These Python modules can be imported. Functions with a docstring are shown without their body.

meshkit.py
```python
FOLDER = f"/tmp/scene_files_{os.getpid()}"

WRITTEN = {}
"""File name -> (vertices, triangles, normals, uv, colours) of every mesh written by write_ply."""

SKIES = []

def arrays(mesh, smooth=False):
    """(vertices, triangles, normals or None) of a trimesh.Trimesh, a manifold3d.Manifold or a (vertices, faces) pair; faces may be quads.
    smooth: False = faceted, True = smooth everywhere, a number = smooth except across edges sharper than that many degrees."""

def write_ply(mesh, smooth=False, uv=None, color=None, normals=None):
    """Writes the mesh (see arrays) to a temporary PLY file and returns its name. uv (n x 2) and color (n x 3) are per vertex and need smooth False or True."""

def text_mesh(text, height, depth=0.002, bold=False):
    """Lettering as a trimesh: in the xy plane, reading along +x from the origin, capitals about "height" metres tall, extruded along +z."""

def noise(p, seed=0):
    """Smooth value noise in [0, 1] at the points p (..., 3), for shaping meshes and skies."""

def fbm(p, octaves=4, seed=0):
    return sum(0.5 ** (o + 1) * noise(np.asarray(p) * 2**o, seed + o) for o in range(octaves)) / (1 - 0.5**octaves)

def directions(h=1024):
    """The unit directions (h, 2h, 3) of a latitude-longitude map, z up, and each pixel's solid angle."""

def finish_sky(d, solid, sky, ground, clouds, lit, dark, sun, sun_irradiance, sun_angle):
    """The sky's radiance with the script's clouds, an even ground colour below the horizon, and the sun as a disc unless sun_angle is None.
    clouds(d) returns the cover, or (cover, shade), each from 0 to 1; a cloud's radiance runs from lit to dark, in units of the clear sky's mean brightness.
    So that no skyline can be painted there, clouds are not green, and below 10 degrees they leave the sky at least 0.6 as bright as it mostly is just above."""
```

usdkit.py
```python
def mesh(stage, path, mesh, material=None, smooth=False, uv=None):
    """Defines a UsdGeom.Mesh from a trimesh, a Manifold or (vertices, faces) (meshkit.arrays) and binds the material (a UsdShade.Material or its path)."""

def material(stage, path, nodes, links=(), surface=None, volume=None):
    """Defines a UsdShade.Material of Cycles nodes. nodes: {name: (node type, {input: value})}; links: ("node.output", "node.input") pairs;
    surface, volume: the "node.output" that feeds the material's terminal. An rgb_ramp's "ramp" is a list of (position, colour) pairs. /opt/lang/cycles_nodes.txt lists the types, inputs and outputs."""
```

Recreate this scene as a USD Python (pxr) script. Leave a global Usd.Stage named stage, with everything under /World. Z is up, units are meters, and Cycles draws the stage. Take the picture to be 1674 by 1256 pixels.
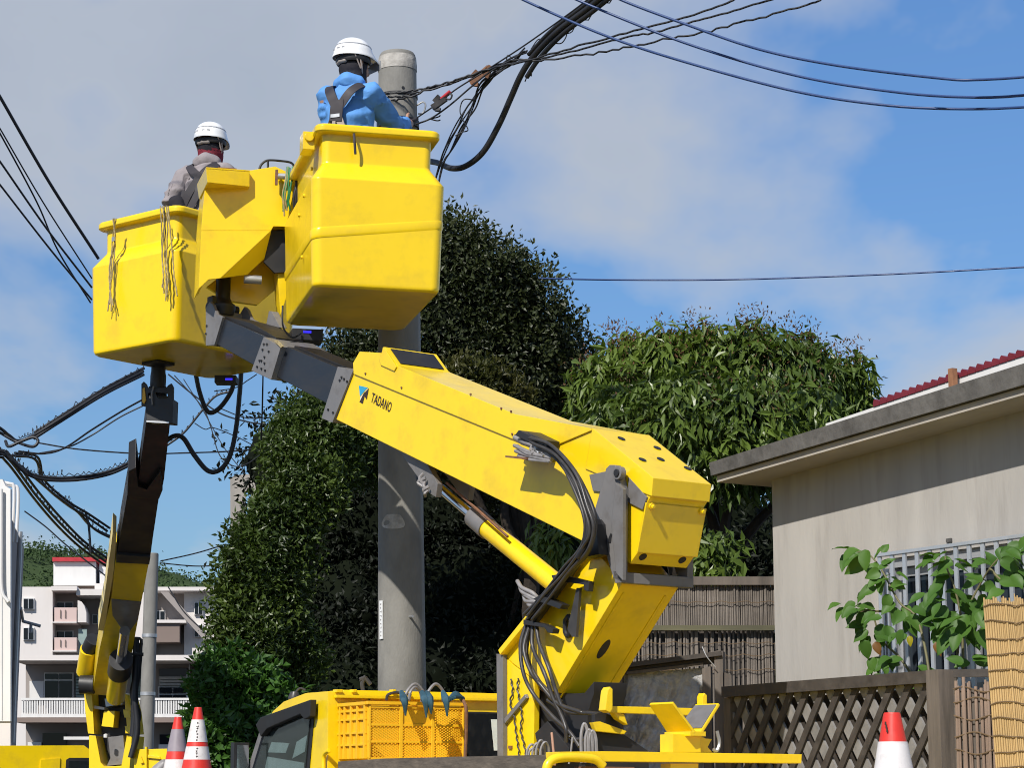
import math
import numpy as np
import trimesh
import manifold3d as m3
from shapely.geometry import Polygon, box as sbox
import usdkit
import meshkit
from meshkit import fbm, noise
from pxr import Usd, UsdGeom, UsdLux, UsdShade, Gf, Sdf

stage = Usd.Stage.CreateInMemory()
UsdGeom.SetStageUpAxis(stage, UsdGeom.Tokens.z)
UsdGeom.SetStageMetersPerUnit(stage, 1.0)
UsdGeom.Xform.Define(stage, "/World")
UsdGeom.Scope.Define(stage, "/World/Looks")

# ------------------------------------------------------------------ camera, sky, sun, exposure
FPX, HZ, EYE = 3600.0, 1290.0, np.array([0.0, 0.0, 1.6])
PITCH = math.atan((HZ - 628) / FPX)
CP, SP = math.cos(PITCH), math.sin(PITCH)
cam = UsdGeom.Camera.Define(stage, "/World/camera")
cam.AddTranslateOp().Set(Gf.Vec3d(*EYE))
cam.AddRotateXOp().Set(90 + math.degrees(PITCH))
cam.CreateHorizontalApertureAttr(36.0)
cam.CreateVerticalApertureAttr(36.0 * 769 / 1024)
cam.CreateFocalLengthAttr(36.0 * FPX / 1674)
cam.CreateClippingRangeAttr(Gf.Vec2f(0.1, 5000))
cam.CreateExposureAttr(0.18)

SUN_AZ, SUN_EL = math.radians(27), math.radians(42)      # azimuth to the left of straight behind the camera
SUN = np.array([-math.sin(SUN_AZ) * math.cos(SUN_EL), -math.cos(SUN_AZ) * math.cos(SUN_EL), math.sin(SUN_EL)])
sun = UsdLux.DistantLight.Define(stage, "/World/sun")
sun.CreateNormalizeAttr(True)
sun.CreateIntensityAttr(1.25)
sun.CreateAngleAttr(0.55)
sun.CreateColorAttr(Gf.Vec3f(1.0, 0.945, 0.86))
zax = Gf.Vec3d(*SUN)
sun.AddTransformOp().Set(Gf.Matrix4d().SetRotate(Gf.Rotation(Gf.Vec3d(0, 0, 1), zax)))

L = "/World/Looks/"
SKY_STRENGTH, SKY_TINT, CLOUD_AT = 0.08, (0.72, 1.0, 1.36), (8.42, 2.1, 0.0)
CLOUD_LIT, CLOUD_DARK = (6.9, 7.15, 7.6), (4.9, 5.4, 6.2)

def sky_material():
    nodes = {
        "tc": ("texture_coordinate", {}),
        "sep": ("separate_xyz", {}),
        "zc": ("math", {"math_type": "add", "value2": 0.22}),
        "dx": ("math", {"math_type": "divide"}), "dy": ("math", {"math_type": "divide"}),
        "cmb": ("combine_xyz", {"z": 0.0}),
        "map1": ("mapping", {"location": CLOUD_AT, "scale": (1.0, 0.55, 1.0)}),
        "n1": ("noise_texture", {"scale": 2.1, "detail": 6.0, "roughness": 0.48, "distortion": 0.15}),
        "n2": ("noise_texture", {"scale": 7.0, "detail": 5.0, "roughness": 0.55}),
        "mixn": ("math", {"math_type": "multiply_add", "value2": 0.16}),
        "cov": ("rgb_ramp", {"ramp": [(0.0, (0, 0, 0)), (0.535, (0, 0, 0)), (0.60, (0.4,) * 3), (0.69, (0.85,) * 3), (1, (0.92,) * 3)]}),
        "tofac": ("rgb_to_bw", {}),
        "shade": ("rgb_ramp", {"ramp": [(0.45, CLOUD_LIT), (0.80, CLOUD_DARK)]}),
        "sky": ("sky_texture", {"sky_type": "single_scattering", "sun_disc": False, "sun_elevation": SUN_EL, "sun_rotation": math.atan2(SUN[0], SUN[1]), "air_density": 1.3, "aerosol_density": 0.25, "ozone_density": 3.0}),
        "air": ("rgb_ramp", {"ramp": [(0.0, (0.56, 0.72, 0.98)), (0.36, SKY_TINT), (1.0, SKY_TINT)]}),
        "tint": ("mix_color", {"blend_type": "multiply", "fac": 1.0, "use_clamp": False, "use_clamp_result": False}),
        "mix": ("mix_color", {"use_clamp": False}),
        "bg": ("background_shader", {"strength": SKY_STRENGTH}),
    }
    links = [("tc.generated", "sep.vector"), ("sep.z", "zc.value1"), ("sep.x", "dx.value1"), ("sep.y", "dy.value1"), ("zc.value", "dx.value2"), ("zc.value", "dy.value2"),
             ("dx.value", "cmb.x"), ("dy.value", "cmb.y"), ("cmb.vector", "map1.vector"), ("map1.vector", "n1.vector"), ("map1.vector", "n2.vector"),
             ("n2.fac", "mixn.value1"), ("n1.fac", "mixn.value3"),
             ("mixn.value", "cov.fac"), ("mixn.value", "shade.fac"), ("cov.color", "tofac.color"), ("tofac.val", "mix.fac"),
             ("sep.z", "air.fac"), ("air.color", "tint.b"), ("sky.color", "tint.a"), ("tint.result", "mix.a"), ("shade.color", "mix.b"), ("mix.result", "bg.color")]
    return usdkit.material(stage, L + "sky_look", nodes, links, surface="bg.background")


dome = UsdLux.DomeLight.Define(stage, "/World/sky")
UsdShade.MaterialBindingAPI.Apply(dome.GetPrim()).Bind(sky_material())
dome.GetPrim().SetCustomDataByKey("kind", "structure")
dome.GetPrim().SetCustomDataByKey("label", "blue sky with grey white clouds thickest at the upper left")

# ------------------------------------------------------------------ materials
def mat(name, color, rough=0.5, metal=0.0, var=0.12, vscale=6.0, stain=None, stain_amt=0.0, stain_scale=2.5, stretch=(1, 1, 1), bev=0.0, bump=0.0, bump_scale=40.0, spec=0.5, coat=0.0, island=0.0, rvar=0.12):
    """Painted or raw surface: base colour with soft variation, optional stains of their own, roughness variation, rounded edges and fine relief."""
    c = np.array(color, float)
    n = {"geo": ("geometry", {}), "mp": ("mapping", {"scale": stretch}),
         "n1": ("noise_texture", {"scale": vscale, "detail": 5.0, "roughness": 0.6}),
         "r1": ("rgb_ramp", {"ramp": [(0.25, tuple(c * (1 - var))), (0.75, tuple(np.minimum(c * (1 + var), 0.92)))]}),
         "rr": ("map_range", {"from_min": 0.3, "from_max": 0.7, "to_min": max(rough - rvar, 0.03), "to_max": min(rough + rvar, 1.0)}),
         "p": ("principled_bsdf", {"metallic": metal, "specular_ior_level": spec, "coat_weight": coat, "coat_roughness": 0.12})}
    l = [("geo.position", "mp.vector"), ("mp.vector", "n1.vector"), ("n1.fac", "r1.fac"), ("n1.fac", "rr.value"), ("rr.result", "p.roughness")]
    out = "r1.color"
    if island:
        n["hs"] = ("hsv", {"saturation": 1.0})
        n["im"] = ("map_range", {"to_min": 1 - island, "to_max": 1 + island})
        l += [("geo.random_per_island", "im.value"), ("im.result", "hs.value"), (out, "hs.color")]
        out = "hs.color"
    if stain is not None:
        n["n2"] = ("noise_texture", {"scale": stain_scale, "detail": 8.0, "roughness": 0.68})
        n["r2"] = ("rgb_ramp", {"ramp": [(0.0, (0, 0, 0)), (0.5, (0, 0, 0)), (0.72, (stain_amt,) * 3), (1, (stain_amt,) * 3)]})
        n["bw"] = ("rgb_to_bw", {})
        n["mx"] = ("mix_color", {"b": tuple(stain)})
        l += [("mp.vector", "n2.vector"), ("n2.fac", "r2.fac"), ("r2.color", "bw.color"), ("bw.val", "mx.fac"), (out, "mx.a")]
        out = "mx.result"
    l.append((out, "p.base_color"))
    nrm = None
    if bev:
        n["bv"] = ("bevel", {"radius": bev, "samples": 4})
        nrm = "bv.bevel"
    if bump:
        n["n3"] = ("noise_texture", {"scale": bump_scale, "detail": 4.0})
        n["bp"] = ("bump", {"strength": 1.0, "distance": bump})
        l += [("mp.vector", "n3.vector"), ("n3.fac", "bp.height")]
        if nrm:
            l.append((nrm, "bp.normal"))
        nrm = "bp.normal"
    if nrm:
        l.append((nrm, "p.normal"))
    return usdkit.material(stage, L + name, n, l, surface="p.BSDF")


def leafmat(name, c1, c2, c3, trans=0.35, rough=0.42, spec=0.45):
    """Leaves: three tones spread over the single leaves, light passing through."""
    n = {"geo": ("geometry", {}), "mp": ("mapping", {}), "n1": ("noise_texture", {"scale": 1.6, "detail": 3.0}),
         "ad": ("math", {"math_type": "multiply_add", "value2": 0.55}), "am": ("math", {"math_type": "multiply", "value2": 0.62}),
         "r": ("rgb_ramp", {"ramp": [(0.2, c1), (0.5, c2), (0.8, c3)]}),
         "tr": ("mix_color", {"blend_type": "multiply", "fac": 1.0, "b": (0.9, 1.0, 0.35)}),
         "p": ("principled_bsdf", {"roughness": rough, "specular_ior_level": spec}), "t": ("translucent_bsdf", {}), "m": ("mix_closure", {"fac": trans})}
    l = [("geo.position", "mp.vector"), ("mp.vector", "n1.vector"), ("n1.fac", "am.value1"), ("geo.random_per_island", "ad.value1"), ("am.value", "ad.value3"), ("ad.value", "r.fac"),
         ("r.color", "p.base_color"), ("r.color", "tr.a"), ("tr.result", "t.color"), ("p.BSDF", "m.closure1"), ("t.BSDF", "m.closure2")]
    return usdkit.material(stage, L + name, n, l, surface="m.closure")


def glassmat(name, tint=(0.02, 0.025, 0.03), rough=0.03, see=0.25):
    n = {"f": ("fresnel", {"IOR": 1.33}), "geo": ("geometry", {}), "one": ("math", {"math_type": "subtract", "value1": 1.0}), "ff": ("math", {"math_type": "multiply"}), "tr": ("transparent_bsdf", {"color": (0.75, 0.8, 0.8)}), "d": ("diffuse_bsdf", {"color": tint}), "mm": ("mix_closure", {"fac": 1 - see}),
         "g": ("glossy_bsdf", {"roughness": rough, "color": (0.95, 0.97, 1.0)}), "m": ("mix_closure", {})}
    return usdkit.material(stage, L + name, n, [("tr.BSDF", "mm.closure1"), ("d.BSDF", "mm.closure2"), ("geo.backfacing", "one.value2"), ("f.fac", "ff.value1"), ("one.value", "ff.value2"), ("ff.value", "m.fac"), ("mm.closure", "m.closure1"), ("g.BSDF", "m.closure2")], surface="m.closure")


YEL = (0.825, 0.572, 0.005)
M = {
    "yellow": mat("yellow_paint", YEL, 0.33, var=0.035, vscale=1.7, stain=(0.36, 0.235, 0.03), stain_amt=0.34, stain_scale=5.0, bev=0.006, bump=0.0006, bump_scale=5.0, coat=0.35),
    "yellow_grp": mat("yellow_fibreglass", YEL, 0.30, var=0.04, vscale=1.2, stain=(0.40, 0.26, 0.035), stain_amt=0.30, stain_scale=4.0, bev=0.012, bump=0.002, bump_scale=2.2, coat=0.2),
    "cream": mat("pale_sunlit_yellow", (0.78, 0.62, 0.24), 0.45, var=0.06),  # pale yellow; on the side cover it paints the sunlit face
    "crate": mat("crate_plastic", (0.80, 0.45, 0.014), 0.45, var=0.06, bev=0.003),
    "grey": mat("grey_paint", (0.155, 0.15, 0.15), 0.42, var=0.10, stain=(0.06, 0.045, 0.03), stain_amt=0.4, stain_scale=11, bev=0.005),
    "arm": mat("arm_paint", (0.017, 0.019, 0.024), 0.36, var=0.15, stain=(0.06, 0.05, 0.04), stain_amt=0.22, stain_scale=5, stretch=(0.5, 0.5, 1.6), bev=0.008),
    "arm_brown": mat("greasy_arm", (0.012, 0.0105, 0.0095), 0.5, var=0.15, stain=(0.02, 0.015, 0.01), stain_amt=0.6, stain_scale=5, bev=0.008),
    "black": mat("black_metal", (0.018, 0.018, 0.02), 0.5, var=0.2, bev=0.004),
    "rubber": mat("black_rubber", (0.02, 0.02, 0.022), 0.5, var=0.2, spec=0.4),
    "hose": mat("hose_rubber", (0.04, 0.037, 0.036), 0.42, var=0.35, vscale=14),
    "hose_grey": mat("grey_hose", (0.22, 0.21, 0.21), 0.5, var=0.25, vscale=20),
    "chrome": mat("chrome", (0.75, 0.76, 0.78), 0.14, metal=1.0, var=0.03, rvar=0.04),
    "steel": mat("galvanised_steel", (0.45, 0.46, 0.47), 0.42, metal=0.7, var=0.12),
    "rust": mat("rusty_steel", (0.16, 0.075, 0.04), 0.8, var=0.4, vscale=30),
    "cable": mat("cable_black", (0.012, 0.013, 0.017), 0.5, var=0.1),
    "cable_blue": mat("cable_blue", (0.015, 0.045, 0.15), 0.45, var=0.1),
    "pole": mat("pole_concrete", (0.205, 0.20, 0.185), 0.85, var=0.16, vscale=5, stain=(0.12, 0.115, 0.105), stain_amt=0.6, stain_scale=3.0, stretch=(1.6, 1.6, 0.7), bump=0.002, bump_scale=60, spec=0.25),
    "polecap": mat("pole_mortar", (0.35, 0.335, 0.31), 0.9, var=0.4, vscale=16, bump=0.004, bump_scale=40, spec=0.2),
    "wall": mat("house_render", (0.362, 0.345, 0.322), 0.9, var=0.12, vscale=1.6, stain=(0.19, 0.175, 0.16), stain_amt=0.36, stain_scale=4.0, stretch=(2.2, 2.2, 0.28), bump=0.0015, bump_scale=70, spec=0.2),
    "slab": mat("weathered_concrete", (0.095, 0.091, 0.086), 0.92, var=0.35, vscale=7, stain=(0.035, 0.033, 0.03), stain_amt=0.75, stain_scale=6, stretch=(1, 1, 0.8), bump=0.006, bump_scale=30, spec=0.2),
    "slab_top": mat("slab_underside", (0.36, 0.33, 0.29), 0.92, var=0.12, vscale=3, bump=0.002, bump_scale=40, spec=0.2),
    "white": mat("white_paint", (0.62, 0.615, 0.605), 0.6, var=0.07, stain=(0.42, 0.40, 0.38), stain_amt=0.3, stain_scale=1.5, stretch=(2, 2, 0.4)),
    "tile": mat("red_tile", (0.20, 0.022, 0.035), 0.4, var=0.2, island=0.25),
    "alu": mat("aluminium_bars", (0.52, 0.55, 0.60), 0.34, metal=0.55, var=0.06, bev=0.003),
    "alu_dark": mat("aluminium_frame", (0.40, 0.41, 0.43), 0.4, metal=0.4, var=0.06),
    "wood_grey": mat("weathered_wood", (0.17, 0.145, 0.125), 0.85, var=0.35, vscale=12, stretch=(1, 1, 0.12), stain=(0.05, 0.045, 0.04), stain_amt=0.6, stain_scale=14, bump=0.002, bump_scale=60, spec=0.2, island=0.25),
    "wood_dark": mat("dark_stained_wood", (0.074, 0.063, 0.055), 0.7, var=0.35, vscale=14, stain=(0.10, 0.09, 0.08), stain_amt=0.35, stain_scale=12, bump=0.001, bump_scale=50, spec=0.3, island=0.3),
    "wood_back": mat("grey_lattice_wood", (0.30, 0.29, 0.28), 0.85, var=0.25, vscale=14, stain=(0.07, 0.065, 0.06), stain_amt=0.5, stain_scale=10, spec=0.2, island=0.3),
    "board": mat("truck_side_board", (0.105, 0.085, 0.065), 0.75, var=0.3, vscale=9, stretch=(1, 1, 4), stain=(0.26, 0.21, 0.16), stain_amt=0.35, stain_scale=8, bump=0.002, bump_scale=30),
    "reed_old": mat("old_reed", (0.36, 0.315, 0.275), 0.85, var=0.3, vscale=5, stain=(0.09, 0.075, 0.06), stain_amt=0.45, stain_scale=4, spec=0.2, island=0.5),
    "reed_mid": mat("grey_reed", (0.32, 0.235, 0.185), 0.85, var=0.2, vscale=5, spec=0.2, island=0.3),
    "reed_new": mat("straw_reed", (0.66, 0.45, 0.20), 0.65, var=0.15, vscale=5, spec=0.3, island=0.3),
    "twine": mat("twine", (0.13, 0.085, 0.045), 0.9, var=0.2),
    "sheet": mat("plastic_sheet", (0.30, 0.305, 0.315), 0.25, var=0.35, vscale=7, stain=(0.62, 0.62, 0.62), stain_amt=0.6, stain_scale=11, bump=0.03, bump_scale=14, spec=0.6),
    "cone_red": mat("cone_red", (0.62, 0.032, 0.020), 0.45, var=0.06, vscale=20, stain=(0.25, 0.03, 0.03), stain_amt=0.25, stain_scale=30),
    "cone_white": mat("cone_white", (0.66, 0.63, 0.62), 0.55, var=0.08, vscale=14, stain=(0.34, 0.31, 0.30), stain_amt=0.5, stain_scale=18),
    "cone_grey": mat("cone_grey", (0.25, 0.22, 0.25), 0.5, var=0.1, vscale=14),
    "helmet": mat("helmet_white", (0.80, 0.81, 0.82), 0.22, var=0.02, coat=0.4),
    "helmet_line": mat("helmet_grey_line", (0.30, 0.31, 0.33), 0.4, var=0.05),
    "visor": mat("visor_smoke", (0.25, 0.26, 0.27), 0.2, var=0.05),
    "blue_cloth": mat("blue_jacket", (0.095, 0.265, 0.60), 0.72, var=0.14, vscale=5, bump=0.006, bump_scale=14, spec=0.25),
    "grey_cloth": mat("grey_jacket", (0.25, 0.225, 0.235), 0.8, var=0.14, vscale=5, bump=0.006, bump_scale=14, spec=0.2),
    "dark_cloth": mat("dark_cloth", (0.022, 0.021, 0.027), 0.85, var=0.2, vscale=12, bump=0.003, bump_scale=30, spec=0.2),
    "red_cloth": mat("maroon_scarf", (0.17, 0.022, 0.035), 0.85, var=0.3, vscale=20, bump=0.006, bump_scale=28, spec=0.2),
    "trousers": mat("navy_trousers", (0.03, 0.035, 0.06), 0.85, var=0.15),
    "strap": mat("harness_strap", (0.028, 0.024, 0.030), 0.7, var=0.2),
    "strap_tan": mat("tan_strap", (0.33, 0.28, 0.25), 0.7, var=0.15),
    "skin": mat("skin", (0.36, 0.20, 0.13), 0.5, var=0.08),
    "glove": mat("grey_glove", (0.30, 0.27, 0.25), 0.8, var=0.2),
    "rope": mat("rope", (0.30, 0.24, 0.12), 0.9, var=0.5, vscale=60),
    "green": mat("green_rope", (0.012, 0.16, 0.055), 0.5, var=0.3, vscale=30),
    "teal": mat("blue_tarp_roll", (0.025, 0.075, 0.11), 0.5, var=0.4, vscale=20),
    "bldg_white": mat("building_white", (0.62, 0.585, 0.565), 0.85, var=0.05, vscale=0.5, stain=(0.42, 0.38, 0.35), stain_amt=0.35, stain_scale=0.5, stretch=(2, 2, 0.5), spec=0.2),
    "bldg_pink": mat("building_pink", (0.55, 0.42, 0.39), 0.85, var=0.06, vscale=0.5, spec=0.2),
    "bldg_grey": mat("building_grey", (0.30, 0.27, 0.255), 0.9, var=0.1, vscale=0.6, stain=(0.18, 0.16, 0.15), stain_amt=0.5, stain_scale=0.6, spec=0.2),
    "bldg_brown": mat("building_brown", (0.21, 0.165, 0.145), 0.9, var=0.1, vscale=0.5, spec=0.2),
    "shutter": mat("shutter", (0.40, 0.39, 0.375), 0.6, var=0.1),
    "teal_wall": mat("teal_panel", (0.22, 0.29, 0.28), 0.7, var=0.15),
    "roof_red": mat("roof_red", (0.40, 0.02, 0.03), 0.5, var=0.1),
    "hill": mat("hill_ground_hazy", (0.045, 0.07, 0.028), 0.95, var=0.4, vscale=0.1, spec=0.1),  # lightened to put distant haze into the colour
    "ground": mat("ground_soil", (0.05, 0.046, 0.04), 0.95, var=0.2, vscale=0.6, bump=0.01, bump_scale=12, spec=0.2),
    "road": mat("asphalt", (0.055, 0.055, 0.056), 0.9, var=0.2, vscale=3, bump=0.004, bump_scale=90, spec=0.3),
    "bark": mat("bark", (0.035, 0.028, 0.022), 0.9, var=0.3, vscale=12, bump=0.01, bump_scale=20, spec=0.2),  # darkened so trunks in the hollow look shaded
    "stem": mat("green_stem", (0.13, 0.12, 0.055), 0.7, var=0.2),
    "paper": mat("white_paper", (0.62, 0.68, 0.66), 0.6, var=0.12, vscale=18),
    "plate": mat("pole_plate", (0.66, 0.67, 0.68), 0.5, var=0.03),
    "ink": mat("dark_ink", (0.035, 0.02, 0.012), 0.6, var=0.0),
    "ink_blue": mat("blue_ink", (0.03, 0.30, 0.50), 0.5, var=0.0),
    "orange": mat("orange_post", (0.26, 0.12, 0.06), 0.7, var=0.3, vscale=20),
    "glass_dark": glassmat("dark_glass", (0.010, 0.012, 0.015), see=0.02),
    "glass_cab": glassmat("cab_glass", (0.03, 0.04, 0.035), see=0.85),
    "glass_house": glassmat("house_glass", (0.022, 0.028, 0.036), see=0.05),
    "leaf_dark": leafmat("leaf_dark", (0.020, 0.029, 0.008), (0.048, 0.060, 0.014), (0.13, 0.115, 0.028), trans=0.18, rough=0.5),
    "leaf_thicket_shade": leafmat("leaf_thicket_shade", (0.004, 0.007, 0.003), (0.008, 0.013, 0.005), (0.022, 0.032, 0.009), trans=0.1, rough=0.6, spec=0.25),  # leaf colour darkened to paint in the hollow's deep shade
    "leaf_left": leafmat("leaf_left", (0.030, 0.055, 0.011), (0.090, 0.135, 0.021), (0.23, 0.25, 0.042), trans=0.28),
    "leaf_bush": leafmat("leaf_bush", (0.034, 0.090, 0.016), (0.080, 0.190, 0.026), (0.16, 0.29, 0.048), trans=0.3),
    "leaf_mango": leafmat("leaf_mango", (0.060, 0.100, 0.018), (0.150, 0.215, 0.036), (0.29, 0.33, 0.065), trans=0.28, rough=0.36),
    "core_shade": leafmat("core_shade", (0.004, 0.006, 0.003), (0.007, 0.011, 0.004), (0.010, 0.016, 0.006), trans=0.0, rough=0.9, spec=0.1),  # near black, paints the shade inside the crowns
    "leaf_plant": leafmat("leaf_plant", (0.045, 0.115, 0.020), (0.11, 0.22, 0.032), (0.20, 0.31, 0.055), trans=0.34, rough=0.5, spec=0.3),
    "leaf_yellow": leafmat("leaf_yellow", (0.30, 0.26, 0.01), (0.38, 0.32, 0.012), (0.42, 0.34, 0.02), trans=0.3),
    "leaf_brown": leafmat("leaf_brown", (0.16, 0.075, 0.02), (0.21, 0.10, 0.02), (0.25, 0.13, 0.03), trans=0.2),
    "blossom": leafmat("blossom", (0.10, 0.055, 0.025), (0.16, 0.075, 0.035), (0.21, 0.11, 0.05), trans=0.2, rough=0.8),
    "leaf_far_hazy": leafmat("leaf_far_hazy", (0.030, 0.055, 0.022), (0.055, 0.092, 0.032), (0.10, 0.14, 0.05), trans=0.15, rough=0.7, spec=0.2),  # paled to put distant haze into the leaf colour
}
M["blue_lens"] = usdkit.material(stage, L + "blue_lens", {"e": ("emission", {"color": (0.05, 0.04, 1.0), "strength": 1.1})}, [], surface="e.emission")

# ------------------------------------------------------------------ prims
_count, _origin = {}, {}


def _path(parent, name):
    k = (parent, name)
    i = _count[k] = _count.get(k, -1) + 1
    return f"{parent}/{name}" + (f"_{i:03d}" if i else "")


def _tag(prim, **kw):
    for k, v in kw.items():
        if v:
            prim.SetCustomDataByKey(k, v)


def thing(name, label, cat, origin=(0, 0, 0), group=None):
    p = _path("/World", name)
    x = UsdGeom.Xform.Define(stage, p)
    x.AddTranslateOp().Set(Gf.Vec3d(*map(float, origin)))
    _tag(x.GetPrim(), label=label, category=cat, group=group)
    _origin[p] = np.array(origin, float)
    return p


def tm(m):
    if isinstance(m, trimesh.Trimesh):
        return m
    if isinstance(m, list):
        return trimesh.util.concatenate([tm(x) for x in m])
    if hasattr(m, "to_mesh"):
        mm = m.to_mesh()
        return trimesh.Trimesh(mm.vert_properties[:, :3], mm.tri_verts, process=False)
    v, f = np.asarray(m[0], float), np.asarray(m[1], int)
    if f.shape[1] == 4:
        f = np.vstack([f[:, [0, 1, 2]], f[:, [0, 2, 3]]])
    return trimesh.Trimesh(v, f, process=False)


def part(parent, name, mesh, material, smooth=35, label=None, kind=None):
    mesh = tm(mesh).copy()
    top = "/".join(parent.split("/")[:3])
    mesh.vertices = mesh.vertices - _origin[top]
    p = _path(parent, name)
    m = usdkit.mesh(stage, p, mesh, M[material] if isinstance(material, str) else material, smooth)
    _tag(m.GetPrim(), label=label, kind=kind)
    return p


def single(name, label, cat, mesh, material, smooth=35, group=None, kind=None):
    p = _path("/World", name)
    m = usdkit.mesh(stage, p, tm(mesh), M[material], smooth)
    _tag(m.GetPrim(), label=label, category=cat, group=group, kind=kind)
    _origin[p] = np.zeros(3)
    return p


def struct(name, mesh, material, label=None, kind="structure", smooth=35):
    p = _path("/World", name)
    m = usdkit.mesh(stage, p, tm(mesh), M[material], smooth)
    _tag(m.GetPrim(), kind=kind, label=label)
    _origin[p] = np.zeros(3)
    return p


# ------------------------------------------------------------------ geometry
def unit(v):
    v = np.asarray(v, float)
    return v / np.linalg.norm(v)


def ray(px, py):
    cx, cy = (px - 837.0) / FPX, (628.0 - py) / FPX
    return np.array([cx, CP - SP * cy, SP + CP * cy])


def P(px, py, Y):
    """The point of the place that the photograph shows at (px, py), Y metres in front."""
    d = ray(px, py)
    return EYE + d * (Y / d[1])


def mpp(Y, z=3.0):
    return (Y * CP + (z - 1.6) * SP) / FPX


class Plane:
    """A surface of a thing: point, outward normal towards the viewer. Outlines measured on the photograph become real outlines lying in it; solids have thickness behind it."""

    def __init__(self, p, n, up=(0, 0, 1)):
        self.p, self.n = np.array(p, float), unit(n)
        self.e1 = unit(np.cross(up, self.n))
        self.e2 = np.cross(self.n, self.e1)

    def hit(self, px, py, off=0.0):
        d = ray(px, py)
        q = self.p - self.n * off
        return EYE + d * (np.dot(q - EYE, self.n) / np.dot(d, self.n))

    def uv(self, pts):
        q = np.asarray(pts, float) - self.p
        return np.stack([q @ self.e1, q @ self.e2], -1)

    def at(self, u, v, off=0.0):
        return self.p + self.e1 * u + self.e2 * v - self.n * off

    def solid(self, poly, a, b):
        """poly: shapely polygon in (u, v); from depth a to depth b behind the surface."""
        m = trimesh.creation.extrude_polygon(poly, abs(b - a), engine="earcut")
        lo = min(a, b)
        v = m.vertices
        w = self.p + v[:, :1] * self.e1 + v[:, 1:2] * self.e2 - (v[:, 2:] + lo) * self.n
        flip = np.dot(np.cross(self.e1, self.e2), self.n) > 0
        return trimesh.Trimesh(w, m.faces[:, ::-1] if flip else m.faces, process=False)

    def prism(self, pix, a, b, ref=None, holes=()):
        ref = a if ref is None else ref
        f = lambda q: [tuple(x) for x in self.uv([self.hit(*c, ref) for c in q])]
        pg = Polygon(f(pix), [f(h) for h in holes])
        if not pg.is_valid:
            pg = pg.buffer(0)
        return self.solid(pg, a, b)

    def rect(self, u0, u1, v0, v1, a, b):
        return self.solid(sbox(u0, v0, u1, v1), a, b)


def hexa(c):
    """8 corners: 0-3 one face in order, 4-7 the opposite one."""
    f = [(0, 1, 2, 3), (7, 6, 5, 4), (0, 4, 5, 1), (1, 5, 6, 2), (2, 6, 7, 3), (3, 7, 4, 0)]
    m = tm((np.array(c, float), np.array(f)))
    if m.volume < 0:
        m.invert()
    return m


def boxm(c, size, ax=None):
    """Box about c; ax: three axes as rows."""
    ax = np.eye(3) if ax is None else np.asarray(ax, float)
    s = np.array(size, float) / 2
    k = [(-1, -1, -1), (1, -1, -1), (1, 1, -1), (-1, 1, -1), (-1, -1, 1), (1, -1, 1), (1, 1, 1), (-1, 1, 1)]
    return hexa([np.array(c) + (np.array(q) * s) @ ax for q in k])


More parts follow.
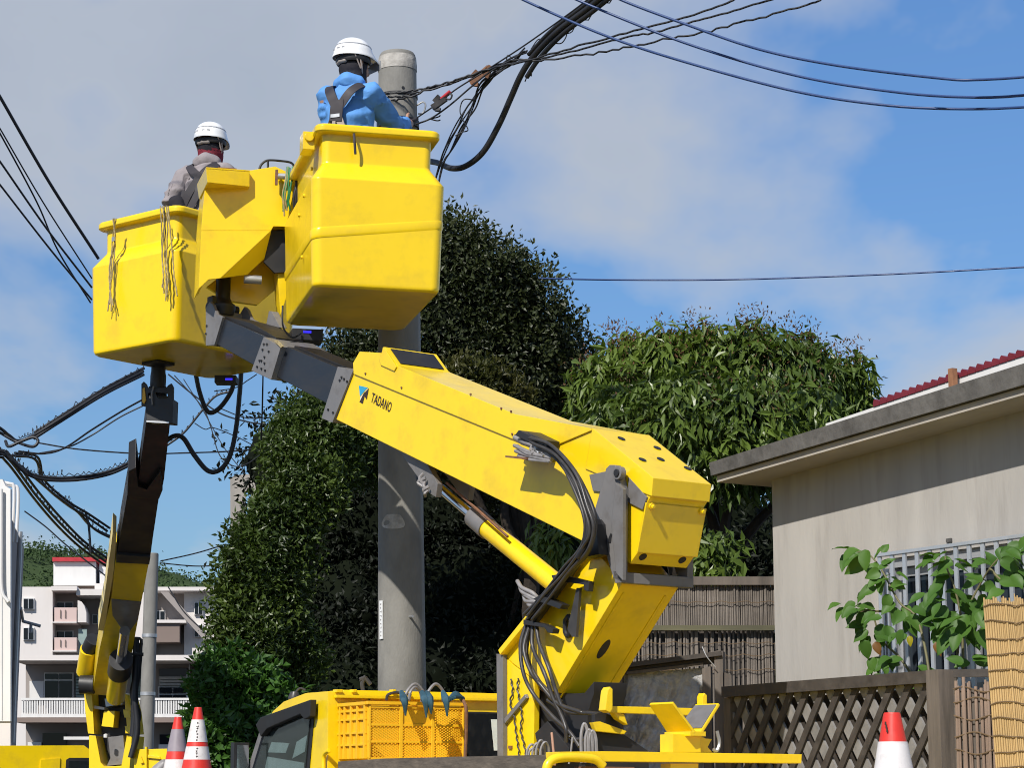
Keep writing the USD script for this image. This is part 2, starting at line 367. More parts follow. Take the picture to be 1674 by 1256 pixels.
def beam(p0, p1, side, w0, w1, t0, t1=None):
    """Bar from p0 to p1, width w along side, thickness t across both."""
    t1 = t0 if t1 is None else t1
    p0, p1 = np.array(p0, float), np.array(p1, float)
    d = unit(p1 - p0)
    s = unit(np.array(side, float) - d * np.dot(side, d))
    n = np.cross(d, s)
    c = []
    for p, w, t in ((p0, w0, t0), (p1, w1, t1)):
        c += [p - s * w / 2 - n * t / 2, p + s * w / 2 - n * t / 2, p + s * w / 2 + n * t / 2, p - s * w / 2 + n * t / 2]
    return hexa(c)


def spline(pts, k=8):
    p = np.array(pts, float)
    if len(p) < 3:
        return p
    q = np.vstack([2 * p[0] - p[1], p, 2 * p[-1] - p[-2]])
    out = []
    for i in range(1, len(q) - 2):
        t = np.linspace(0, 1, k, endpoint=False)[:, None]
        a, b, c, d = q[i - 1], q[i], q[i + 1], q[i + 2]
        out.append(0.5 * (2 * b + (c - a) * t + (2 * a - 5 * b + 4 * c - d) * t**2 + (3 * b - a - 3 * c + d) * t**3))
    return np.vstack(out + [p[-1:]])


def tube(pts, r, n=8, k=0):
    p = spline(pts, k) if k else np.array(pts, float)
    r = np.broadcast_to(np.asarray(r, float), (len(p),)) if np.ndim(r) == 0 else np.interp(np.linspace(0, 1, len(p)), np.linspace(0, 1, len(r)), r)
    t = np.gradient(p, axis=0)
    t /= np.maximum(np.linalg.norm(t, axis=1, keepdims=True), 1e-9)
    a = unit(np.cross(t[0], (0.13, 0.31, 0.94) if abs(t[0][2]) < 0.9 else (1, 0.2, 0)))
    ang = np.linspace(0, 2 * np.pi, n, endpoint=False)
    v = []
    for i in range(len(p)):
        a = unit(a - t[i] * np.dot(a, t[i]))
        b = np.cross(t[i], a)
        v.append(p[i] + r[i] * (np.cos(ang)[:, None] * a + np.sin(ang)[:, None] * b))
    v = np.vstack(v + [p[:1], p[-1:]])
    i, j = np.meshgrid(np.arange(len(p) - 1), np.arange(n), indexing="ij")
    i, j = i.ravel(), j.ravel()
    q = np.stack([i * n + j, i * n + (j + 1) % n, (i + 1) * n + (j + 1) % n, (i + 1) * n + j], 1)
    f = np.vstack([q[:, [0, 1, 2]], q[:, [0, 2, 3]]])
    j = np.arange(n)
    f = np.vstack([f, np.stack([np.full(n, len(v) - 2), (j + 1) % n, j], 1), np.stack([np.full(n, len(v) - 1), (len(p) - 1) * n + j, (len(p) - 1) * n + (j + 1) % n], 1)])
    return trimesh.Trimesh(v, f, process=False)


def cyl(p0, p1, r0, r1=None, n=20):
    r1 = r0 if r1 is None else r1
    p0, p1 = np.array(p0, float), np.array(p1, float)
    return tube([p0, p1], [r0, r1], n)


def lathe(prof, origin, axis=(0, 0, 1), n=28):
    """prof: (radius, height) pairs."""
    ax = unit(axis)
    a = unit(np.cross(ax, (0.2, 1, 0.1) if abs(ax[1]) < 0.9 else (1, 0, 0)))
    b = np.cross(ax, a)
    ang = np.linspace(0, 2 * np.pi, n, endpoint=False)
    v = np.vstack([np.array(origin) + ax * h + r * (np.cos(ang)[:, None] * a + np.sin(ang)[:, None] * b) for r, h in prof])
    q = []
    for i in range(len(prof) - 1):
        for j in range(n):
            q.append((i * n + j, i * n + (j + 1) % n, (i + 1) * n + (j + 1) % n, (i + 1) * n + j))
    return tm((v, np.array(q)))


def loft(rings, closed=False, cap=True):
    """rings: list of (k, 3) arrays with equal k."""
    k = len(rings[0])
    v = np.vstack(rings)
    q = []
    for i in range(len(rings) - 1):
        for j in range(k):
            q.append((i * k + j, i * k + (j + 1) % k, (i + 1) * k + (j + 1) % k, (i + 1) * k + j))
    m = tm((v, np.array(q)))
    f = [m.faces]
    if cap:
        v2 = np.vstack([v, rings[0].mean(0), rings[-1].mean(0)])
        j = np.arange(k)
        f.append(np.stack([np.full(k, len(v)), (j + 1) % k, j], 1))
        f.append(np.stack([np.full(k, len(v) + 1), (len(rings) - 1) * k + j, (len(rings) - 1) * k + (j + 1) % k], 1))
        v = v2
    return trimesh.Trimesh(v, np.vstack(f), process=False)


def blobbody(chains, refine=0.02, iters=6, wrinkle=0.0, wscale=14.0, seed=0):
    """One continuous surface around chains of (point, radius) joints."""
    man = None
    for ch in chains:
        for (p, r), (q, s) in zip(ch[:-1], ch[1:]):
            pts = []
            for c, rad in ((p, r), (q, s)):
                rad = np.broadcast_to(np.asarray(rad, float), (3,))
                ico = trimesh.creation.icosphere(2).vertices * rad + np.array(c, float)
                pts.append(ico)
            h = m3.Manifold.hull_points(np.vstack(pts))
            man = h if man is None else man + h
    man = man.refine_to_length(refine)
    m = tm(man)
    m = trimesh.Trimesh(m.vertices, m.faces, process=True)
    trimesh.smoothing.filter_taubin(m, 0.5, 0.53, iterations=iters * 2)
    if wrinkle:
        q_ = m.vertices * wscale
        d = 0.6 * (fbm(q_, 3, seed) - 0.5) + 0.55 * (0.5 - np.abs(2 * noise(q_ * (0.75, 0.75, 1.5), seed + 2) - 1) ** 0.6)
        m.vertices = m.vertices + m.vertex_normals * (d * 2 * wrinkle)[:, None]
    return m


rng = np.random.default_rng(7)


def leaf_mesh(pos, axis, nrm, length, width, fold=0.12, droop=0.12):
    """Folded leaves, each an island of five points and four triangles."""
    N = len(pos)
    axis = axis / np.linalg.norm(axis, axis=1, keepdims=True)
    nrm = nrm - axis * (nrm * axis).sum(1, keepdims=True)
    nrm /= np.maximum(np.linalg.norm(nrm, axis=1, keepdims=True), 1e-6)
    side = np.cross(axis, nrm)
    l, w = np.asarray(length).reshape(-1, 1) * np.ones((N, 1)), np.asarray(width).reshape(-1, 1) * np.ones((N, 1))
    b = pos
    m = pos + axis * l * 0.45 - nrm * w * fold * 2
    a1 = pos + axis * l * 0.42 + side * w * 0.5 + nrm * w * fold
    a2 = pos + axis * l * 0.42 - side * w * 0.5 + nrm * w * fold
    t = pos + axis * l - nrm * l * droop
    v = np.stack([b, a1, m, a2, t], 1).reshape(-1, 3)
    f = np.array([(0, 2, 1), (0, 3, 2), (1, 2, 4), (2, 3, 4)])
    return trimesh.Trimesh(v, (np.arange(N)[:, None, None] * 5 + f).reshape(-1, 3), process=False)


def crown(blobs, clumps, per, length, width, droop, spread, seed, hang=0.0, back=0.35, rag=0.12):
    """Leaves in clumps over the outside of ball-shaped limbs of a crown. blobs: (centre, radius). Returns leaves' arrays."""
    g = np.random.default_rng(seed)
    C = np.array([b[0] for b in blobs], float)
    R = np.array([b[1] for b in blobs], float)
    w = R**2 / (R**2).sum()
    ctr, out = [], []
    while len(ctr) < clumps:
        i = g.choice(len(R), p=w)
        d = unit(g.normal(size=3))
        if d[1] > back and g.random() < 0.85:
            continue
        bump = 0.72 + 0.56 * fbm((C[i] + d * R[i])[None] * 2.2, 3, seed)[0]
        q = C[i] + d * R[i] * (bump + g.normal() * rag)
        inside = ((np.linalg.norm(q - C, axis=1) < R * 0.72)).any()
        if inside:
            continue
        ctr.append(q)
        out.append(d)
    ctr, out = np.repeat(np.array(ctr), per, 0), np.repeat(np.array(out), per, 0)
    N = len(ctr)
    pos = ctr + np.clip(g.normal(size=(N, 3)), -1.7, 1.7) * spread
    ax = out * 0.5 + g.normal(size=(N, 3)) * 0.75
    ax[:, 2] += 0.15 - hang
    nr = out * 0.8 + g.normal(size=(N, 3)) * 0.55
    nr[:, 2] += 0.55
    ln = length * g.uniform(0.65, 1.25, N)
    return pos, ax, nr, ln, ln * width * g.uniform(0.8, 1.2, N), droop


def core(blobs, s=0.7, seed=3):  # solid dark balls that stand in for a crown's shaded interior
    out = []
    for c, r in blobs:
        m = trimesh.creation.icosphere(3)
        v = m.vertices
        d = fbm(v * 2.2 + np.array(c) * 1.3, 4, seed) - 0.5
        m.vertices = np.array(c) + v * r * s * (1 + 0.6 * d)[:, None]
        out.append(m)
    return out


def limb(a, b, r0, r1, g, wob=0.12, n=7):
    a, b = np.array(a, float), np.array(b, float)
    t = np.linspace(0, 1, 5)[:, None]
    p = a + (b - a) * t
    p[1:-1] += g.normal(size=(3, 3)) * wob * np.linalg.norm(b - a) * 0.3
    return tube(p, [r0, r1], n, 4)

# ------------------------------------------------------------------ ground and hills
struct("ground", tm((np.array([(-2500, -300, 0), (2500, -300, 0), (2500, 3500, 0), (-2500, 3500, 0)], float), np.array([(0, 1, 2, 3)]))), "ground", label="bare soil ground")
RD = unit((-0.47, 0.88, 0))          # the direction the road and both trucks run
RX = np.array([RD[1], -RD[0], 0])
c0 = np.array([-0.4, 8.5, 0.004])
struct("road", tm(([c0 + RX * a + RD * b + (0, 0, 0) for a, b in ((-4.2, -25), (1.35, -25), (1.35, 60), (-4.2, 60))], [(0, 1, 2, 3)])), "road", label="asphalt street under the trucks")


def make_hills():
    nx, ny = 150, 46
    xs = np.linspace(-130, 60, nx)
    ys = np.linspace(170, 330, ny)
    X, Y = np.meshgrid(xs, ys, indexing="ij")
    px = 837 + X / (255 * CP + 25 * SP) * FPX
    ridge = np.interp(px, [-1000, 20, 100, 150, 190, 260, 330, 420, 900, 1500], [935, 922, 906, 922, 922, 950, 968, 985, 1030, 1080])
    H = (P(837, 0, 1)[2] * 0 + 1.6) + (np.tan(PITCH + np.arctan((628 - ridge) / FPX))) * 255
    prof = np.clip((Y - 170) / 85, 0, 1)
    prof = np.where(Y <= 255, np.sin(prof * np.pi / 2) ** 0.9, np.cos(np.clip((Y - 255) / 75, 0, 1) * np.pi / 2))
    Z = H * prof
    Z = Z + (fbm(np.stack([X * 0.16, Y * 0.16, X * 0], -1), 4, 5) - 0.5) * 5.0 * np.clip(prof * 1.5, 0, 1)
    Z[:, 0] = -0.5
    Z[:, -1] = -0.5
    v = np.stack([X, Y, Z], -1).reshape(-1, 3)
    i, j = np.meshgrid(np.arange(nx - 1), np.arange(ny - 1), indexing="ij")
    i, j = i.ravel(), j.ravel()
    q = np.stack([i * ny + j, (i + 1) * ny + j, (i + 1) * ny + j + 1, i * ny + j + 1], 1)
    return tm((v, q))


hm = make_hills()
struct("hills", hm, "hill", label="wooded hill behind the apartment block", smooth=True)
g = np.random.default_rng(11)
sel = hm.faces[(hm.triangles_center[:, 1] < 262) & (hm.triangles_center[:, 0] < -30)]
tri = hm.vertices[sel]
pick = g.integers(0, len(tri), 5200)
b = g.dirichlet((1, 1, 1), 5200)
cc = (tri[pick] * b[:, :, None]).sum(1) + (0, 0, 0.1)
cc = np.repeat(cc, 14, 0)
sz = np.repeat(g.uniform(0.7, 1.5, 5200), 14)[:, None]
off = g.normal(size=(len(cc), 3)) * (0.8, 0.8, 0.5) * sz
nn = unit((0, -0.3, 0.8)) + off * 0.5 + g.normal(size=off.shape) * 0.3
lm = leaf_mesh(cc + off, g.normal(size=off.shape), nn, g.uniform(0.25, 0.5, len(cc)), g.uniform(0.2, 0.4, len(cc)))
single("hill_forest", "dense green forest covering the hill at far left", "forest", lm, "leaf_far_hazy", smooth=False, kind="stuff")


# ------------------------------------------------------------------ far buildings
def facade(pl, parent):
    """Short hand: boxes of a facade given as outline on the photograph, proud by a (negative) or sunk."""
    def r(name, x0, y0, x1, y1, a, b, m, label=None, ref=0.0):
        return part(parent, name, pl.prism([(x0, y0), (x1, y0), (x1, y1), (x0, y1)], a, b, ref), m, label=label)
    return r


# apartment block
pl = Plane(P(100, 1000, 70), (0.10, -1, 0))
ap = thing("apartment_block", "pale pink and white apartment block below the wooded hill", "building", P(110, 1270, 70) * (1, 1, 0))
r = facade(pl, ap)
zb = 1290
r("wall", 20, 960, 86, zb, 0, 9, "bldg_white")
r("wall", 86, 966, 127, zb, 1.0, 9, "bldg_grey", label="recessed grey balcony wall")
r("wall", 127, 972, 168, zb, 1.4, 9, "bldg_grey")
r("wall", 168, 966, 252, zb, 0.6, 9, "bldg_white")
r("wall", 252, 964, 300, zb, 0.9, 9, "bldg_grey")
r("wall", 300, 966, 352, zb, 0.4, 9, "bldg_white")
part(ap, "balcony_wing", pl.prism([(127, 982), (133, 984), (138, 991), (141, 1002), (141, 1018), (127, 1018)], 0.0, 1.2), "bldg_white")
r("roof_slab", 85, 960, 127, 967, -0.25, 9.2, "bldg_white")
r("roof_slab", 125, 964, 172, 974, -0.1, 8.5, "bldg_white")
r("roof_slab", 249, 961, 356, 967, -0.2, 9.0, "bldg_white")
for y0, y1 in ((994, 1017), (1043, 1064)):
    r("balcony", 89, y0, 125.5, y1, -0.05, 0.95, "bldg_pink")
    for x in (98.5, 106.5):
        r("balcony_slit", x, y0 + 4, x + 1.4, y1 - 6, -0.09, -0.05, "bldg_brown")
    r("balcony_slab", 85.5, y1 + 0.2, 125.5, y1 + 2.4, -0.1, 1.0, "bldg_white")
for x0, y0, x1, y1, a in ((39.5, 980, 55, 996, 0), (39.5, 1028, 55, 1046, 0), (89, 982, 114, 995, 1.0), (88.5, 1030, 114, 1044, 1.0), (146.5, 1001, 162, 1015, 1.4), (252, 997, 266.5, 1015, 0.9), (318, 985, 330, 1003, 0.4), (318, 1022, 330, 1040, 0.4)):
    w = r("window", x0 - 1.4, y0 - 1.4, x1 + 1.4, y1 + 1.4, a - 0.10, a - 0.003, "white")
    r2 = lambda *k: part(w, *k)
    part(w, "pane", pl.prism([(x0, y0), (x1, y0), (x1, y1), (x0, y1)], a - 0.13, a - 0.103, 0), "glass_dark", smooth=False)
    xm = (x0 + x1) / 2
    part(w, "mullion", pl.prism([(xm - .6, y0), (xm + .6, y0), (xm + .6, y1), (xm - .6, y1)], a - 0.16, a - 0.133, 0), "alu_dark")
r("balcony", 251, 1020, 294, 1051, -0.2, 0.88, "bldg_brown", label="brown balcony front with white coping")
r("balcony_coping", 249, 1015, 305, 1020, -0.3, 0.88, "bldg_white")
part(ap, "stair_flank", pl.prism([(262, 968), (275, 968), (345, 1046), (345, 1060)], -0.35, -0.1), "bldg_grey")
r("glass_screen", 127, 1028, 141, 1069, 0.2, 0.3, "teal_wall")
ph = r("penthouse", 82, 914, 152, 953, 1.0, 7.0, "white", label="white rooftop tank house with red trim")
part(ph, "red_trim", pl.prism([(81, 907), (153, 907), (153, 913.6), (81, 913.6)], 0.85, 7.1, 0), "roof_red")
r("penthouse_base", 92, 953.2, 152, 960.5, 1.3, 6.5, "bldg_brown")  # brown block painted as the shadow gap below the penthouse
p2 = r("penthouse", 157, 916, 182, 962, 1.2, 6.5, "white")
part(p2, "red_trim", pl.prism([(156, 909), (183, 909), (183, 915.6), (156, 915.6)], 1.1, 6.6, 0), "roof_red")
r("roof_tank", 152.5, 952, 167, 964, 0.5, 1.8, "bldg_white")

# the house with the balcony rail, nearer
pl = Plane(P(190, 1120, 45), (0.05, -1, 0))
hs = thing("balcony_house", "two storey grey house with white balcony railing and flat roof", "building", P(190, 1270, 45) * (1, 1, 0))
r = facade(pl, hs)
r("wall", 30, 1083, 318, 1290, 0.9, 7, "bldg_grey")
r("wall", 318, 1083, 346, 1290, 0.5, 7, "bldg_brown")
r("roof", 26, 1074, 349, 1082.6, -0.5, 7.4, "bldg_white")
r("balcony_slab", 26, 1174, 322, 1182, -0.1, 0.88, "bldg_brown")
rail = r("balcony_railing", 35, 1142, 317, 1145.5, -0.06, 0.0, "white")
part(rail, "bottom_rail", pl.prism([(35, 1168), (317, 1168), (317, 1173.6), (35, 1173.6)], -0.06, 0.0, 0), "white")
bal = [pl.prism([(x, 1145.7), (x + 2.5, 1145.7), (x + 2.5, 1167.8), (x, 1167.8)], -0.045, -0.012, 0) for x in np.arange(36, 315, 4.05)]
for m in bal[::1]:
    part(rail, "baluster", m, "white")
for x0, x1 in ((36, 62), (111, 139), (252, 316)):
    part(rail, "screen_sheet", pl.prism([(x0, 1147), (x1, 1147), (x1, 1166), (x0, 1166)], 0.01, 0.03, 0), "white", label="pale sheet behind the balusters")
for x0, y0, x1, y1 in ((62, 1097, 111, 1143), (252, 1120, 300, 1142)):
    w = r("window", x0, y0, x1, y1, 0.78, 0.897, "white")
    xm = (x0 + x1) / 2
    for a, bb in ((x0 + 2, xm - 1), (xm + 1, x1 - 2)):
        for c, d in ((y0 + 2, y0 + 11), (y0 + 14, y1 - 1)):
            part(w, "pane", pl.prism([(a, c), (bb, c), (bb, d), (a, d)], 0.74, 0.777, 0), "glass_dark", smooth=False)
r("white_panel", 37.5, 1111, 61, 1143, 0.8, 0.897, "white")
for x0, x1, y0, m in ((114, 138, 1098, "teal_wall"), (253, 300, 1103, "shutter"), (205, 222, 1098, "teal_wall")):
    s = r("louvre_shutter", x0, y0, x1, 1143, 0.85, 0.897, m)
    for y in np.arange(y0 + 2, 1140, 5.0):
        part(s, "louvre", pl.prism([(x0 + 1, y), (x1 - 1, y), (x1 - 1, y + 3), (x0 + 1, y + 3)], 0.78, 0.846, 0), m)
r("shade_band", 253, 1090, 300, 1102.5, 0.84, 0.897, "glass_dark")  # dark strip painted in as shade under the roof
for x in (301, 308):
    r("downpipe_cover", x, 1101, x + 5, 1143, 0.5, 0.75, "white")
r("downpipe", 303, 1083, 305, 1100, 0.75, 0.85, "steel")
r("lower_window", 59, 1198, 99, 1222, 0.8, 0.897, "glass_dark")
r("lower_panel", 36, 1213, 58, 1230, 0.7, 0.897, "white")
r("lower_awning", 103, 1205, 150, 1210, 0.1, 0.897, "white")
r("lower_window", 254, 1200, 285, 1216, 0.8, 0.897, "glass_dark")
r("lower_panel", 254, 1217, 285, 1235, 0.6, 0.897, "white")

# white building at the left edge
pl = Plane(P(18, 1000, 24), (-0.12, -1, 0))
wb = thing("white_clad_building", "tall white clad building with grey flank cut by the left edge", "building", P(0, 1270, 24.5) * (1, 1, 0))
part(wb, "front_cladding", pl.prism([(-150, 780), (4, 784), (9, 795), (17, 800), (17, 1180), (-150, 1180)], 0, 0.05), "white")
part(wb, "flank", pl.prism([(-150, 1180.3), (17, 1180.3), (17, 1290), (-150, 1290)], 0.02, 0.05), "bldg_white")
fl = np.array([pl.hit(16, y, 0.055) for y in (842, 1290)])
fr = np.array([P(41, y, 27.6) for y in (850, 1290)])
bk = unit(fr[0] - fl[0])
lft = -pl.e1
q = []
for z in (0.0, fl[0][2]):
    q += [np.array([*fl[0][:2], z]), np.array([*fr[0][:2], z]), np.array([*(fr[0] + lft * 4)[:2], z]), np.array([*(fl[0] + lft * 4)[:2], z])]
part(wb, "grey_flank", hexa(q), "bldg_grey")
for k in range(2):
    o = fl[0] + bk * (0.5 + 0.9 * k)
    part(wb, "ladder_rail", tube([o + (0.012, 0, -0.3), o + (0.012, 0, 0.28), o + (-0.05, 0, 0.36), o + lft * 0.2 + (0, 0, 0.38)], 0.02, 8, 4), "white")
for x in (-14, 3):
    part(wb, "cladding_joint", pl.prism([(x, 800), (x + 1, 800), (x + 1, 1178), (x, 1178)], -0.006, 0.0), "alu_dark")
dp = [pl.hit(2, 980, -0.05), pl.hit(5, 900, -0.05), pl.hit(6, 800, -0.05)]
part(wb, "white_pipe", tube([pl.hit(14, 985, -0.06), pl.hit(3, 965, -0.06), pl.hit(2, 900, -0.05), pl.hit(2, 800, -0.05)], 0.02, 8, 5), "white")
mid = lambda t, y: np.array([*(fl[0] + (fr[0] - fl[0]) * t)[:2], 0]) + (0.03, -0.02, P(30, y, 26)[2])
part(wb, "flank_pipe", tube([mid(0.55, 1215), mid(0.55, 870)], 0.03, 8), "steel")
part(wb, "service_arm", tube([mid(0.8, 985), mid(1.0, 1000), mid(1.0, 1000) + (0.22, 0, -0.06)], 0.02, 8), "steel")
part(wb, "service_arm", tube([mid(1.0, 1000) + (0.1, 0, -0.02), mid(1.0, 1020) + (0.1, 0, 0)], 0.02, 8), "steel")

# beige roof-top frame behind the trees
pl = Plane(P(400, 820, 38), (0.3, -1, 0))
tw = single("roof_frame_wall", "beige concrete stair tower wall with arched opening behind the left tree", "building", pl.prism([(384, 777), (430, 774), (432, 1290), (386, 1290)], 0, 0.5, holes=[[(402, 850), (402, 806), (405, 799), (410, 796), (416, 799), (418, 806), (418, 850)]]), "slab_top")

# ------------------------------------------------------------------ the house on the right
WD = unit((0.52, -0.854, 0))                      # along its wall towards the viewer
WN = np.array([-0.854, -0.52, 0]) / np.hypot(0.854, 0.52)
WP = Plane(P(1264, 900, 12.8), WN)
if np.dot(WP.e1, WD) < 0:
    WP.e1 = -WP.e1
house = thing("concrete_house", "beige rendered house with thick grey slab roof at right", "building", P(1264, 900, 12.8) * (1, 1, 0))
uc = WP.uv([WP.hit(1264, 900)])[0][0]
top0, top1 = WP.uv([WP.hit(1262, 769)])[0], WP.uv([WP.hit(1674, 664)])[0]
sl = (top1[1] - top0[1]) / (top1[0] - top0[0])
END = top1[0] + 4.5
wall_poly = Polygon([(uc, -P(0, 900, 1)[2] * 0 - WP.p[2]), (END, -WP.p[2]), (END, top0[1] + sl * (END - top0[0])), (uc, top0[1])])
wx0, wx1 = WP.uv([WP.hit(1446, 940, 0.0)])[0][0], top1[0] + 0.5
wtop = WP.uv([WP.hit(1446, 915)])[0][1]
wbot = WP.uv([WP.hit(1446, 1125)])[0][1]
wall_poly = wall_poly.difference(sbox(wx0, wbot, wx1, wtop))
part(house, "wall", WP.solid(wall_poly, 0, 0.18), "wall")
part(house, "gable_wall", WP.rect(END - 0.18, END, -WP.p[2], top0[1] + sl * (END - 0.2 - top0[0]), 0.181, 5.0), "wall")
part(house, "gable_wall", WP.rect(uc, uc + 0.18, -WP.p[2], top0[1] + 0.02, 0.181, 5.0), "wall")
# sloping roof slab, its edge standing out from the wall
FO = -0.30
pix_u = lambda x, y, o=FO: tuple(WP.uv([WP.hit(x, y, o)])[0])
a, b2, c, d = pix_u(1159, 757), pix_u(1162, 778), pix_u(1674, 629), pix_u(1674, 594)
ex = lambda p, q, u: (u, p[1] + (q[1] - p[1]) / (q[0] - p[0]) * (u - p[0]))
slab = Polygon([a, b2, ex(b2, c, END + 0.4), ex(a, d, END + 0.4)])
sm = WP.solid(slab, FO, 5.2)
part(house, "roof_slab", sm, "slab")
sof = Polygon([(b2[0] + 0.02, b2[1] - 0.003), (END, ex(b2, c, END)[1] - 0.003), (END, ex(b2, c, END)[1] - 0.04), (b2[0] + 0.02, b2[1] - 0.04)])
part(house, "soffit", WP.solid(sof, FO + 0.03, 5.1), "slab_top")
# red tiles with a white fascia on the roof behind
TP = Plane(WP.p - WN * 1.6, WN)
TP.e1 = WP.e1
tl, tr = TP.uv([TP.hit(1430, 661.5)])[0], TP.uv([TP.hit(1690, 572.5)])[0]
tsl = (tr[1] - tl[1]) / (tr[0] - tl[0])
n_t = 21
du = (tr[0] - tl[0]) / n_t
roof2 = thing("tiled_roof", "strip of dark red roof tiles over a white fascia above the slab", "roof", TP.p * (1, 1, 0))
part(roof2, "fascia", TP.solid(Polygon([(tl[0] - .5, tl[1] - tsl * .5 - 0.28), (tr[0] + 1, tr[1] + tsl - 0.28), (tr[0] + 1, tr[1] + tsl - 0.020), (tl[0] - .5, tl[1] - tsl * .5 - 0.020)]), -0.01, 0.25), "white")
for k in range(n_t + 6):
    u = tl[0] + k * du
    v = tl[1] + tsl * (u - tl[0])
    ang = np.linspace(0, np.pi, 7)
    prof = [(u + du * 0.5 - math.cos(t) * du * 0.46, v + 0.030 * math.sin(t) + (0.012 if i < 3 else 0) - 0.006) for i, t in enumerate(ang)]
    prof += [(u + du * 0.97, v - 0.014), (u + du * 0.03, v - 0.018)]
    part(roof2, "tile", TP.solid(Polygon(prof).buffer(0), -0.018, 0.5), "tile")
pu = TP.uv([TP.hit(1571, 620)])[0]
part(roof2, "orange_post", TP.rect(pu[0] - 0.02, pu[0] + 0.022, pu[1] - 0.10, pu[1] + 0.06, -0.09, -0.05), "orange")

# window and its security bars
win = thing("barred_window", "sliding window behind vertical aluminium security bars", "window", WP.at((wx0 + 0.5), wbot))
fr_ = lambda u0, u1, v0, v1, a, b, nm, m, par=win: part(par, nm, WP.rect(u0, u1, v0, v1, a, b), m)
fr_(wx0, wx1, wtop - 0.05, wtop, 0.02, 0.14, "frame", "alu_dark")
fr_(wx0, wx1, wbot, wbot + 0.05, 0.02, 0.14, "frame", "alu_dark")
fr_(wx0, wx0 + 0.05, wbot + 0.051, wtop - 0.051, 0.02, 0.14, "frame", "alu_dark")
sw = (wx1 - wx0) / 3
for k in range(3):
    u = wx0 + 0.05 + k * sw
    o = 0.06 + 0.03 * (k % 2)
    s_ = fr_(u, u + 0.045, wbot + 0.052, wtop - 0.052, o, o + 0.028, "sash", "alu_dark")
    part(s_, "stile", WP.rect(u + sw - 0.03, u + sw + 0.012, wbot + 0.052, wtop - 0.052, o, o + 0.028), "alu_dark")
    part(s_, "rail", WP.rect(u + 0.046, u + sw - 0.031, wtop - 0.10, wtop - 0.053, o, o + 0.028), "alu_dark")
    part(s_, "pane", WP.rect(u + 0.046, u + sw - 0.031, wbot + 0.053, wtop - 0.101, o + 0.01, o + 0.016), "glass_house", smooth=False)
fr_(wx0 - 0.2, wx1, wbot - 0.2, wtop + 0.2, 0.6, 0.65, "dark_room", "black")  # black sheet standing in for the unlit room
GO = -0.10
gl, gr = WP.uv([WP.hit(1438, 908, GO)])[0], WP.uv([WP.hit(1674, 870, GO)])[0]
gtop, gbot = gl[1] + 0.0, wbot - 0.12
fr_(gl[0] - 0.03, gr[0] + 0.5, gtop - 0.009, gtop + 0.009, GO - 0.012, GO + 0.03, "grille_rail", "alu")
fr_(gl[0] - 0.03, gr[0] + 0.5, gbot - 0.02, gbot + 0.02, GO - 0.012, GO + 0.03, "grille_rail", "alu")
step = (gr[0] - gl[0]) / 11.0
for k in range(14):
    u = gl[0] + k * step
    fr_(u - 0.0125, u + 0.0125, gbot + 0.021, gtop - 0.010, GO - 0.006, GO + 0.006, "bar", "alu")
for k in range(3):
    o = GO + 0.035 + k * 0.028
    fr_(gl[0] - 0.03, gl[0] - 0.012, gbot, gtop - 0.05 - 0.02 * k, o, o + 0.012, "side_bar", "alu")
for px_, py_ in ((1447, 901), (1553, 884)):
    u, v = WP.uv([WP.hit(px_, py_, 0)])[0]
    fr_(u - 0.018, u + 0.018, v - 0.010, v + 0.010, -0.012, -0.001, "bracket", "slab")

# ------------------------------------------------------------------ fences and screens
g = np.random.default_rng(21)
RP = Plane(P(1150, 1030, 13.15), (0.0, -1, 0))


def reeds(pl, u0, u1, vb, vt, w, off, g, ragged=0.03, gap=0.004, lean=0.0, th=None):
    """Upright reeds side by side, each a half round of its own."""
    out, u = [], u0
    while u < u1:
        ww = w * g.uniform(0.6, 1.4)
        t = vt + g.normal() * ragged
        o = off + g.normal() * w * 0.35
        k = g.normal() * 0.006
        ln = lean * (u - u0)
        ang = np.linspace(0, np.pi, 5)
        rings = [np.array([pl.at(u + ww / 2 - math.cos(x) * ww / 2 + s * (vt - vb), v, o - math.sin(x) * ww * 0.5) for x in ang]) for v, s in ((vb, 0.0), (t, k))]
        v = np.vstack(rings)
        n = len(ang)
        q = [(j, j + 1, n + j + 1, n + j) for j in range(n - 1)]
        m = tm((v, np.array(q)))
        m = trimesh.Trimesh(m.vertices, np.vstack([m.faces, [(n + j + 1, n + j, n) for j in range(1, n - 1)]]), process=False)
        out.append(m)
        u += ww + gap * g.uniform(0, 1.6)
    return trimesh.util.concatenate(out)


rf = thing("reed_fence", "tall weathered reed fence behind the boom beside the house corner", "fence", RP.p * (1, 1, 0))
u0, u1 = RP.uv([RP.hit(940, 1000)])[0][0], RP.uv([RP.hit(1267, 1000)])[0][0]
vt, vb = RP.uv([RP.hit(1200, 953)])[0][1], -RP.p[2]
vm = RP.uv([RP.hit(1200, 1027)])[0][1]
part(rf, "reeds", reeds(RP, u0, u1, vm, vt, 0.011, 0.02, g, 0.006, 0.0015), "reed_old", smooth=False, kind="stuff")
part(rf, "reeds", reeds(RP, u0, u1, vb, vm - 0.01, 0.011, 0.02, g, 0.004, 0.0015), "reed_old", smooth=False, kind="stuff")
part(rf, "backing", RP.rect(u0, u1, vb, vt - 0.02, 0.035, 0.05), "wood_dark")
part(rf, "cap_rail", RP.rect(u0, u1, vt - 0.015, vt + 0.035, -0.015, 0.05), "wood_grey")
part(rf, "batten", RP.rect(u0, u1, vm - 0.017, vm + 0.013, -0.03, -0.008), mat("mossy_wood", (0.10, 0.095, 0.055), 0.9, var=0.4, vscale=14, stretch=(0.2, 1, 1)))
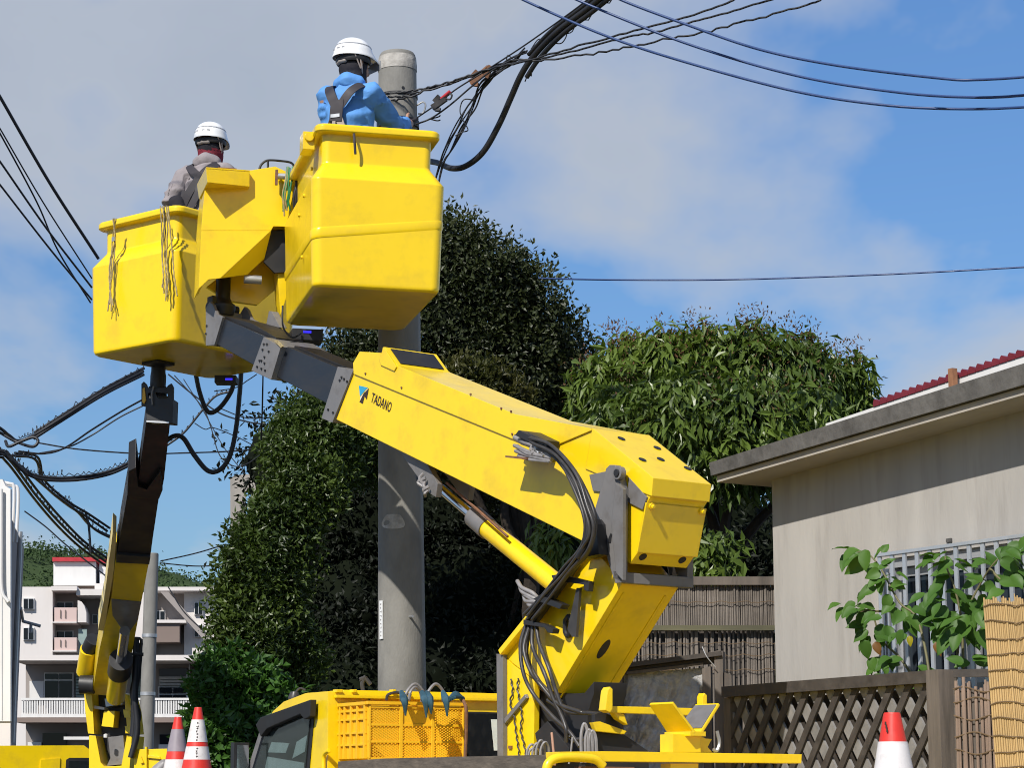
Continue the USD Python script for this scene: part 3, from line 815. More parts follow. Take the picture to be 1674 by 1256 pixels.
for y in (985, 1052, 1072, 1096):
    v = RP.uv([RP.hit(1200, y)])[0][1]
    n = 60
    part(rf, "wire", tube([RP.at(u0 + (u1 - u0) * k / n, v + 0.006 * math.sin(k * 0.9) + g.normal() * 0.002, -0.004) for k in range(n + 1)], 0.0022, 5), "twine")

# shed frame with plastic sheet
SP_ = Plane(P(1090, 1130, 12.5), (-0.25, -1, 0))
shed = thing("shed_frame", "rough wooden shed frame hung with crumpled clear plastic sheet", "shed", SP_.p * (1, 1, 0))
pw = lambda pix, a, b, nm, m: part(shed, nm, SP_.prism(pix, a, b, 0), m)
pw([(1000, 1088), (1180, 1066), (1182, 1073), (1000, 1096)], -0.05, 0.06, "roof_board", "wood_dark")
pw([(1000, 1097), (1174, 1075), (1174, 1084), (1000, 1105)], 0.0, 0.05, "beam", "wood_dark")
pw([(1025, 1099), (1150, 1084), (1150, 1089), (1025, 1104)], -0.012, -0.001, "batten", "wood_grey")
pw([(1148, 1094), (1162, 1090), (1166, 1285), (1152, 1285)], -0.01, 0.05, "post", "wood_grey")
pw([(1169, 1066), (1176, 1064), (1183, 1066), (1184, 1285), (1172, 1285)], -0.03, 0.05, "post", "wood_grey")
pw([(1008, 1104), (1017, 1103), (1021, 1285), (1012, 1285)], -0.005, 0.05, "post", "wood_grey")
pw([(1184, 1100), (1196, 1104), (1200, 1285), (1187, 1285)], -0.01, 0.04, "post", "wood_grey")
ns, nt = 80, 70
A, B, C_, D_ = SP_.hit(998, 1104, .03), SP_.hit(1150, 1092, .03), SP_.hit(1160, 1290, .03), SP_.hit(995, 1290, .03)
vv = []
for i in range(ns):
    for j in range(nt):
        s, t = i / (ns - 1), j / (nt - 1)
        p_ = (A * (1 - s) + B * s) * (1 - t) + (D_ * (1 - s) + C_ * s) * t
        f_ = fbm(np.array([[s * 9 + t * 3.5, t * 2.0, 0.3]]), 4, 9)[0] - 0.5 + 0.35 * (0.5 - abs(2 * noise(np.array([[s * 13 + t * 6, t * 5.0, 0.7]]), 4)[0] - 1))
        vv.append(p_ - SP_.n * (0.02 - 0.11 * f_ * min(1, 3 * t + 0.2)))
i, j = np.meshgrid(np.arange(ns - 1), np.arange(nt - 1), indexing="ij")
i, j = i.ravel(), j.ravel()
part(shed, "plastic_sheet", (np.array(vv), np.stack([i * nt + j, i * nt + j + 1, (i + 1) * nt + j + 1, (i + 1) * nt + j], 1)), "sheet", smooth=True)
part(shed, "wire", tube([SP_.hit(1148, 1058, -.06), SP_.hit(1156, 1075, -.07), SP_.hit(1170, 1092, -.06)], 0.003, 6, 5), "steel")

# lattice fence
fa, fb = P(1190, 1124, 12.0), P(1523, 1096, 10.35)
fd = unit((fb - fa) * (1, 1, 0))
FP = Plane(fa, np.cross(fd, (0, 0, 1)) * (1 if np.cross(fd, (0, 0, 1))[1] < 0 else -1))
if np.dot(FP.e1, fd) < 0:
    FP.e1 = -FP.e1
fence = thing("lattice_fence", "dark diagonal lattice fence in front of the house wall", "fence", fa * (1, 1, 0))
W_ = FP.uv([fb])[0][0]
ztop, zbot = -0.01, 1.15 - fa[2]
rect = sbox(0.02, zbot, W_ - 0.02, ztop - 0.03)
slope = math.tan(math.radians(52))
Hh = ztop - zbot
for lay, (sgn, mt, w, o) in enumerate(((1, "wood_dark", 0.042, 0.0), (-1, "wood_back", 0.064, 0.014))):
    stp = 0.148 if lay == 0 else 0.148
    for k in range(-14, 30):
        x0 = k * stp + 0.03
        dx = Hh / slope
        xa, xb = (x0, x0 + dx) if sgn > 0 else (x0 + dx, x0)
        dvec = unit((xb - xa, Hh))
        pr = np.array([-dvec[1], dvec[0]]) * w / 2
        e = np.array(dvec) * 0.1
        s = Polygon([np.array((xa, zbot)) - e - pr, np.array((xb, ztop)) + e - pr, np.array((xb, ztop)) + e + pr, np.array((xa, zbot)) - e + pr]).intersection(rect)
        if s.area < 4e-4 or s.geom_type != "Polygon":
            continue
        part(fence, "slat", FP.solid(s, o, o + 0.012), mt)
part(fence, "top_rail", FP.rect(-0.02, W_ + 0.02, ztop - 0.045, ztop + 0.012, -0.03, 0.055), "wood_dark")
part(fence, "post", FP.rect(-0.05, 0.02, -fa[2], ztop - 0.046, 0.0, 0.07), "wood_grey")
part(fence, "bottom_rail", FP.rect(0.03, W_, zbot - 0.06, zbot - 0.002, 0.0, 0.04), "wood_dark")
part(fence, "back_board", FP.rect(0.03, W_ - 0.02, zbot, ztop - 0.06, 0.10, 0.115), "wood_dark")  # added dark sheet so gaps between the slats read as shade
part(fence, "lower_board", FP.rect(0.03, W_, -fa[2], zbot - 0.061, 0.005, 0.03), "wood_dark")

pp = P(1541, 1180, 10.3)
ptop = P(1541, 1096, 10.3)[2]
single("fence_post", "thick weathered square wooden post between lattice and reed screens", "post", boxm((pp[0], pp[1], ptop / 2), (0.098, 0.10, ptop), [unit((fd[0], fd[1], 0)), unit((-fd[1], fd[0], 0)), (0, 0, 1)]), "wood_grey")

G2 = Plane(P(1590, 1180, 10.15), (-0.35, -1, 0))
if G2.e1[0] < 0:
    G2.e1 = -G2.e1
gs = thing("grey_reed_screen", "greyed reed screen under a dark crossbar beside the wooden post", "screen", G2.p * (1, 1, 0))
u0, u1 = G2.uv([G2.hit(1560, 1180)])[0][0], G2.uv([G2.hit(1640, 1180)])[0][0]
vt = G2.uv([G2.hit(1590, 1117)])[0][1]
part(gs, "reeds", reeds(G2, u0, u1, -G2.p[2] + 0.05, vt, 0.012, 0.0, g, 0.012, 0.002), "reed_mid", smooth=False, kind="stuff")
part(gs, "backing", G2.rect(u0, u1, -G2.p[2], vt - 0.03, 0.012, 0.02), "wood_grey")
part(gs, "crossbar", G2.rect(u0, u1, G2.uv([G2.hit(1590, 1107)])[0][1], G2.uv([G2.hit(1590, 1094)])[0][1], 0.025, 0.06), "wood_dark")
for y in (1128, 1145, 1174, 1202, 1230):
    v = G2.uv([G2.hit(1590, y)])[0][1]
    part(gs, "twine", tube([G2.at(u0 + (u1 - u0) * k / 14, v - 0.012 * math.sin(k / 14 * math.pi * 2.2 + y), -0.009) for k in range(15)], 0.003, 5), "twine")

G3 = Plane(P(1645, 1120, 9.3), (-0.2, -1, 0.0))
if G3.e1[0] < 0:
    G3.e1 = -G3.e1
ss = thing("straw_reed_screen", "new straw coloured reed screen bound with dark twine at the right edge", "screen", G3.p * (1, 1, 0))
ul, ub = G3.uv([G3.hit(1607, 979)])[0], G3.uv([G3.hit(1628, 1256)])[0]
vt, vb = ul[1], -G3.p[2] + 0.05
lean_k = (ub[0] - ul[0]) / (ul[1] - ub[1])
uleft = lambda v: ul[0] + (ul[1] - v) * lean_k
rings, u = [], 0.0
while u < 0.42:
    w = 0.0075 * g.uniform(0.6, 1.5)
    t = vt + g.normal() * 0.008
    ang = np.linspace(0, np.pi, 5)
    o = g.normal() * 0.002
    R_ = [np.array([G3.at(uleft(v) + u + w / 2 - math.cos(x) * w / 2, v, o - math.sin(x) * w * 0.55) for x in ang]) for v in (vb, t)]
    q = [(j, j + 1, 6 + j, 5 + j) for j in range(4)]
    rings.append(tm((np.vstack(R_), np.array(q))))
    u += w * 1.02
part(ss, "reeds", rings, "reed_new", smooth=False, kind="stuff")
part(ss, "backing", G3.solid(Polygon([(uleft(vb), vb), (uleft(vb) + 0.42, vb), (uleft(vt) + 0.42, vt - 0.02), (uleft(vt), vt - 0.02)]), 0.006, 0.012), "reed_new")
for k in range(14):
    y = 990 + 26.6 * k
    v = G3.uv([G3.hit(1640, y)])[0][1]
    part(ss, "twine", tube([G3.at(uleft(v) - 0.003 + 0.43 * i / 16, v + 0.004 * math.sin(i * 0.9 + k) - 0.006 * (i % 5 == 0) + 0.004 * math.sin(i * .3 + 2 * k), -0.0085) for i in range(17)], 0.0026, 5), "twine")

# ------------------------------------------------------------------ trees
def B(px, py, r, Y):
    p = P(px, py, Y)
    return (p, r * mpp(Y, p[2]))


def tree(name, label, blobs, leafm, clumps, per, length, width, droop, spread, seed, base, hang=0.0, cs=0.68, group=None, back=0.35, rag=0.12, coremat="core_shade", trunk_r=0.13):
    gg = np.random.default_rng(seed)
    t = thing(name, label, "tree", (base[0], base[1], 0), group)
    top = np.mean([b[0] for b in blobs], axis=0)
    part(t, "trunk", limb((base[0], base[1], -0.05), top, trunk_r, trunk_r * 0.45, gg), "bark")
    big = sorted(blobs, key=lambda b: -b[1])[:7]
    for c, r in big:
        st = np.array([base[0], base[1], 0]) * 0.35 + top * 0.65
        part(t, "limb", limb(st, c, trunk_r * 0.45, trunk_r * 0.15, gg), "bark")
    pos, ax, nr, ln, wd, dr = crown(blobs, clumps, per, length, width, droop, spread, seed, hang, back, rag)
    return t, (pos, ax, nr, ln, wd, dr)


def finish_tree(t, arr, leafm, blobs, cs, seed, coremat="core_shade"):
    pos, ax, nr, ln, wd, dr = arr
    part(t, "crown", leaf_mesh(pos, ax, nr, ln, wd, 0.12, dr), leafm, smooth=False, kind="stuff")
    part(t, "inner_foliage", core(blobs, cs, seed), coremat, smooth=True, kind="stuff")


# tall dark tree behind the pole: a crown over a hollow darkened by leaf colour
tb = [B(735, 425, 62, 21.8), B(790, 470, 70, 21.8), B(850, 490, 58, 22.0), B(880, 560, 62, 22.2), B(930, 590, 34, 22.4), B(740, 520, 80, 21.8), B(830, 590, 85, 22.1), B(905, 640, 60, 22.5), B(760, 640, 75, 22.2),
      B(600, 590, 60, 22.0), B(575, 640, 60, 22.2), B(660, 600, 70, 22.0), B(790, 720, 90, 23.0), B(880, 730, 80, 23.0)]
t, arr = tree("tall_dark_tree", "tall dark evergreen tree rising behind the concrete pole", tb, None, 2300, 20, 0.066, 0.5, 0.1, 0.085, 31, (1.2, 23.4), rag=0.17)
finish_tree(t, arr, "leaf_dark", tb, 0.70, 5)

# deep undergrowth behind it, its shade painted into near black leaf colour
ub = [B(480, 760, 90, 24.8), B(560, 740, 90, 24.8), B(600, 860, 110, 25.0), B(500, 900, 110, 25.0), B(560, 1010, 120, 24.8), B(470, 1040, 100, 24.6), B(730, 840, 110, 25.2), B(820, 850, 110, 25.2),
      B(740, 980, 120, 25.0), B(850, 980, 110, 25.0), B(940, 900, 100, 25.0), B(1010, 980, 90, 25.0), B(700, 1100, 110, 24.6), B(830, 1110, 110, 24.6), B(560, 1130, 110, 24.4), B(960, 1080, 100, 24.6), B(1150, 850, 110, 24.8), B(1230, 900, 80, 24.8), B(1060, 860, 110, 25.0), B(1180, 1000, 90, 24.8)]
t, arr = tree("shaded_thicket", "thicket behind the pole and boom with deep shade painted into black green leaves", ub, None, 1500, 16, 0.085, 0.5, 0.1, 0.11, 32, (-1.35, 25.7), trunk_r=0.1)
finish_tree(t, arr, "leaf_thicket_shade", ub, 0.82, 6)

# left tree, its edge catching the sun
lb = [B(504, 704, 41, 20.6), B(481, 740, 37, 20.4), B(526, 760, 50, 20.8), B(496, 800, 47, 20.3), B(466, 850, 43, 20.2), B(423, 900, 40, 20.0), B(403, 950, 40, 19.9), B(396, 1010, 37, 19.8), B(448, 930, 50, 20.2), B(438, 1010, 55, 20.2), B(408, 1060, 43, 19.8), B(468, 1080, 50, 20.4), B(566, 714, 35, 21.1), B(616, 760, 25, 21.4)]
t, arr = tree("left_tree", "sunlit green tree left of the pole above the truck cab", lb, None, 2000, 20, 0.066, 0.45, 0.12, 0.075, 33, (-2.3, 21.0), back=0.3, rag=0.16)
finish_tree(t, arr, "leaf_left", lb, 0.62, 7)

bb = [B(365, 1125, 40, 19.2), B(400, 1140, 42, 19.3), B(350, 1180, 34, 19.1), B(385, 1200, 45, 19.1), B(340, 1225, 26, 19.0), B(420, 1200, 42, 19.4), B(395, 1250, 50, 19.1), B(450, 1150, 34, 19.6)]
gb = np.random.default_rng(4)
bush = thing("green_bush", "bright green leafy bush between the road cones and the truck cab", "bush", (P(385, 1200, 19.3)[0], 19.4, 0))
arr = crown(bb, 460, 16, 0.100, 0.5, 0.15, 0.075, 34, 0.05, 0.3, 0.17)
part(bush, "stem", limb((P(385, 1200, 19.3)[0], 19.4, -0.05), P(385, 1190, 19.3), 0.04, 0.015, gb), "bark")
finish_tree(bush, arr, "leaf_bush", bb, 0.6, 8)

# mango tree
mb = [B(1085, 574, 24, 15.9), B(1150, 568, 22, 15.8), B(1225, 566, 26, 15.8), B(1300, 576, 24, 15.8), B(1395, 612, 22, 16.0), B(1020, 580, 20, 16.1), B(965, 640, 22, 16.3), B(1010, 636, 56, 16.2), B(1060, 616, 52, 16.0), B(1120, 616, 56, 15.9), B(1190, 611, 56, 15.8), B(1255, 606, 54, 15.8), B(1310, 616, 49, 15.9), B(1360, 641, 44, 16.1), B(1395, 671, 32, 16.2), B(980, 686, 44, 16.4),
      B(1040, 706, 69, 15.8), B(1130, 706, 74, 15.5), B(1220, 706, 74, 15.4), B(1310, 706, 64, 15.6), B(1090, 740, 54, 15.5), B(1170, 750, 54, 15.4), B(1000, 730, 44, 16.0), B(1230, 740, 54, 15.6), B(1160, 900, 22, 14.6), B(1185, 885, 18, 14.6), B(1165, 935, 20, 14.5), B(1190, 925, 12, 14.5), B(905, 895, 22, 15.2), B(900, 870, 18, 15.3)]
mt, arr = tree("mango_tree", "mango tree with drooping leaves and brown blossom above the roof", mb, None, 1500, 12, 0.120, 0.30, 0.22, 0.05, 35, (1.5, 16.6), hang=1.35, back=0.3, rag=0.15)
pos, ax, nr, ln, wd, dr = arr
front = np.argsort(pos[:, 1] + 0.35 * np.random.default_rng(3).normal(size=len(pos)))[:280]
keep = np.ones(len(pos), bool)
keep[front] = False
for k in front:
    part(mt, "leaf", leaf_mesh(pos[k:k + 1], ax[k:k + 1], nr[k:k + 1], ln[k:k + 1], wd[k:k + 1], 0.12, dr), "leaf_mango", smooth=False)
finish_tree(mt, tuple(x[keep] if hasattr(x, "shape") else x for x in arr), "leaf_mango", mb, 0.66, 9)
gm = np.random.default_rng(77)
sp = []
for k in range(230):
    c, r = mb[gm.integers(0, 24) if k % 2 else gm.integers(0, 16)]
    d = unit(gm.normal(size=3) + (0, -0.6, 0.55))
    if d[1] > 0.25:
        continue
    o = c + d * r * 1.04
    for q in range(gm.integers(10, 22)):
        e = unit(d * 0.3 + gm.normal(size=3) * 0.45 + (0, 0, 1.0))
        sp.append((o + e * gm.uniform(0.0, 0.21), e * 0.6 + gm.normal(size=3) * 0.5, gm.normal(size=3)))
sp = [np.array(x) for x in zip(*sp)]
part(mt, "blossom", leaf_mesh(sp[0], sp[1], sp[2], gm.uniform(0.02, 0.045, len(sp[0])), gm.uniform(0.008, 0.016, len(sp[0]))), "blossom", smooth=False, kind="stuff")

# brown green flush of young shoots before the tall tree
yb = [B(765, 610, 22, 21.2), B(800, 618, 20, 21.2), B(830, 635, 20, 21.3), B(735, 625, 18, 21.3), B(855, 650, 14, 21.4)]
sh = thing("young_shoot_bush", "small clump of brownish young shoots showing above the boom", "bush", (P(790, 640, 21.2)[0], 21.3, 0))
part(sh, "stem", limb((P(790, 640, 25.9)[0], 25.9, -0.05), P(790, 680, 23.6), 0.05, 0.02, gb), "bark")
arr = crown(yb, 150, 14, 0.07, 0.45, 0.1, 0.05, 36, -0.5, 0.3)
part(sh, "crown", leaf_mesh(*arr[:5], 0.12, 0.1), leafmat("leaf_shoot", (0.05, 0.06, 0.014), (0.09, 0.075, 0.02), (0.14, 0.10, 0.03)), smooth=False, kind="stuff")

# ------------------------------------------------------------------ utility poles
pole = thing("utility_pole", "thick bare concrete utility pole the blue clad worker is reaching", "utility pole", (-0.666, 14.2, 0))
ptp = np.array([-0.773, 14.2, 6.475])
pbt = np.array([-0.666, 14.2, 0.0])
pax = unit(ptp - pbt)
part(pole, "shaft", lathe([(0.0, -0.1), (0.170, -0.1), (0.1275, np.linalg.norm(ptp - pbt) - 0.06), (0.121, np.linalg.norm(ptp - pbt) - 0.015), (0.112, np.linalg.norm(ptp - pbt)), (0.0, np.linalg.norm(ptp - pbt) + 0.004)], pbt, pax, 40), "pole", smooth=50)
PR = lambda z: 0.1275 + (6.475 - z) * 0.0065
PC = lambda z: pbt + (ptp - pbt) * (z / 6.475)


def onpole(px, py, out=0.0):
    """A point on the shaft's skin."""
    z = 4.0
    for _ in range(8):
        c = PC(z)
        q = P(px, py, c[1] - PR(z))
        dx = np.clip((q[0] - c[0]) / PR(z), -1, 1)
        q = P(px, py, c[1] - PR(z) * math.sqrt(1 - dx * dx))
        z = q[2]
    c = PC(z)
    n = unit((q - c) * (1, 1, 0))
    return np.array([*(c[:2] + n[:2] * (PR(z) + out)), z]), n


ring = lambda z, r0, h: lathe([(PR(z) + 0.0005, -h / 2), (PR(z) + r0, -h / 2), (PR(z) + r0, h / 2), (PR(z) + 0.0005, h / 2)], PC(z), pax, 40)
zt = onpole(650, 150)[0][2]
part(pole, "mortar_patch", lathe([(PR(6.4) + 0.003, -0.05), (PR(6.4) + 0.004, -0.01), (PR(6.4) - 0.002, 0.045)], PC(6.4), pax, 40), "polecap")
part(pole, "wire_band", ring(zt, 0.006, 0.018), "rubber")
zt2 = onpole(660, 196)[0][2]
part(pole, "clamp_band", ring(zt2, 0.012, 0.05), "black")
part(pole, "hole_plug", cyl(onpole(659, 143, -0.01)[0], onpole(659, 143, 0.002)[0], 0.011, n=12), "rubber")
o, n = onpole(680, 172, 0.0)
part(pole, "hook", tube([o, o + (0.04, -0.01, 0.02), o + (0.06, -0.01, 0.0), o + (0.045, 0, -0.05), o + (0.01, 0, -0.06)], 0.006, 8, 5), "steel")
o, n = onpole(670, 1009, 0.0)
part(pole, "step_bolt", cyl(o - n * 0.02, o + n * 0.05, 0.008, n=10), "steel")
o, n = onpole(624, 1014, 0.006)
pd = np.cross((0, 0, 1), n)
plt = part(pole, "number_plate", boxm(o, (0.034, 0.006, 0.245), [pd, n, pax]), "plate")
gq = np.random.default_rng(5)
for k in range(9):
    for q in range(2):
        cc_ = o + n * 0.0036 + pax * (0.10 - k * 0.025 + gq.normal() * 0.002) + pd * gq.normal() * 0.003
        part(plt, "character", boxm(cc_, (0.010 if q else 0.003, 0.001, 0.003 if q else 0.011), [pd, n, pax]), "ink")
for x0, x1, y0, y1 in ((624, 662, 836, 868),):
    pts = []
    for a in np.linspace(0, 2 * np.pi, 22):
        px_ = 643 + 18 * math.cos(a) * (1 + 0.15 * math.sin(3 * a))
        py_ = 853 + 15 * math.sin(a) * (1 + 0.2 * math.cos(2 * a))
        pts.append(onpole(px_, py_, 0.003)[0])
    cpt = onpole(643, 853, 0.006)[0]
    vs = np.vstack([pts, cpt])
    part(pole, "mortar_smear", (vs, [(i, (i + 1) % 22, 22) for i in range(22)]), "polecap", smooth=True)

p2b, p2t = P(238, 1256, 40), P(239, 905, 40)
p2b[2] = 0
p2 = thing("far_utility_pole", "slim grey utility pole behind the left hand truck's boom", "utility pole", p2b * (1, 1, 0))
part(p2, "shaft", lathe([(0.0, 0), (0.14, 0), (0.122, p2t[2] - 0.02), (0.11, p2t[2]), (0, p2t[2] + 0.004)], p2b, (0, 0, 1), 30), "pole", smooth=50)
for y in (1040, 1135):
    z = P(239, y, 40)[2]
    part(p2, "clamp_band", lathe([(0.126, -0.03), (0.137, -0.03), (0.137, 0.03), (0.126, 0.03)], p2b + (0, 0, z), (0, 0, 1), 24), "steel")

# ------------------------------------------------------------------ big leaved plant at the window
gp = np.random.default_rng(15)
plant = thing("window_plant", "climbing shrub with large heart shaped leaves in front of the barred window", "shrub", P(1520, 1180, 11.2) * (1, 1, 0))
PD = 11.25


def bigleaf(p, ax, nr, l, w):
    ax = unit(ax)
    nr = unit(np.array(nr) - ax * np.dot(nr, ax))
    sd = np.cross(ax, nr)
    v, f = [], []
    prof = [(0, 0.02), (0.06, 0.28), (0.18, 0.46), (0.36, 0.50), (0.55, 0.42), (0.74, 0.27), (0.9, 0.10), (1.0, 0.0)]
    for s, h in prof:
        cdrop = -nr * l * 0.20 * s * s
        c_ = p + ax * l * s * (1 - 0.12 * s) + cdrop
        up = nr * w * h * 0.30
        wav = nr * w * 0.05 * math.sin(s * 9 + p[0] * 50)
        v += [c_ + sd * w * h + up + wav, c_ + sd * w * h * 0.5 + up * 0.35, c_, c_ - sd * w * h * 0.5 + up * 0.35, c_ - sd * w * h + up - wav]
    for i in range(len(prof) - 1):
        for j in range(4):
            a = i * 5 + j
            f.append((a, a + 1, a + 6, a + 5))
    return tm((np.array(v), np.array(f)))


stems = [[(1525, 1160), (1515, 1075), (1498, 1010), (1470, 985), (1440, 930), (1418, 905), (1402, 903)], [(1495, 1110), (1470, 1075), (1440, 1045), (1425, 1000), (1410, 1000)], [(1560, 1150), (1568, 1040), (1580, 1000), (1600, 960), (1618, 930), (1640, 905)],
         [(1575, 1120), (1572, 1020), (1560, 960), (1548, 930), (1545, 910)], [(1470, 1000), (1430, 1000), (1400, 1000), (1378, 1000)], [(1530, 1200), (1500, 1130), (1505, 1110)], [(1618, 930), (1640, 950), (1670, 945)],
         [(1470, 1290), (1440, 1230), (1430, 1205), (1405, 1195)], [(1490, 1290), (1470, 1230), (1490, 1215)]]
PDX = lambda x: float(np.interp(x, [1380, 1680], [11.45, 10.45]))
for s in stems:
    part(plant, "stem", tube([P(x, y, PDX(x) + 0.05 + gp.normal() * 0.03) for x, y in s], [0.0075, 0.003], 6, 5), "stem")
LV = [(1402, 898, 46, 205), (1418, 912, 50, 215), (1388, 905, 40, 235), (1430, 915, 30, 70), (1440, 935, 40, 195), (1432, 960, 40, 200), (1445, 925, 28, 60), (1452, 965, 34, 35), (1462, 985, 40, 215), (1420, 998, 40, 205), (1385, 992, 42, 215), (1400, 995, 42, 225), (1430, 1000, 44, 225), (1415, 1022, 40, 215), (1422, 1040, 44, 240), (1440, 1020, 40, 265), (1475, 1000, 40, 230), (1488, 1005, 40, 300), (1500, 1010, 42, 330), (1476, 1030, 36, 250),
      (1530, 920, 50, 180), (1545, 905, 46, 190), (1560, 915, 44, 350), (1555, 930, 46, 215), (1540, 955, 46, 215), (1530, 970, 46, 220), (1520, 985, 44, 225), (1555, 965, 48, 330), (1575, 975, 50, 310), (1590, 985, 46, 300), (1565, 1000, 56, 200), (1575, 1010, 60, 190), (1590, 1015, 48, 260), (1600, 1000, 44, 285), (1560, 1030, 48, 230), (1580, 1035, 44, 310), (1600, 1030, 42, 290), (1545, 1025, 46, 215), (1610, 950, 44, 160), (1625, 950, 48, 15), (1620, 925, 40, 145), (1635, 905, 46, 10), (1645, 900, 42, 330), (1650, 925, 50, 330), (1660, 950, 46, 10), (1655, 940, 40, 300), (1668, 905, 40, 20), (1640, 965, 46, 200),
      (1590, 1080, 42, 10), (1575, 1085, 36, 150), (1470, 1085, 36, 170), (1455, 1080, 40, 205), (1440, 1090, 44, 195), (1430, 1075, 40, 250), (1500, 1100, 36, 20), (1508, 1115, 40, 195), (1515, 1105, 40, 320), (1500, 1125, 38, 250), (1520, 1130, 34, 280), (1405, 1195, 44, 175), (1420, 1192, 44, 200), (1415, 1210, 44, 235), (1435, 1200, 40, 320), (1490, 1215, 44, 355), (1500, 1225, 42, 330), (1440, 1235, 40, 300), (1470, 1245, 40, 200), (1455, 1050, 34, 140), (1545, 990, 40, 250), (1610, 985, 44, 250), (1460, 950, 30, 320)]
for x, y, l_, a in list(LV):
    for rep in range(2 if y < 1160 else 0):
        LV.append((x + gp.integers(-16, 17), y + gp.integers(-14, 15), l_ * 0.9, a + gp.integers(-50, 50)))
for x, y, l_, a in LV:
    d0 = PDX(x) + gp.normal() * 0.07
    s = mpp(d0, 2.6)
    aa = math.radians(a)
    ax = np.array([math.cos(aa), gp.normal() * 0.3 - 0.25, math.sin(aa) * 0.9 - 0.1])
    nr = np.array([-0.25 + gp.normal() * 0.35, -0.6 + gp.normal() * 0.3, 0.75 + gp.normal() * 0.3])
    base = P(x, y, d0)
    part(plant, "leaf", bigleaf(base, ax, nr, l_ * s * gp.uniform(0.8, 1.08), l_ * s * 0.52), "leaf_plant", smooth=True)
for x, y, l_, a, m in ((1487, 1040, 25, 270, "leaf_yellow"), (1530, 1050, 34, 285, "leaf_brown"), (1430, 1050, 34, 290, "leaf_brown"), (1500, 1240, 34, 300, "leaf_yellow"), (1525, 1045, 30, 320, "leaf_plant")):
    part(plant, "leaf", bigleaf(P(x, y, PDX(x) - 0.05), (math.cos(math.radians(a)), -0.2, math.sin(math.radians(a))), (-0.3, -0.9, 0.2), l_ * mpp(PD) * 0.8, l_ * mpp(PD) * 0.42), m, label="yellowed drooping leaf" if m != "leaf_plant" else None)

# ------------------------------------------------------------------ main boom truck (runs away from the viewer to the left)
AM = math.radians(53)
H_ = np.array([math.cos(AM), -math.sin(AM), 0])
MP = Plane(P(1057, 850, 10.35), (-math.sin(AM), -math.cos(AM), 0))
WB = 0.355
Z_ = np.array([0, 0, 1.0])
C0 = P(536, 1180, 11.6)
truck = thing("bucket_truck", "yellow bucket truck with folding boom in the foreground", "bucket truck", (0.2, 11.0, 0))
ZD = 1.15
mx = lambda nm, pix, a, b, m, ref=None, par=None, label=None, smooth=35: part(par or truck, nm, MP.prism(pix, a, b, ref), m, smooth=smooth, label=label)

# upper boom
boom = mx("upper_boom", [(579, 611), (852, 722), (966, 701.5), (1066, 783), (1064, 812), (1058, 822), (1043, 903), (1030, 922), (1003, 910), (952, 884.5), (550, 686)], 0, WB, "yellow")
cover = mx("boom_cover", [(577, 594), (588, 575), (622, 577), (647, 597), (842, 677.5), (966, 700.5), (966.5, 704), (905, 730), (852, 724), (578, 611.5)], -0.009, WB + 0.009, "yellow", par=boom)
mx("knuckle_cover", [(968, 700), (1068, 782), (1065, 811.5), (1058.5, 809), (957, 767), (968, 701.5)], -0.006, WB + 0.006, "yellow", par=boom)
for x, y in ((598, 611), (657, 634), (838, 710), (843, 712), (820, 668), (836, 673), (770, 645)):
    o = MP.hit(x, y, -0.009)
    part(cover, "screw", cyl(o - MP.n * 0.001, o + MP.n * 0.006, 0.006, n=8), "rust")
wd = mx("head_wedge", [(620, 594), (626, 568), (629, 567.5), (650, 598)], 0.0, WB, "yellow", label="raised wedge with dark inset panel")
q = [MP.hit(x, y, o) for o, x, y in ((0.025, 629.5, 572), (WB - 0.025, 0, 0), (WB - 0.025, 0, 0), (0.025, 646, 596))] if False else None
a0, a1 = MP.hit(629, 567.5), MP.hit(650, 598)
dn = unit(np.cross(a1 - a0, MP.n))
dn = dn if dn[2] > 0 else -dn
e0, e1 = a0 + (a1 - a0) * 0.10, a0 + (a1 - a0) * 0.88
s_ = -MP.n
c_ = [e0 + s_ * 0.03, e0 + s_ * (WB - 0.03), e1 + s_ * (WB - 0.03), e1 + s_ * 0.03]
part(wd, "dark_panel", hexa([x + dn * 0.0005 for x in c_] + [x + dn * 0.006 for x in c_]), "rubber")
o = MP.hit(624, 592, -0.008)
part(wd, "side_plate", MP.prism([(620, 588), (626, 573), (630, 572), (648, 600), (644, 607), (622, 597)], -0.016, -0.0095), "yellow")
# holes in the knuckle's slanted top, bolts on its end
k0, k1 = MP.hit(968, 700, -0.006), MP.hit(1068, 782, -0.006)
kn = unit(np.cross(k1 - k0, MP.n))
kn = kn if kn[2] > 0 else -kn
for s, t in ((0.18, 0.32), (0.30, 0.82), (0.62, 0.22), (0.56, 0.60), (0.70, 0.92)):
    o = k0 + (k1 - k0) * s - MP.n * (WB + 0.012) * t
    part(boom, "hole_plug", cyl(o + kn * 0.0005, o + kn * 0.004, 0.020, n=16), "rubber")  # black disc standing in for the dark of an open hole
b0, b1 = MP.hit(1058, 822), MP.hit(1043, 903)
bn = unit(np.cross(b1 - b0, MP.n))
bn = bn if np.dot(bn, H_) > 0 else -bn
c_ = [b0 + bn * 0.001 - MP.n * (-0.012), b0 + bn * 0.001 - MP.n * (WB + 0.012), b1 + bn * 0.001 - MP.n * (WB + 0.012), b1 + bn * 0.001 - MP.n * (-0.012)]
ep = part(boom, "end_plate", hexa(c_ + [x + bn * 0.010 for x in c_]), "yellow")
for s, t in ((0.06, 0.06), (0.06, 0.95)):
    o = b0 + (b1 - b0) * s - MP.n * WB * t + bn * 0.011
    part(ep, "bolt", [cyl(o, o + bn * 0.008, 0.017, n=14), cyl(o + bn * 0.008, o + bn * 0.022, 0.010, n=6)], "yellow")
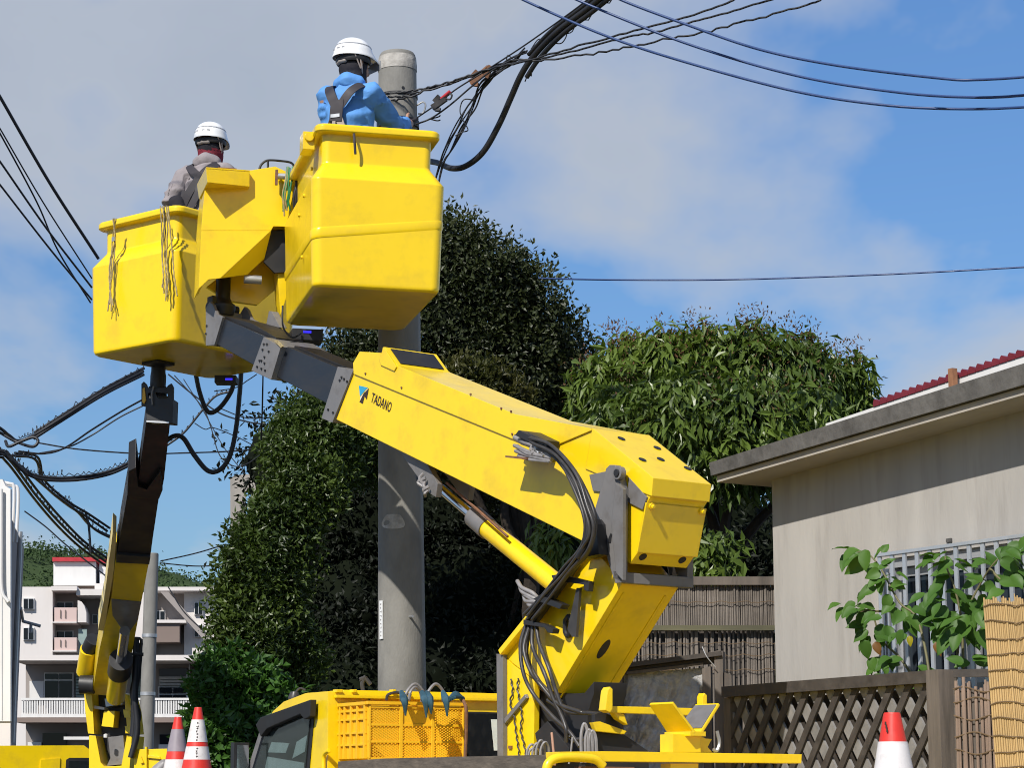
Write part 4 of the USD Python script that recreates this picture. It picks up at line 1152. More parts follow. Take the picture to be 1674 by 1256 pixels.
for t in (0.13, 0.83):
    o = b1 - MP.n * WB * t + bn * 0.001 + (MP.hit(1030, 922) - b1) * 0.35
    nn = unit(np.cross(MP.hit(1030, 922) - b1, MP.n))
    nn = nn if np.dot(nn, H_) > 0 else -nn
    part(boom, "pin_hole", cyl(o - nn * 0.004, o + nn * 0.003, 0.021, n=16), "rubber")
# maker's mark and lettering on the boom's flank
bx = unit(MP.hit(639, 666) - MP.hit(606, 648))
by = np.cross(MP.n, bx)
by = by if by[2] > 0 else -by
tx = meshkit.text_mesh("TADANO", 0.052, 0.0012, bold=True)
wtx = tx.vertices[:, 0].max()
sc = np.linalg.norm(MP.hit(639, 666) - MP.hit(606, 650)) / wtx
o = MP.hit(605.5, 656.5)
tv = o + tx.vertices[:, :1] * bx * sc + tx.vertices[:, 1:2] * by + (tx.vertices[:, 2:] + 0.0005) * MP.n
part(boom, "lettering", trimesh.Trimesh(tv, tx.faces, process=False), "ink")
part(boom, "emblem", MP.prism([(586.5, 630.5), (601.5, 634), (598, 637), (588.5, 648.5)], -0.0015, -0.0004), "ink_blue")
mx("emblem", [(603, 635.5), (599.5, 654), (596, 648.5), (593, 660.5), (587.5, 657.5), (594.5, 643)], -0.0015, -0.0004, "ink", par=boom)
mx("emblem", [(588.5, 650.5), (600.5, 636.2), (602.2, 635.2), (594.0, 644.5), (589, 655)], -0.0012, -0.0004, "white", par=boom)

# telescopic arms
AW = 0.035
arm1 = mx("telescopic_arm", [(462, 566), (560, 607), (536, 664), (440, 613)], AW, WB - AW, "arm", 0.0)
mx("arm_collar", [(555, 600), (580, 607), (546, 691.5), (528.5, 684.5)], -0.012, WB + 0.012, "grey", 0.0)
mx("arm_top_strip", [(462, 562.5), (556, 601.5), (558, 606), (461, 566.5)], AW + 0.05, WB - AW - 0.05, "arm_brown", 0.0)
col = mx("arm_collar", [(431, 551), (459, 567), (443, 621), (411, 606)], -0.0, WB, "grey", 0.0)
for x, y in ((432, 563), (437, 563), (430, 572), (433, 584), (428, 590), (433, 594), (421, 600), (428, 603), (434, 606), (425, 590), (440, 575)):
    o = MP.hit(x, y, 0.0)
    part(col, "bolt", cyl(o - MP.n * 0.001, o + MP.n * 0.008, 0.007, n=8), "rubber")
part(col, "grease_nipple", MP.prism([(447, 556), (452, 556), (462, 566), (459, 569)], -0.012, -0.001), "rope")
for x, y in ((559, 617), (563, 620), (568, 624), (537, 670), (545, 675), (556, 622)):
    o = MP.hit(x, y, -0.012)
    part(truck, "bolt", cyl(o - MP.n * 0.001, o + MP.n * 0.007, 0.007, n=8), "rubber")
A2 = 0.06
arm2 = mx("telescopic_arm", [(352, 519), (434, 554), (412, 601), (339, 560), (343, 524)], A2, WB - A2, "arm", 0.0)
mx("arm_top_strip", [(350, 514.5), (394, 526), (433, 549.5), (432, 553.5), (351, 519)], A2 + 0.02, WB - A2 - 0.02, "arm_brown", 0.0)
for o0 in (A2 - 0.02, WB - A2):
    mx("arm_end_bracket", [(327.5, 503), (334, 492), (339, 497), (345, 512), (355, 517), (342, 561), (341, 563), (327.5, 564)], o0, o0 + 0.02, "grey", 0.0)
mx("arm_end_bracket", [(328, 504), (331, 504), (331, 563), (328, 563)], A2, WB - A2, "grey", 0.0)
mx("arm_end_bracket", [(380, 500), (384, 500), (398, 527), (385, 526), (376, 521)], WB - A2 - 0.03, WB - A2 + 0.02, "grey", 0.0)
for x, y in ((338.5, 533), (337, 546)):
    o = MP.hit(x, y, A2 - 0.02)
    part(truck, "bolt", cyl(o - MP.n * 0.001, o + MP.n * 0.006, 0.008, n=8), "rubber")
hinge = MP.hit(364, 500, WB / 2)
sw = part(truck, "swivel_head", lathe([(0, -0.07), (0.075, -0.07), (0.085, -0.02), (0.085, 0.0), (0.06, 0.02), (0.048, 0.05), (0.048, 0.19), (0, 0.19)], hinge, (0, 0, 1), 22), "black")
part(sw, "pin", cyl(hinge - MP.n * -0.11 - Z_ * 0.02, hinge - MP.n * 0.11 - Z_ * 0.02, 0.03, n=16), "black")
part(sw, "lug", boxm(hinge + MP.n * 0.08 + Z_ * 0.0, (0.07, 0.03, 0.10), [H_, MP.n, Z_]), "black")

# lower boom, its link plates and the turret column
lower = mx("lower_boom", [(962, 886), (1017.5, 953.5), (909, 1133.5), (874, 1112.5), (838, 1085), (819, 1067)], 0, WB, "yellow")
mx("boom_flange", [(814.5, 1063.5), (817.5, 1071), (963, 894), (960, 882)], -0.045, WB + 0.03, "yellow", par=lower)
ua, ub_ = MP.hit(1017.5, 953.5), MP.hit(909, 1133.5)
un = unit(np.cross(ub_ - ua, MP.n))
un = un if un[2] < 0 else -un
uo = ua + (ub_ - ua) * 0.585 - MP.n * WB * 0.36
ud = unit(ub_ - ua)
ang = np.linspace(0, 2 * np.pi, 24, endpoint=False)
el = [uo + un * 0.0025 + ud * 0.062 * math.cos(a) - MP.n * 0.024 * math.sin(a) for a in ang]
el2 = [x + un * -0.006 for x in el]
part(lower, "oval_opening", loft([np.array(el2), np.array(el)]), "black")
for t in (0.12, 0.86):
    p0 = ua + ud * 0.06 - MP.n * WB * t + un * 0.002
    part(lower, "weld_seam", beam(p0, p0 + ud * 0.75, MP.n, 0.012, 0.012, 0.003), "yellow")
WL = 0.05
LINK = [(1000, 786), (1004, 768), (1010, 762), (1018, 762), (1023, 772), (1030, 801), (1028.5, 952), (1016, 946), (1003, 905), (992, 910), (967, 915), (980, 848), (984, 840)]
for a, b in ((-WL, -0.012), (WB + 0.012, WB + WL)):
    lk = mx("link_plate", LINK, a, b, "grey", 0.0)
    o = MP.hit(1014, 774, a)
    part(lk, "link_pin", cyl(o - MP.n * 0.01, o + MP.n * 0.02, 0.032, n=20), "grey")
    part(lk, "pin_cap", cyl(o + MP.n * 0.02, o + MP.n * 0.027, 0.018, n=16), "black")
rib = mx("link_rib", [(1012, 790), (1024, 800), (1024, 950), (1013, 938), (1005, 860)], -WL - 0.022, -WL - 0.001, "grey", -0.05)
mx("link_slot", [(995, 881), (999, 872), (1001, 874), (999, 888), (995, 888)], -WL - 0.003, -WL + 0.004, "black", -0.05)
mx("boom_ear", [(966, 777), (1000, 770), (1006, 790), (992, 806), (972, 803)], -0.0105, 0.0, "grey", 0.0)
mx("boom_ear", [(1030, 781), (1060, 814), (1053, 834), (1029, 822)], -0.0105, 0.0, "grey", 0.0)
mx("link_knuckle", [(984, 850), (990, 858), (995, 908), (967, 914)], -0.11, -WL - 0.001, "black", -0.05)
mx("link_cross_plate", [(1016, 935), (1029, 937), (1029, 954), (1019, 955)], -WL, WB + WL, "grey", -0.0)
mx("link_back_plate", [(1008, 935), (1014, 936), (1014, 946)], 0.0, WB, "grey", 0.0)
# lifting ram between the booms
mid = WB / 2
r0, r1, r2, r3 = MP.hit(700, 782, mid), MP.hit(775, 845, mid), MP.hit(792, 860, mid), MP.hit(905, 952, mid)
ram = part(truck, "lift_ram", cyl(r2 + (r1 - r2) * 0.2, r3 + (r3 - r2) * 0.3, 0.053, n=28), "yellow", smooth=50)
part(ram, "rod", cyl(r0, r2, 0.027, n=20), "chrome", smooth=50)
part(ram, "gland", cyl(r1, r2 + (r2 - r1) * 0.35, 0.060, n=28), "grey", smooth=50)
part(ram, "oil_pipe", tube([MP.hit(x, y, mid - 0.07) for x, y in ((730, 790), (790, 842), (830, 878))], 0.008, 6, 4), "rust")
part(ram, "rod_eye", cyl(r0 + MP.n * 0.05, r0 - MP.n * 0.05, 0.045, n=18), "black")
for o0 in (0.05, WB - 0.09):
    mx("ram_bracket", [(634, 728), (682, 750), (703, 790), (700, 812), (690, 806)], o0, o0 + 0.035, "grey", 0.0)
gg = np.random.default_rng(8)
for k in range(5):
    part(truck, "hose_fitting", tube([MP.hit(697 + gg.normal() * 3, 775 + 7 * k, 0.03), MP.hit(690 + gg.normal() * 3, 783 + 6 * k, 0.01), MP.hit(697 + gg.normal() * 2, 795 + 4 * k, 0.03)], 0.009, 6, 4), "hose_grey")

# turret column
mx("turret_plate", [(820, 1068), (838, 1087), (874, 1114), (872, 1262), (821, 1262)], -0.002, 0.03, "yellow")
mx("turret_plate", [(820, 1068), (838, 1087), (874, 1114), (872, 1262), (821, 1262)], WB - 0.03, WB, "yellow", 0.0)
mx("turret_edge_post", [(818.5, 1070), (829, 1072), (829.5, 1262), (820.5, 1262)], -0.03, -0.003, "grey", -0.003)
mx("turret_brace", [(829, 1176), (863, 1136), (865, 1142), (830, 1184)], -0.022, -0.003, "grey", -0.003)
mx("hydraulic_unit", [(875, 1117), (909, 1137), (969, 1134), (984, 1116), (984, 1135), (974, 1165), (970, 1262), (874, 1262)], 0.05, WB - 0.10, "black", 0.10)  # black block put in for the shade of the cavity under the boom
mx("hydraulic_unit", [(900, 1180), (940, 1230), (890, 1250), (880, 1200)], -0.02, 0.049, "black", 0.0)
part(truck, "turntable", lathe([(0, 0), (0.42, 0), (0.42, 0.14), (0.36, 0.18), (0.36, 0.36), (0, 0.36)], [*MP.hit(905, 1240, mid)[:2], ZD], (0, 0, 1), 36), "yellow")
for pts in ([(835, 1111), (838, 1130), (834, 1150), (840, 1170), (843, 1195), (846, 1215), (849, 1236)], [(847, 1110), (846, 1128), (850, 1150), (853, 1172), (851, 1195), (856, 1215), (860, 1236)]):
    cc_ = spline([MP.hit(x, y, -0.014) for x, y in pts], 8)
    cc_ = cc_ + np.sin(np.arange(len(cc_)) * 1.3)[:, None] * H_ * 0.005
    part(truck, "safety_chain", tube(cc_, 0.0045, 6), "hose")
mx("bolt", [(833, 1220), (838, 1220), (838, 1225), (833, 1225)], -0.012, -0.003, "rust", -0.003)

# hoses along the booms
def hose(pts, r=0.012, m="hose", nm="hydraulic_hose", j=0.0, seed=0):
    gq = np.random.default_rng(seed)
    return part(truck, nm, tube([MP.hit(x + gq.normal() * j, y + gq.normal() * j, -o) for x, y, o in pts], r, 8, 7), m, smooth=60)


for k in range(8):
    s = (k - 3.5)
    o = 0.125 + 0.018 * (k % 3)
    hose([(868 + s * 1.5, 722 + s * 3.0, o), (905 + s * 1.2, 738 + s * 2.2, o + .02), (935 - s * 1.6, 775 + s * 1.5, o + .05), (957 - s * 2.2, 825, o + .06), (966 - s * 2.4, 865, o + .05), (955 - s * 2.2, 900 - s * 1.0, o + .03), (928 - s * 2.0, 935 - s * 1.2, o - .02), (893 - s * 2, 978 - s * 1.4, o - .06), (866 - s * 2, 1012 - s * 1.6, o - .06)], 0.0085 if k % 3 else 0.011, "hose" if k % 3 else "rubber", j=2.2, seed=k)
part(truck, "hose_sleeve", tube([MP.hit(x, y, -0.18) for x, y in ((925, 758), (950, 800), (963, 842), (960, 885), (945, 912))], [0.016, 0.02, 0.016], 10, 7), "rubber", smooth=60)
for k, pts in enumerate(([(862, 1016, .06), (850, 1055, .09), (855, 1100, .10), (872, 1135, .08), (905, 1172, .07), (930, 1196, .06), (948, 1222, .05)],
                         [(866, 1020, .06), (858, 1060, .12), (868, 1100, .12), (885, 1122, .09), (912, 1150, .07), (945, 1163, .06), (955, 1168, .05)],
                         [(872, 1022, .06), (872, 1060, .08), (888, 1100, .10), (903, 1140, .08), (918, 1170, .06), (932, 1205, .05)],
                         [(876, 1020, .06), (882, 1055, .08), (897, 1095, .10), (908, 1130, .08), (925, 1162, .06), (965, 1167, .05), (985, 1168, .05)],
                         [(868, 1016, .05), (862, 1070, .07), (880, 1112, .08), (900, 1135, .06), (918, 1150, .05)],
                         [(895, 1145, .06), (912, 1160, .06), (925, 1190, .07), (925, 1215, .06)])):
    hose(pts, 0.0105, "hose", j=0.8, seed=20 + k)
hose([(985, 1166, .05), (992, 1170, .06), (996, 1182, .06), (996, 1238, .06)], 0.017, "hose", "guard_tube")
hose([(935, 1212, .05), (960, 1208, .05), (998, 1212, .05)], 0.010, "hose")
gq = np.random.default_rng(40)
for k in range(9):
    x0, y0 = 843 + gq.uniform(-2, 14), 716 + k * 4.2
    hose([(x0, y0 - 4, .10), (x0 + 18, y0 + 3, .13), (x0 + 34, y0 + 12 - k, .14), (900 + gq.normal() * 5, 742 + k * 1.6, .14)], gq.uniform(0.008, 0.013), "hose_grey", "hose_fitting", 1.0, 50 + k)
for k in range(10):
    o = MP.hit(882 + gq.uniform(-12, 20), 735 + gq.uniform(-9, 14), -0.14)
    d = unit(gq.normal(size=3))
    part(truck, "coupling", cyl(o - d * 0.018, o + d * 0.018, gq.uniform(0.008, 0.014), n=8), "hose_grey" if k % 2 else "steel")
mx("hose_bracket", [(884, 708), (915, 723), (912, 733), (878, 716)], -0.15, -0.010, "black", -0.01)
mx("hose_bracket", [(862, 749), (897, 752), (897, 756), (862, 752)], -0.15, -0.010, "rust", -0.01)
mx("hose_clamp", [(884, 981), (896, 974), (932, 990), (928, 997)], -0.10, -0.05, "black", -0.05)
mx("hose_clamp", [(912, 942), (924, 940), (974, 952), (972, 968), (966, 966), (965, 957), (915, 950)], -0.09, -0.06, "black", -0.05)
mx("hose_clamp", [(866, 1014), (900, 1022), (915, 1030), (913, 1037), (906, 1035), (900, 1027), (866, 1022)], -0.09, -0.05, "black", -0.05)
mx("hose_clamp", [(945, 962), (950, 962), (944, 1042), (938, 1042), (930, 1030)], -0.06, -0.045, "hose", -0.05)
part(truck, "dark_ring", tube([MP.hit(924, 1015, -0.015), MP.hit(930, 1008, -0.02), MP.hit(934, 1020, -0.02), MP.hit(930, 1040, -0.015), MP.hit(924, 1034, -0.015), MP.hit(924, 1015, -0.015)], 0.012, 8, 5), "rubber")
mx("hose_cover", [(868, 1008), (938, 918), (950, 925), (882, 1018)], -0.045, -0.012, "hose", -0.01)
for k in range(5):
    hose([(846 + k * 4, 952 + k * 7, 0.0), (852 + k * 3, 962 + k * 7, .02), (868 + k * 2, 972 + k * 5, .02), (880, 980 + k * 3, .0)], 0.011, "hose_grey", "hose_fitting", 1.5, 70 + k)

# cab
CS = Plane(C0, -RX)
CR = Plane(C0, -RD)
cab = part(truck, "cab", CS.prism([(536, 1131), (500, 1134), (464, 1148), (446, 1164), (428, 1200), (404, 1262), (385, 1320), (383, 1560), (536, 1560)], 0, 1.62), "yellow")
part(cab, "roof_rib", CS.prism([(533, 1128), (500, 1131), (498, 1134), (533, 1131.5)], 0.10, 1.5, 0.0), "yellow")
cs = lambda nm, pix, a, b, m, lab=None: part(cab, nm, CS.prism(pix, a, b, 0.0), m, label=lab)
cs("window_seal", [(433, 1196), (516, 1156), (504, 1290), (404, 1290)], -0.006, -0.0005, "rubber")
cs("dark_cabin", [(438, 1200), (511, 1162), (499, 1290), (410, 1290)], -0.009, -0.0065, "wood_dark")  # dark sheet painted in as the unlit interior; the cab is solid
for pix in ([(447, 1214), (476, 1216), (470, 1232), (441, 1231)], [(488, 1214), (505, 1203), (501, 1230), (481, 1241)], [(440, 1238), (500, 1248), (498, 1290), (430, 1290)]):
    cs("paper", pix, -0.0115, -0.0095, "paper")
cs("side_window", [(438, 1199), (512, 1161), (500, 1290), (409, 1290)], -0.016, -0.013, "glass_cab", "side window with papers behind the glass")
cs("wind_visor", [(432, 1186), (440, 1174), (522, 1145), (521, 1172), (512, 1177), (505, 1168), (450, 1192), (440, 1205)], -0.05, -0.017, "arm_brown")
cs("door_frame", [(430, 1196), (436, 1196), (408, 1290), (400, 1290)], -0.02, -0.0005, "grey")
part(cab, "door_handle", tube([CS.hit(x, y, -0.02) for x, y in ((529, 1262), (529, 1240), (532, 1232), (538, 1228))], 0.012, 8, 5), "yellow")
mr = part(truck, "mirror", boxm(P(392, 1240, 12.5), (0.09, 0.05, 0.17), [RX, RD, Z_]), "black")
part(mr, "mirror_glass", boxm(P(394, 1240, 12.5) - RD * 0.027, (0.07, 0.004, 0.14), [RX, RD, Z_]), "chrome")
rp = lambda nm, pix, a, b, m, lab=None, par=None: part(par or cab, nm, CR.prism(pix, a, b, 0.0), m, label=lab)
rp("roof_gutter", [(546, 1137), (950, 1146), (950, 1150), (546, 1142)], -0.03, 0.0, "yellow")
rw = rp("rear_window", [(752, 1164), (960, 1169), (960, 1290), (752, 1290)], -0.006, -0.0005, "rubber")
part(rw, "pane", CR.prism([(762, 1167), (950, 1171), (950, 1290), (762, 1290)], -0.010, -0.0065, 0), "glass_dark", smooth=False)
part(rw, "green_sticker", CR.prism([(801, 1177), (822, 1177), (822, 1228), (806, 1228)], -0.013, -0.0105, 0), "paper")
for x, w_ in ((548, 10), (575, 6), (640, 5)):
    rp("roof_clip", [(x, 1128), (x + w_, 1128), (x + w_, 1133), (x, 1133)], -0.02, 0.03, "yellow")
for px_, py_, s in ((481, 1134, 1.0), (595, 1112, 1.3)):
    b_ = P(px_, py_ + 4, 12.2)
    part(truck, "marker_lamp" if s == 1 else "mirror_stay", [lathe([(0, 0), (0.03, 0), (0.034, 0.02), (0.022, 0.05), (0, 0.055)], b_ - Z_ * 0.03, (0, 0, 1), 12), tube([b_ + Z_ * 0.01, b_ + (0.03, 0, 0.04), b_ + (0.06, 0, 0.03)], 0.006, 6, 4)] if s == 1 else [tube([P(594, 1132, 12.0), P(592, 1118, 12.0), P(598, 1106, 12.0)], 0.012, 7, 4), tube([P(588, 1112, 12.0), P(597, 1110, 12.0), P(606, 1120, 12.0)], 0.012, 7, 4), tube([P(594, 1132, 11.9), P(604, 1143, 11.7)], 0.008, 7, 3)], "hose")
part(truck, "roof_stay", tube([CR.hit(x, y, -0.04) for x, y in ((632, 1146), (634, 1137), (648, 1133), (672, 1137))], 0.008, 7, 4), "hose")

# bed
tail = C0 - RD * 4.4
ctr = (C0 + tail) / 2 + RX * 0.81
part(truck, "bed_deck", boxm([ctr[0], ctr[1], ZD - 0.06], (1.70, 4.3, 0.12), [RX, RD, Z_]), "yellow")  # unseen deck given yellow paint to bounce warm light under the boom
part(truck, "chassis", boxm([ctr[0], ctr[1] + 0.4, 0.75], (0.8, 5.6, 0.22), [RX, RD, Z_]), "black")
part(truck, "side_board", CS.prism([(563, 1246), (640, 1241), (900, 1235), (905, 1290), (562, 1290)], -0.035, 0.0, 0.0), "board", label="worn dark wooden side board")
wheel_prof = [(0.0, -0.1), (0.2, -0.1), (0.3, -0.11), (0.36, -0.09), (0.38, 0.0), (0.36, 0.09), (0.3, 0.11), (0.2, 0.1), (0.0, 0.1)]
for t in (-0.7, 3.2):
    for s in (0.1, 1.5):
        o = C0 - RD * t + RX * s
        wp = part(truck, "wheel", lathe(wheel_prof, [o[0], o[1], 0.385], RX, 24), "rubber")
        part(wp, "hub", lathe([(0, -0.105), (0.17, -0.112), (0.17, 0.112), (0, 0.105)], [o[0], o[1], 0.385], RX, 18), "steel")
BP = Plane(P(915, 1236, 9.35), -RD)
bp = lambda nm, pix, a, b, m, lab=None, smooth=35: part(truck, nm, BP.prism(pix, a, b, 0.0), m, label=lab, smooth=smooth)
bp("cross_beam", [(915, 1230), (983, 1229), (1311, 1234), (1310, 1249), (983, 1246), (915, 1240)], 0, 0.12, "yellow")
bp("beam_support", [(1100, 1249), (1146, 1249), (1142, 1330), (1100, 1330)], 0.02, 0.10, "yellow")
bp("lower_rail", [(960, 1256), (1290, 1262), (1290, 1330), (960, 1330)], 0.10, 0.16, "black")
bp("cradle_post", [(1101, 1201), (1146, 1202), (1147, 1231), (1101, 1231)], 0.005, 0.11, "yellow")
bp("cradle_post", [(1148, 1203), (1160, 1208), (1170, 1209), (1163, 1222), (1171, 1231), (1148, 1231)], 0.03, 0.08, "yellow")
part(truck, "end_loop", tube([BP.hit(x, y, -0.05) for x, y in ((893, 1262), (896, 1250), (906, 1242), (925, 1239), (960, 1240), (976, 1244), (986, 1254))], 0.020, 10, 6), "yellow", smooth=60)
bp("rusty_edge", [(950, 1254), (1035, 1255), (1035, 1262), (950, 1262)], -0.01, 0.06, "rust")
cb = BP.hit(1120, 1199, 0.06)
nx_ = MP.n
cr_ = part(truck, "boom_cradle", [beam(cb + nx_ * 0.02, cb + nx_ * 0.135 + Z_ * 0.125, H_, 0.17, 0.15, 0.012), beam(cb - nx_ * 0.02, cb - nx_ * 0.135 + Z_ * 0.125, H_, 0.17, 0.15, 0.012), boxm(cb - Z_ * 0.006, (0.17, 0.09, 0.02), [H_, nx_, Z_])], "yellow", label="V shaped boom rest with worn grey pad")
nr_ = unit(np.cross(-nx_ * 0.115 + Z_ * 0.125, H_))
nr_ = nr_ if np.dot(nr_, nx_) > 0 else -nr_
part(cr_, "grey_pad", beam(cb - nx_ * 0.035 + nr_ * 0.010 + Z_ * 0.012, cb - nx_ * 0.13 + nr_ * 0.010 + Z_ * 0.115, H_, 0.155, 0.14, 0.006), "arm_brown" if False else "grey")
bp2 = Plane(P(1000, 1160, 10.2), -RD)
b2 = lambda nm, pix, a, b, m: part(truck, nm, bp2.prism(pix, a, b, 0.0), m)
b2("cross_tube", [(998, 1155), (1149, 1159), (1149, 1171), (998, 1166)], 0, 0.05, "yellow")
b2("upright_lug", [(1145, 1140), (1148, 1134), (1152, 1138), (1152, 1172), (1145, 1172)], -0.02, 0.03, "yellow")
b2("upright_post", [(988, 1130), (992, 1124), (996, 1128), (996, 1160), (992, 1166), (984, 1162)], -0.03, 0.03, "yellow")
b2("gusset", [(974, 1182), (986, 1180), (1030, 1196), (1026, 1201), (980, 1196)], 0.03, 0.06, "yellow")
b2("mudguard", [(985, 1168), (998, 1163), (1012, 1170), (1026, 1186), (1034, 1202), (1052, 1214), (1072, 1228), (1074, 1262), (985, 1262)], 0.07, 0.10, "black")
b2("gusset", [(1003, 1163), (1022, 1168), (1028, 1186), (1012, 1176)], 0.01, 0.05, "yellow")
part(truck, "hanging_lock", tube([BP.hit(x, y, 0.02) for x, y in ((1172, 1196), (1176, 1215), (1172, 1228), (1166, 1226))], 0.008, 6, 5), "steel")

# loose coils on the bed
g2 = np.random.default_rng(60)
co = thing("hose_coils", "small grey hose loops standing on the truck bed by the turret", "hose coils", P(900, 1225, 10.4) * (1, 1, 0) + (0, 0, ZD))
for cx, h in ((870, 14), (876, 22), (882, 27), (889, 24), (867, 20)):
    part(co, "loop", tube([P(cx - 6, 1250, 10.3), P(cx - 5, 1238 - h * .5, 10.3), P(cx + 2, 1238 - h, 10.3), P(cx + 8, 1238 - h * .6, 10.32), P(cx + 8, 1250, 10.34)], 0.006, 6, 6), "hose_grey")
for cx, h in ((955, 52), (962, 42), (968, 40)):
    part(co, "loop", tube([P(cx - 4, 1248, 10.2), P(cx - 5, 1236 - h * .6, 10.2), P(cx, 1236 - h, 10.2), P(cx + 6, 1236 - h * .7, 10.2), P(cx + 8, 1248, 10.2)], 0.008, 6, 6), "hose_grey")
single("pink_rod", "thin pale pink rod standing on the truck bed", "rod", cyl(P(907, 1252, 10.3), P(902, 1199, 10.4), 0.006, n=8), "skin")
single("grey_rod", "thin grey rod leaning beside the hose loops", "rod", tube([P(930, 1250, 10.3), P(933, 1232, 10.3), P(936, 1206, 10.3)], 0.005, 6, 3), "hose_grey")

# crate at the cab's back
CO = P(602, 1241, 11.3)
CW, CD, CH = 0.54, 0.37, P(602, 1147, 11.3)[2] - CO[2]
crate = thing("plastic_crate", "amber plastic crate with lattice sides behind the truck cab", "crate", CO)
cbox = lambda u0, u1, v0, v1, z0, z1: boxm(CO + RX * (u0 + u1) / 2 + RD * (v0 + v1) / 2 + Z_ * (z0 + z1) / 2, (u1 - u0, v1 - v0, z1 - z0), [RX, RD, Z_])
us, zs = [0, 0.18, 0.36, 0.54], [0, 0.085, 0.17, 0.26]
for u in us:
    part(crate, "upright", cbox(max(u - 0.009, 0), min(u + 0.009, CW), -0.008, 0.012, 0, CH), "crate")
for z in zs:
    part(crate, "rail", cbox(0.0, CW, -0.006, 0.010, z - 0.006, z + 0.006), "crate")
part(crate, "rim", cbox(-0.012, CW + 0.012, -0.014, 0.016, CH - 0.016, CH), "crate")
for i in range(3):
    for j in range(3):
        u0, u1, z0, z1 = us[i] + 0.009, us[i + 1] - 0.009, zs[j] + 0.006, zs[j + 1] - 0.006
        if i == 1 and j == 2:
            part(crate, "solid_panel", cbox(u0, u1, 0.0, 0.004, z0, z1), "crate")
            continue
        cell = sbox(u0, z0, u1, z1)
        CPn = Plane(CO, -RD)
        ms = []
        for sgn in (1, -1):
            for k in range(-8, 16):
                xa = u0 + k * 0.021
                dx = (z1 - z0) / 0.62
                a_, b_ = ((xa, z0), (xa + dx, z1)) if sgn > 0 else ((xa + dx, z0), (xa, z1))
                from_ = np.array(a_); to_ = np.array(b_)
                pr = unit((to_ - from_)[[1, 0]] * (-1, 1)) * 0.0022
                s = Polygon([from_ - pr, to_ - pr, to_ + pr, from_ + pr]).intersection(cell)
                if s.geom_type == "Polygon" and s.area > 1e-6:
                    ms.append(CPn.solid(s, 0.002 if sgn > 0 else 0.0, 0.006 if sgn > 0 else 0.0019))
        part(crate, "lattice_panel", ms, "crate", smooth=False)
part(crate, "end_panel", cbox(0.0, 0.006, 0.012, CD, 0, CH - 0.02), "crate")
for v in (0.03, 0.12, 0.20, 0.28, 0.34):
    part(crate, "end_rib", cbox(-0.014, -0.0005, v - 0.008, v + 0.008, 0, CH - 0.02), "crate")
for z in (0.07, 0.13, 0.2, CH - 0.045):
    part(crate, "end_rib", cbox(-0.010, -0.0005, 0.02, CD, z - 0.005, z + 0.005), "crate")
part(crate, "rim", cbox(-0.016, 0.008, 0.0165, CD, CH - 0.018, CH - 0.001), "crate")
part(crate, "end_panel", cbox(CW - 0.006, CW, 0.012, CD, 0, CH - 0.02), "crate")
part(crate, "back_panel", cbox(0, CW, CD - 0.006, CD, 0, CH - 0.002), "crate")
part(crate, "floor", cbox(0.006, CW - 0.006, 0.012, CD - 0.007, 0, 0.006), "crate")
hb = thing("hose_bundle", "grey hose loops and blue green wraps over the crate's rim", "hoses", P(690, 1150, 11.25))
for x0, x1, yt in ((662, 695, 1119), (697, 728, 1119), (668, 690, 1124)):
    part(hb, "loop", tube([P(x0, 1146, 11.32), P(x0 + 3, 1132, 11.32), P((x0 + x1) / 2, yt, 11.35), P(x1 - 3, 1132, 11.38), P(x1, 1148, 11.38)], 0.008, 8, 6), "hose_grey")
for x, yb in ((660, 1163), (694, 1166), (702, 1160), (728, 1164)):
    part(hb, "wrap", tube([P(x - 4, 1132, 11.33), P(x, 1143, 11.28), P(x + 2, 1152, 11.27), P(x + 3, yb + 8, 11.28)], [0.012, 0.022, 0.016, 0.004], 8, 5), "teal")
for k in range(4):
    part(hb, "roll", tube([P(733 + k * 3, 1146 - k * 2, 11.38), P(745 + k * 2, 1134 + k * 2, 11.42), P(757, 1146 - k, 11.45)], 0.012, 8, 5), "teal")
part(hb, "hose", tube([P(755, 1142, 11.45), P(762, 1160, 11.4), P(762, 1200, 11.42), P(760, 1250, 11.42)], 0.009, 8, 6), "rust")


# ------------------------------------------------------------------ buckets
def bring(C, u, v, z, a, b, c, n=6):
    """One level of a bucket: a rectangle with rounded off corners."""
    pts = []
    for sx, sy, a0 in ((1, 1, 0), (-1, 1, 90), (-1, -1, 180), (1, -1, 270)):
        for k in range(n):
            t = math.radians(a0 + 90 * k / (n - 1))
            pts.append(C + u * (sx * (a - c) + c * math.cos(t)) + v * (sy * (b - c) + c * math.sin(t)) + Z_ * z)
    return np.array(pts)


def bucket_mesh(C, yaw, hw, hd, H, c=0.06):
    u, v = np.array([math.cos(yaw), math.sin(yaw), 0]), np.array([-math.sin(yaw), math.cos(yaw), 0])
    lv = [(0.0, -0.024, c * 0.8), (0.010, -0.007, c), (0.028, 0.0, c), (H * 0.60, 0.018, c), (H * 0.655, 0.020, c), (H * 0.765, -0.050, c * 0.8), (H * 0.78, -0.053, c * 0.8), (H - 0.07, -0.050, c * 0.8),
          (H - 0.055, -0.048, c * 0.8), (H - 0.05, -0.012, c), (H - 0.042, -0.004, c), (H - 0.012, -0.004, c), (H, -0.012, c), (H, -0.06, c * 0.7), (H - 0.05, -0.075, c * 0.7), (H * 0.7, -0.075, c * 0.7), (0.03, -0.07, 0.05)]
    rings = [bring(C, u, v, z, hw + d, hd + d, cc) for z, d, cc in lv]
    return loft(rings), u, v


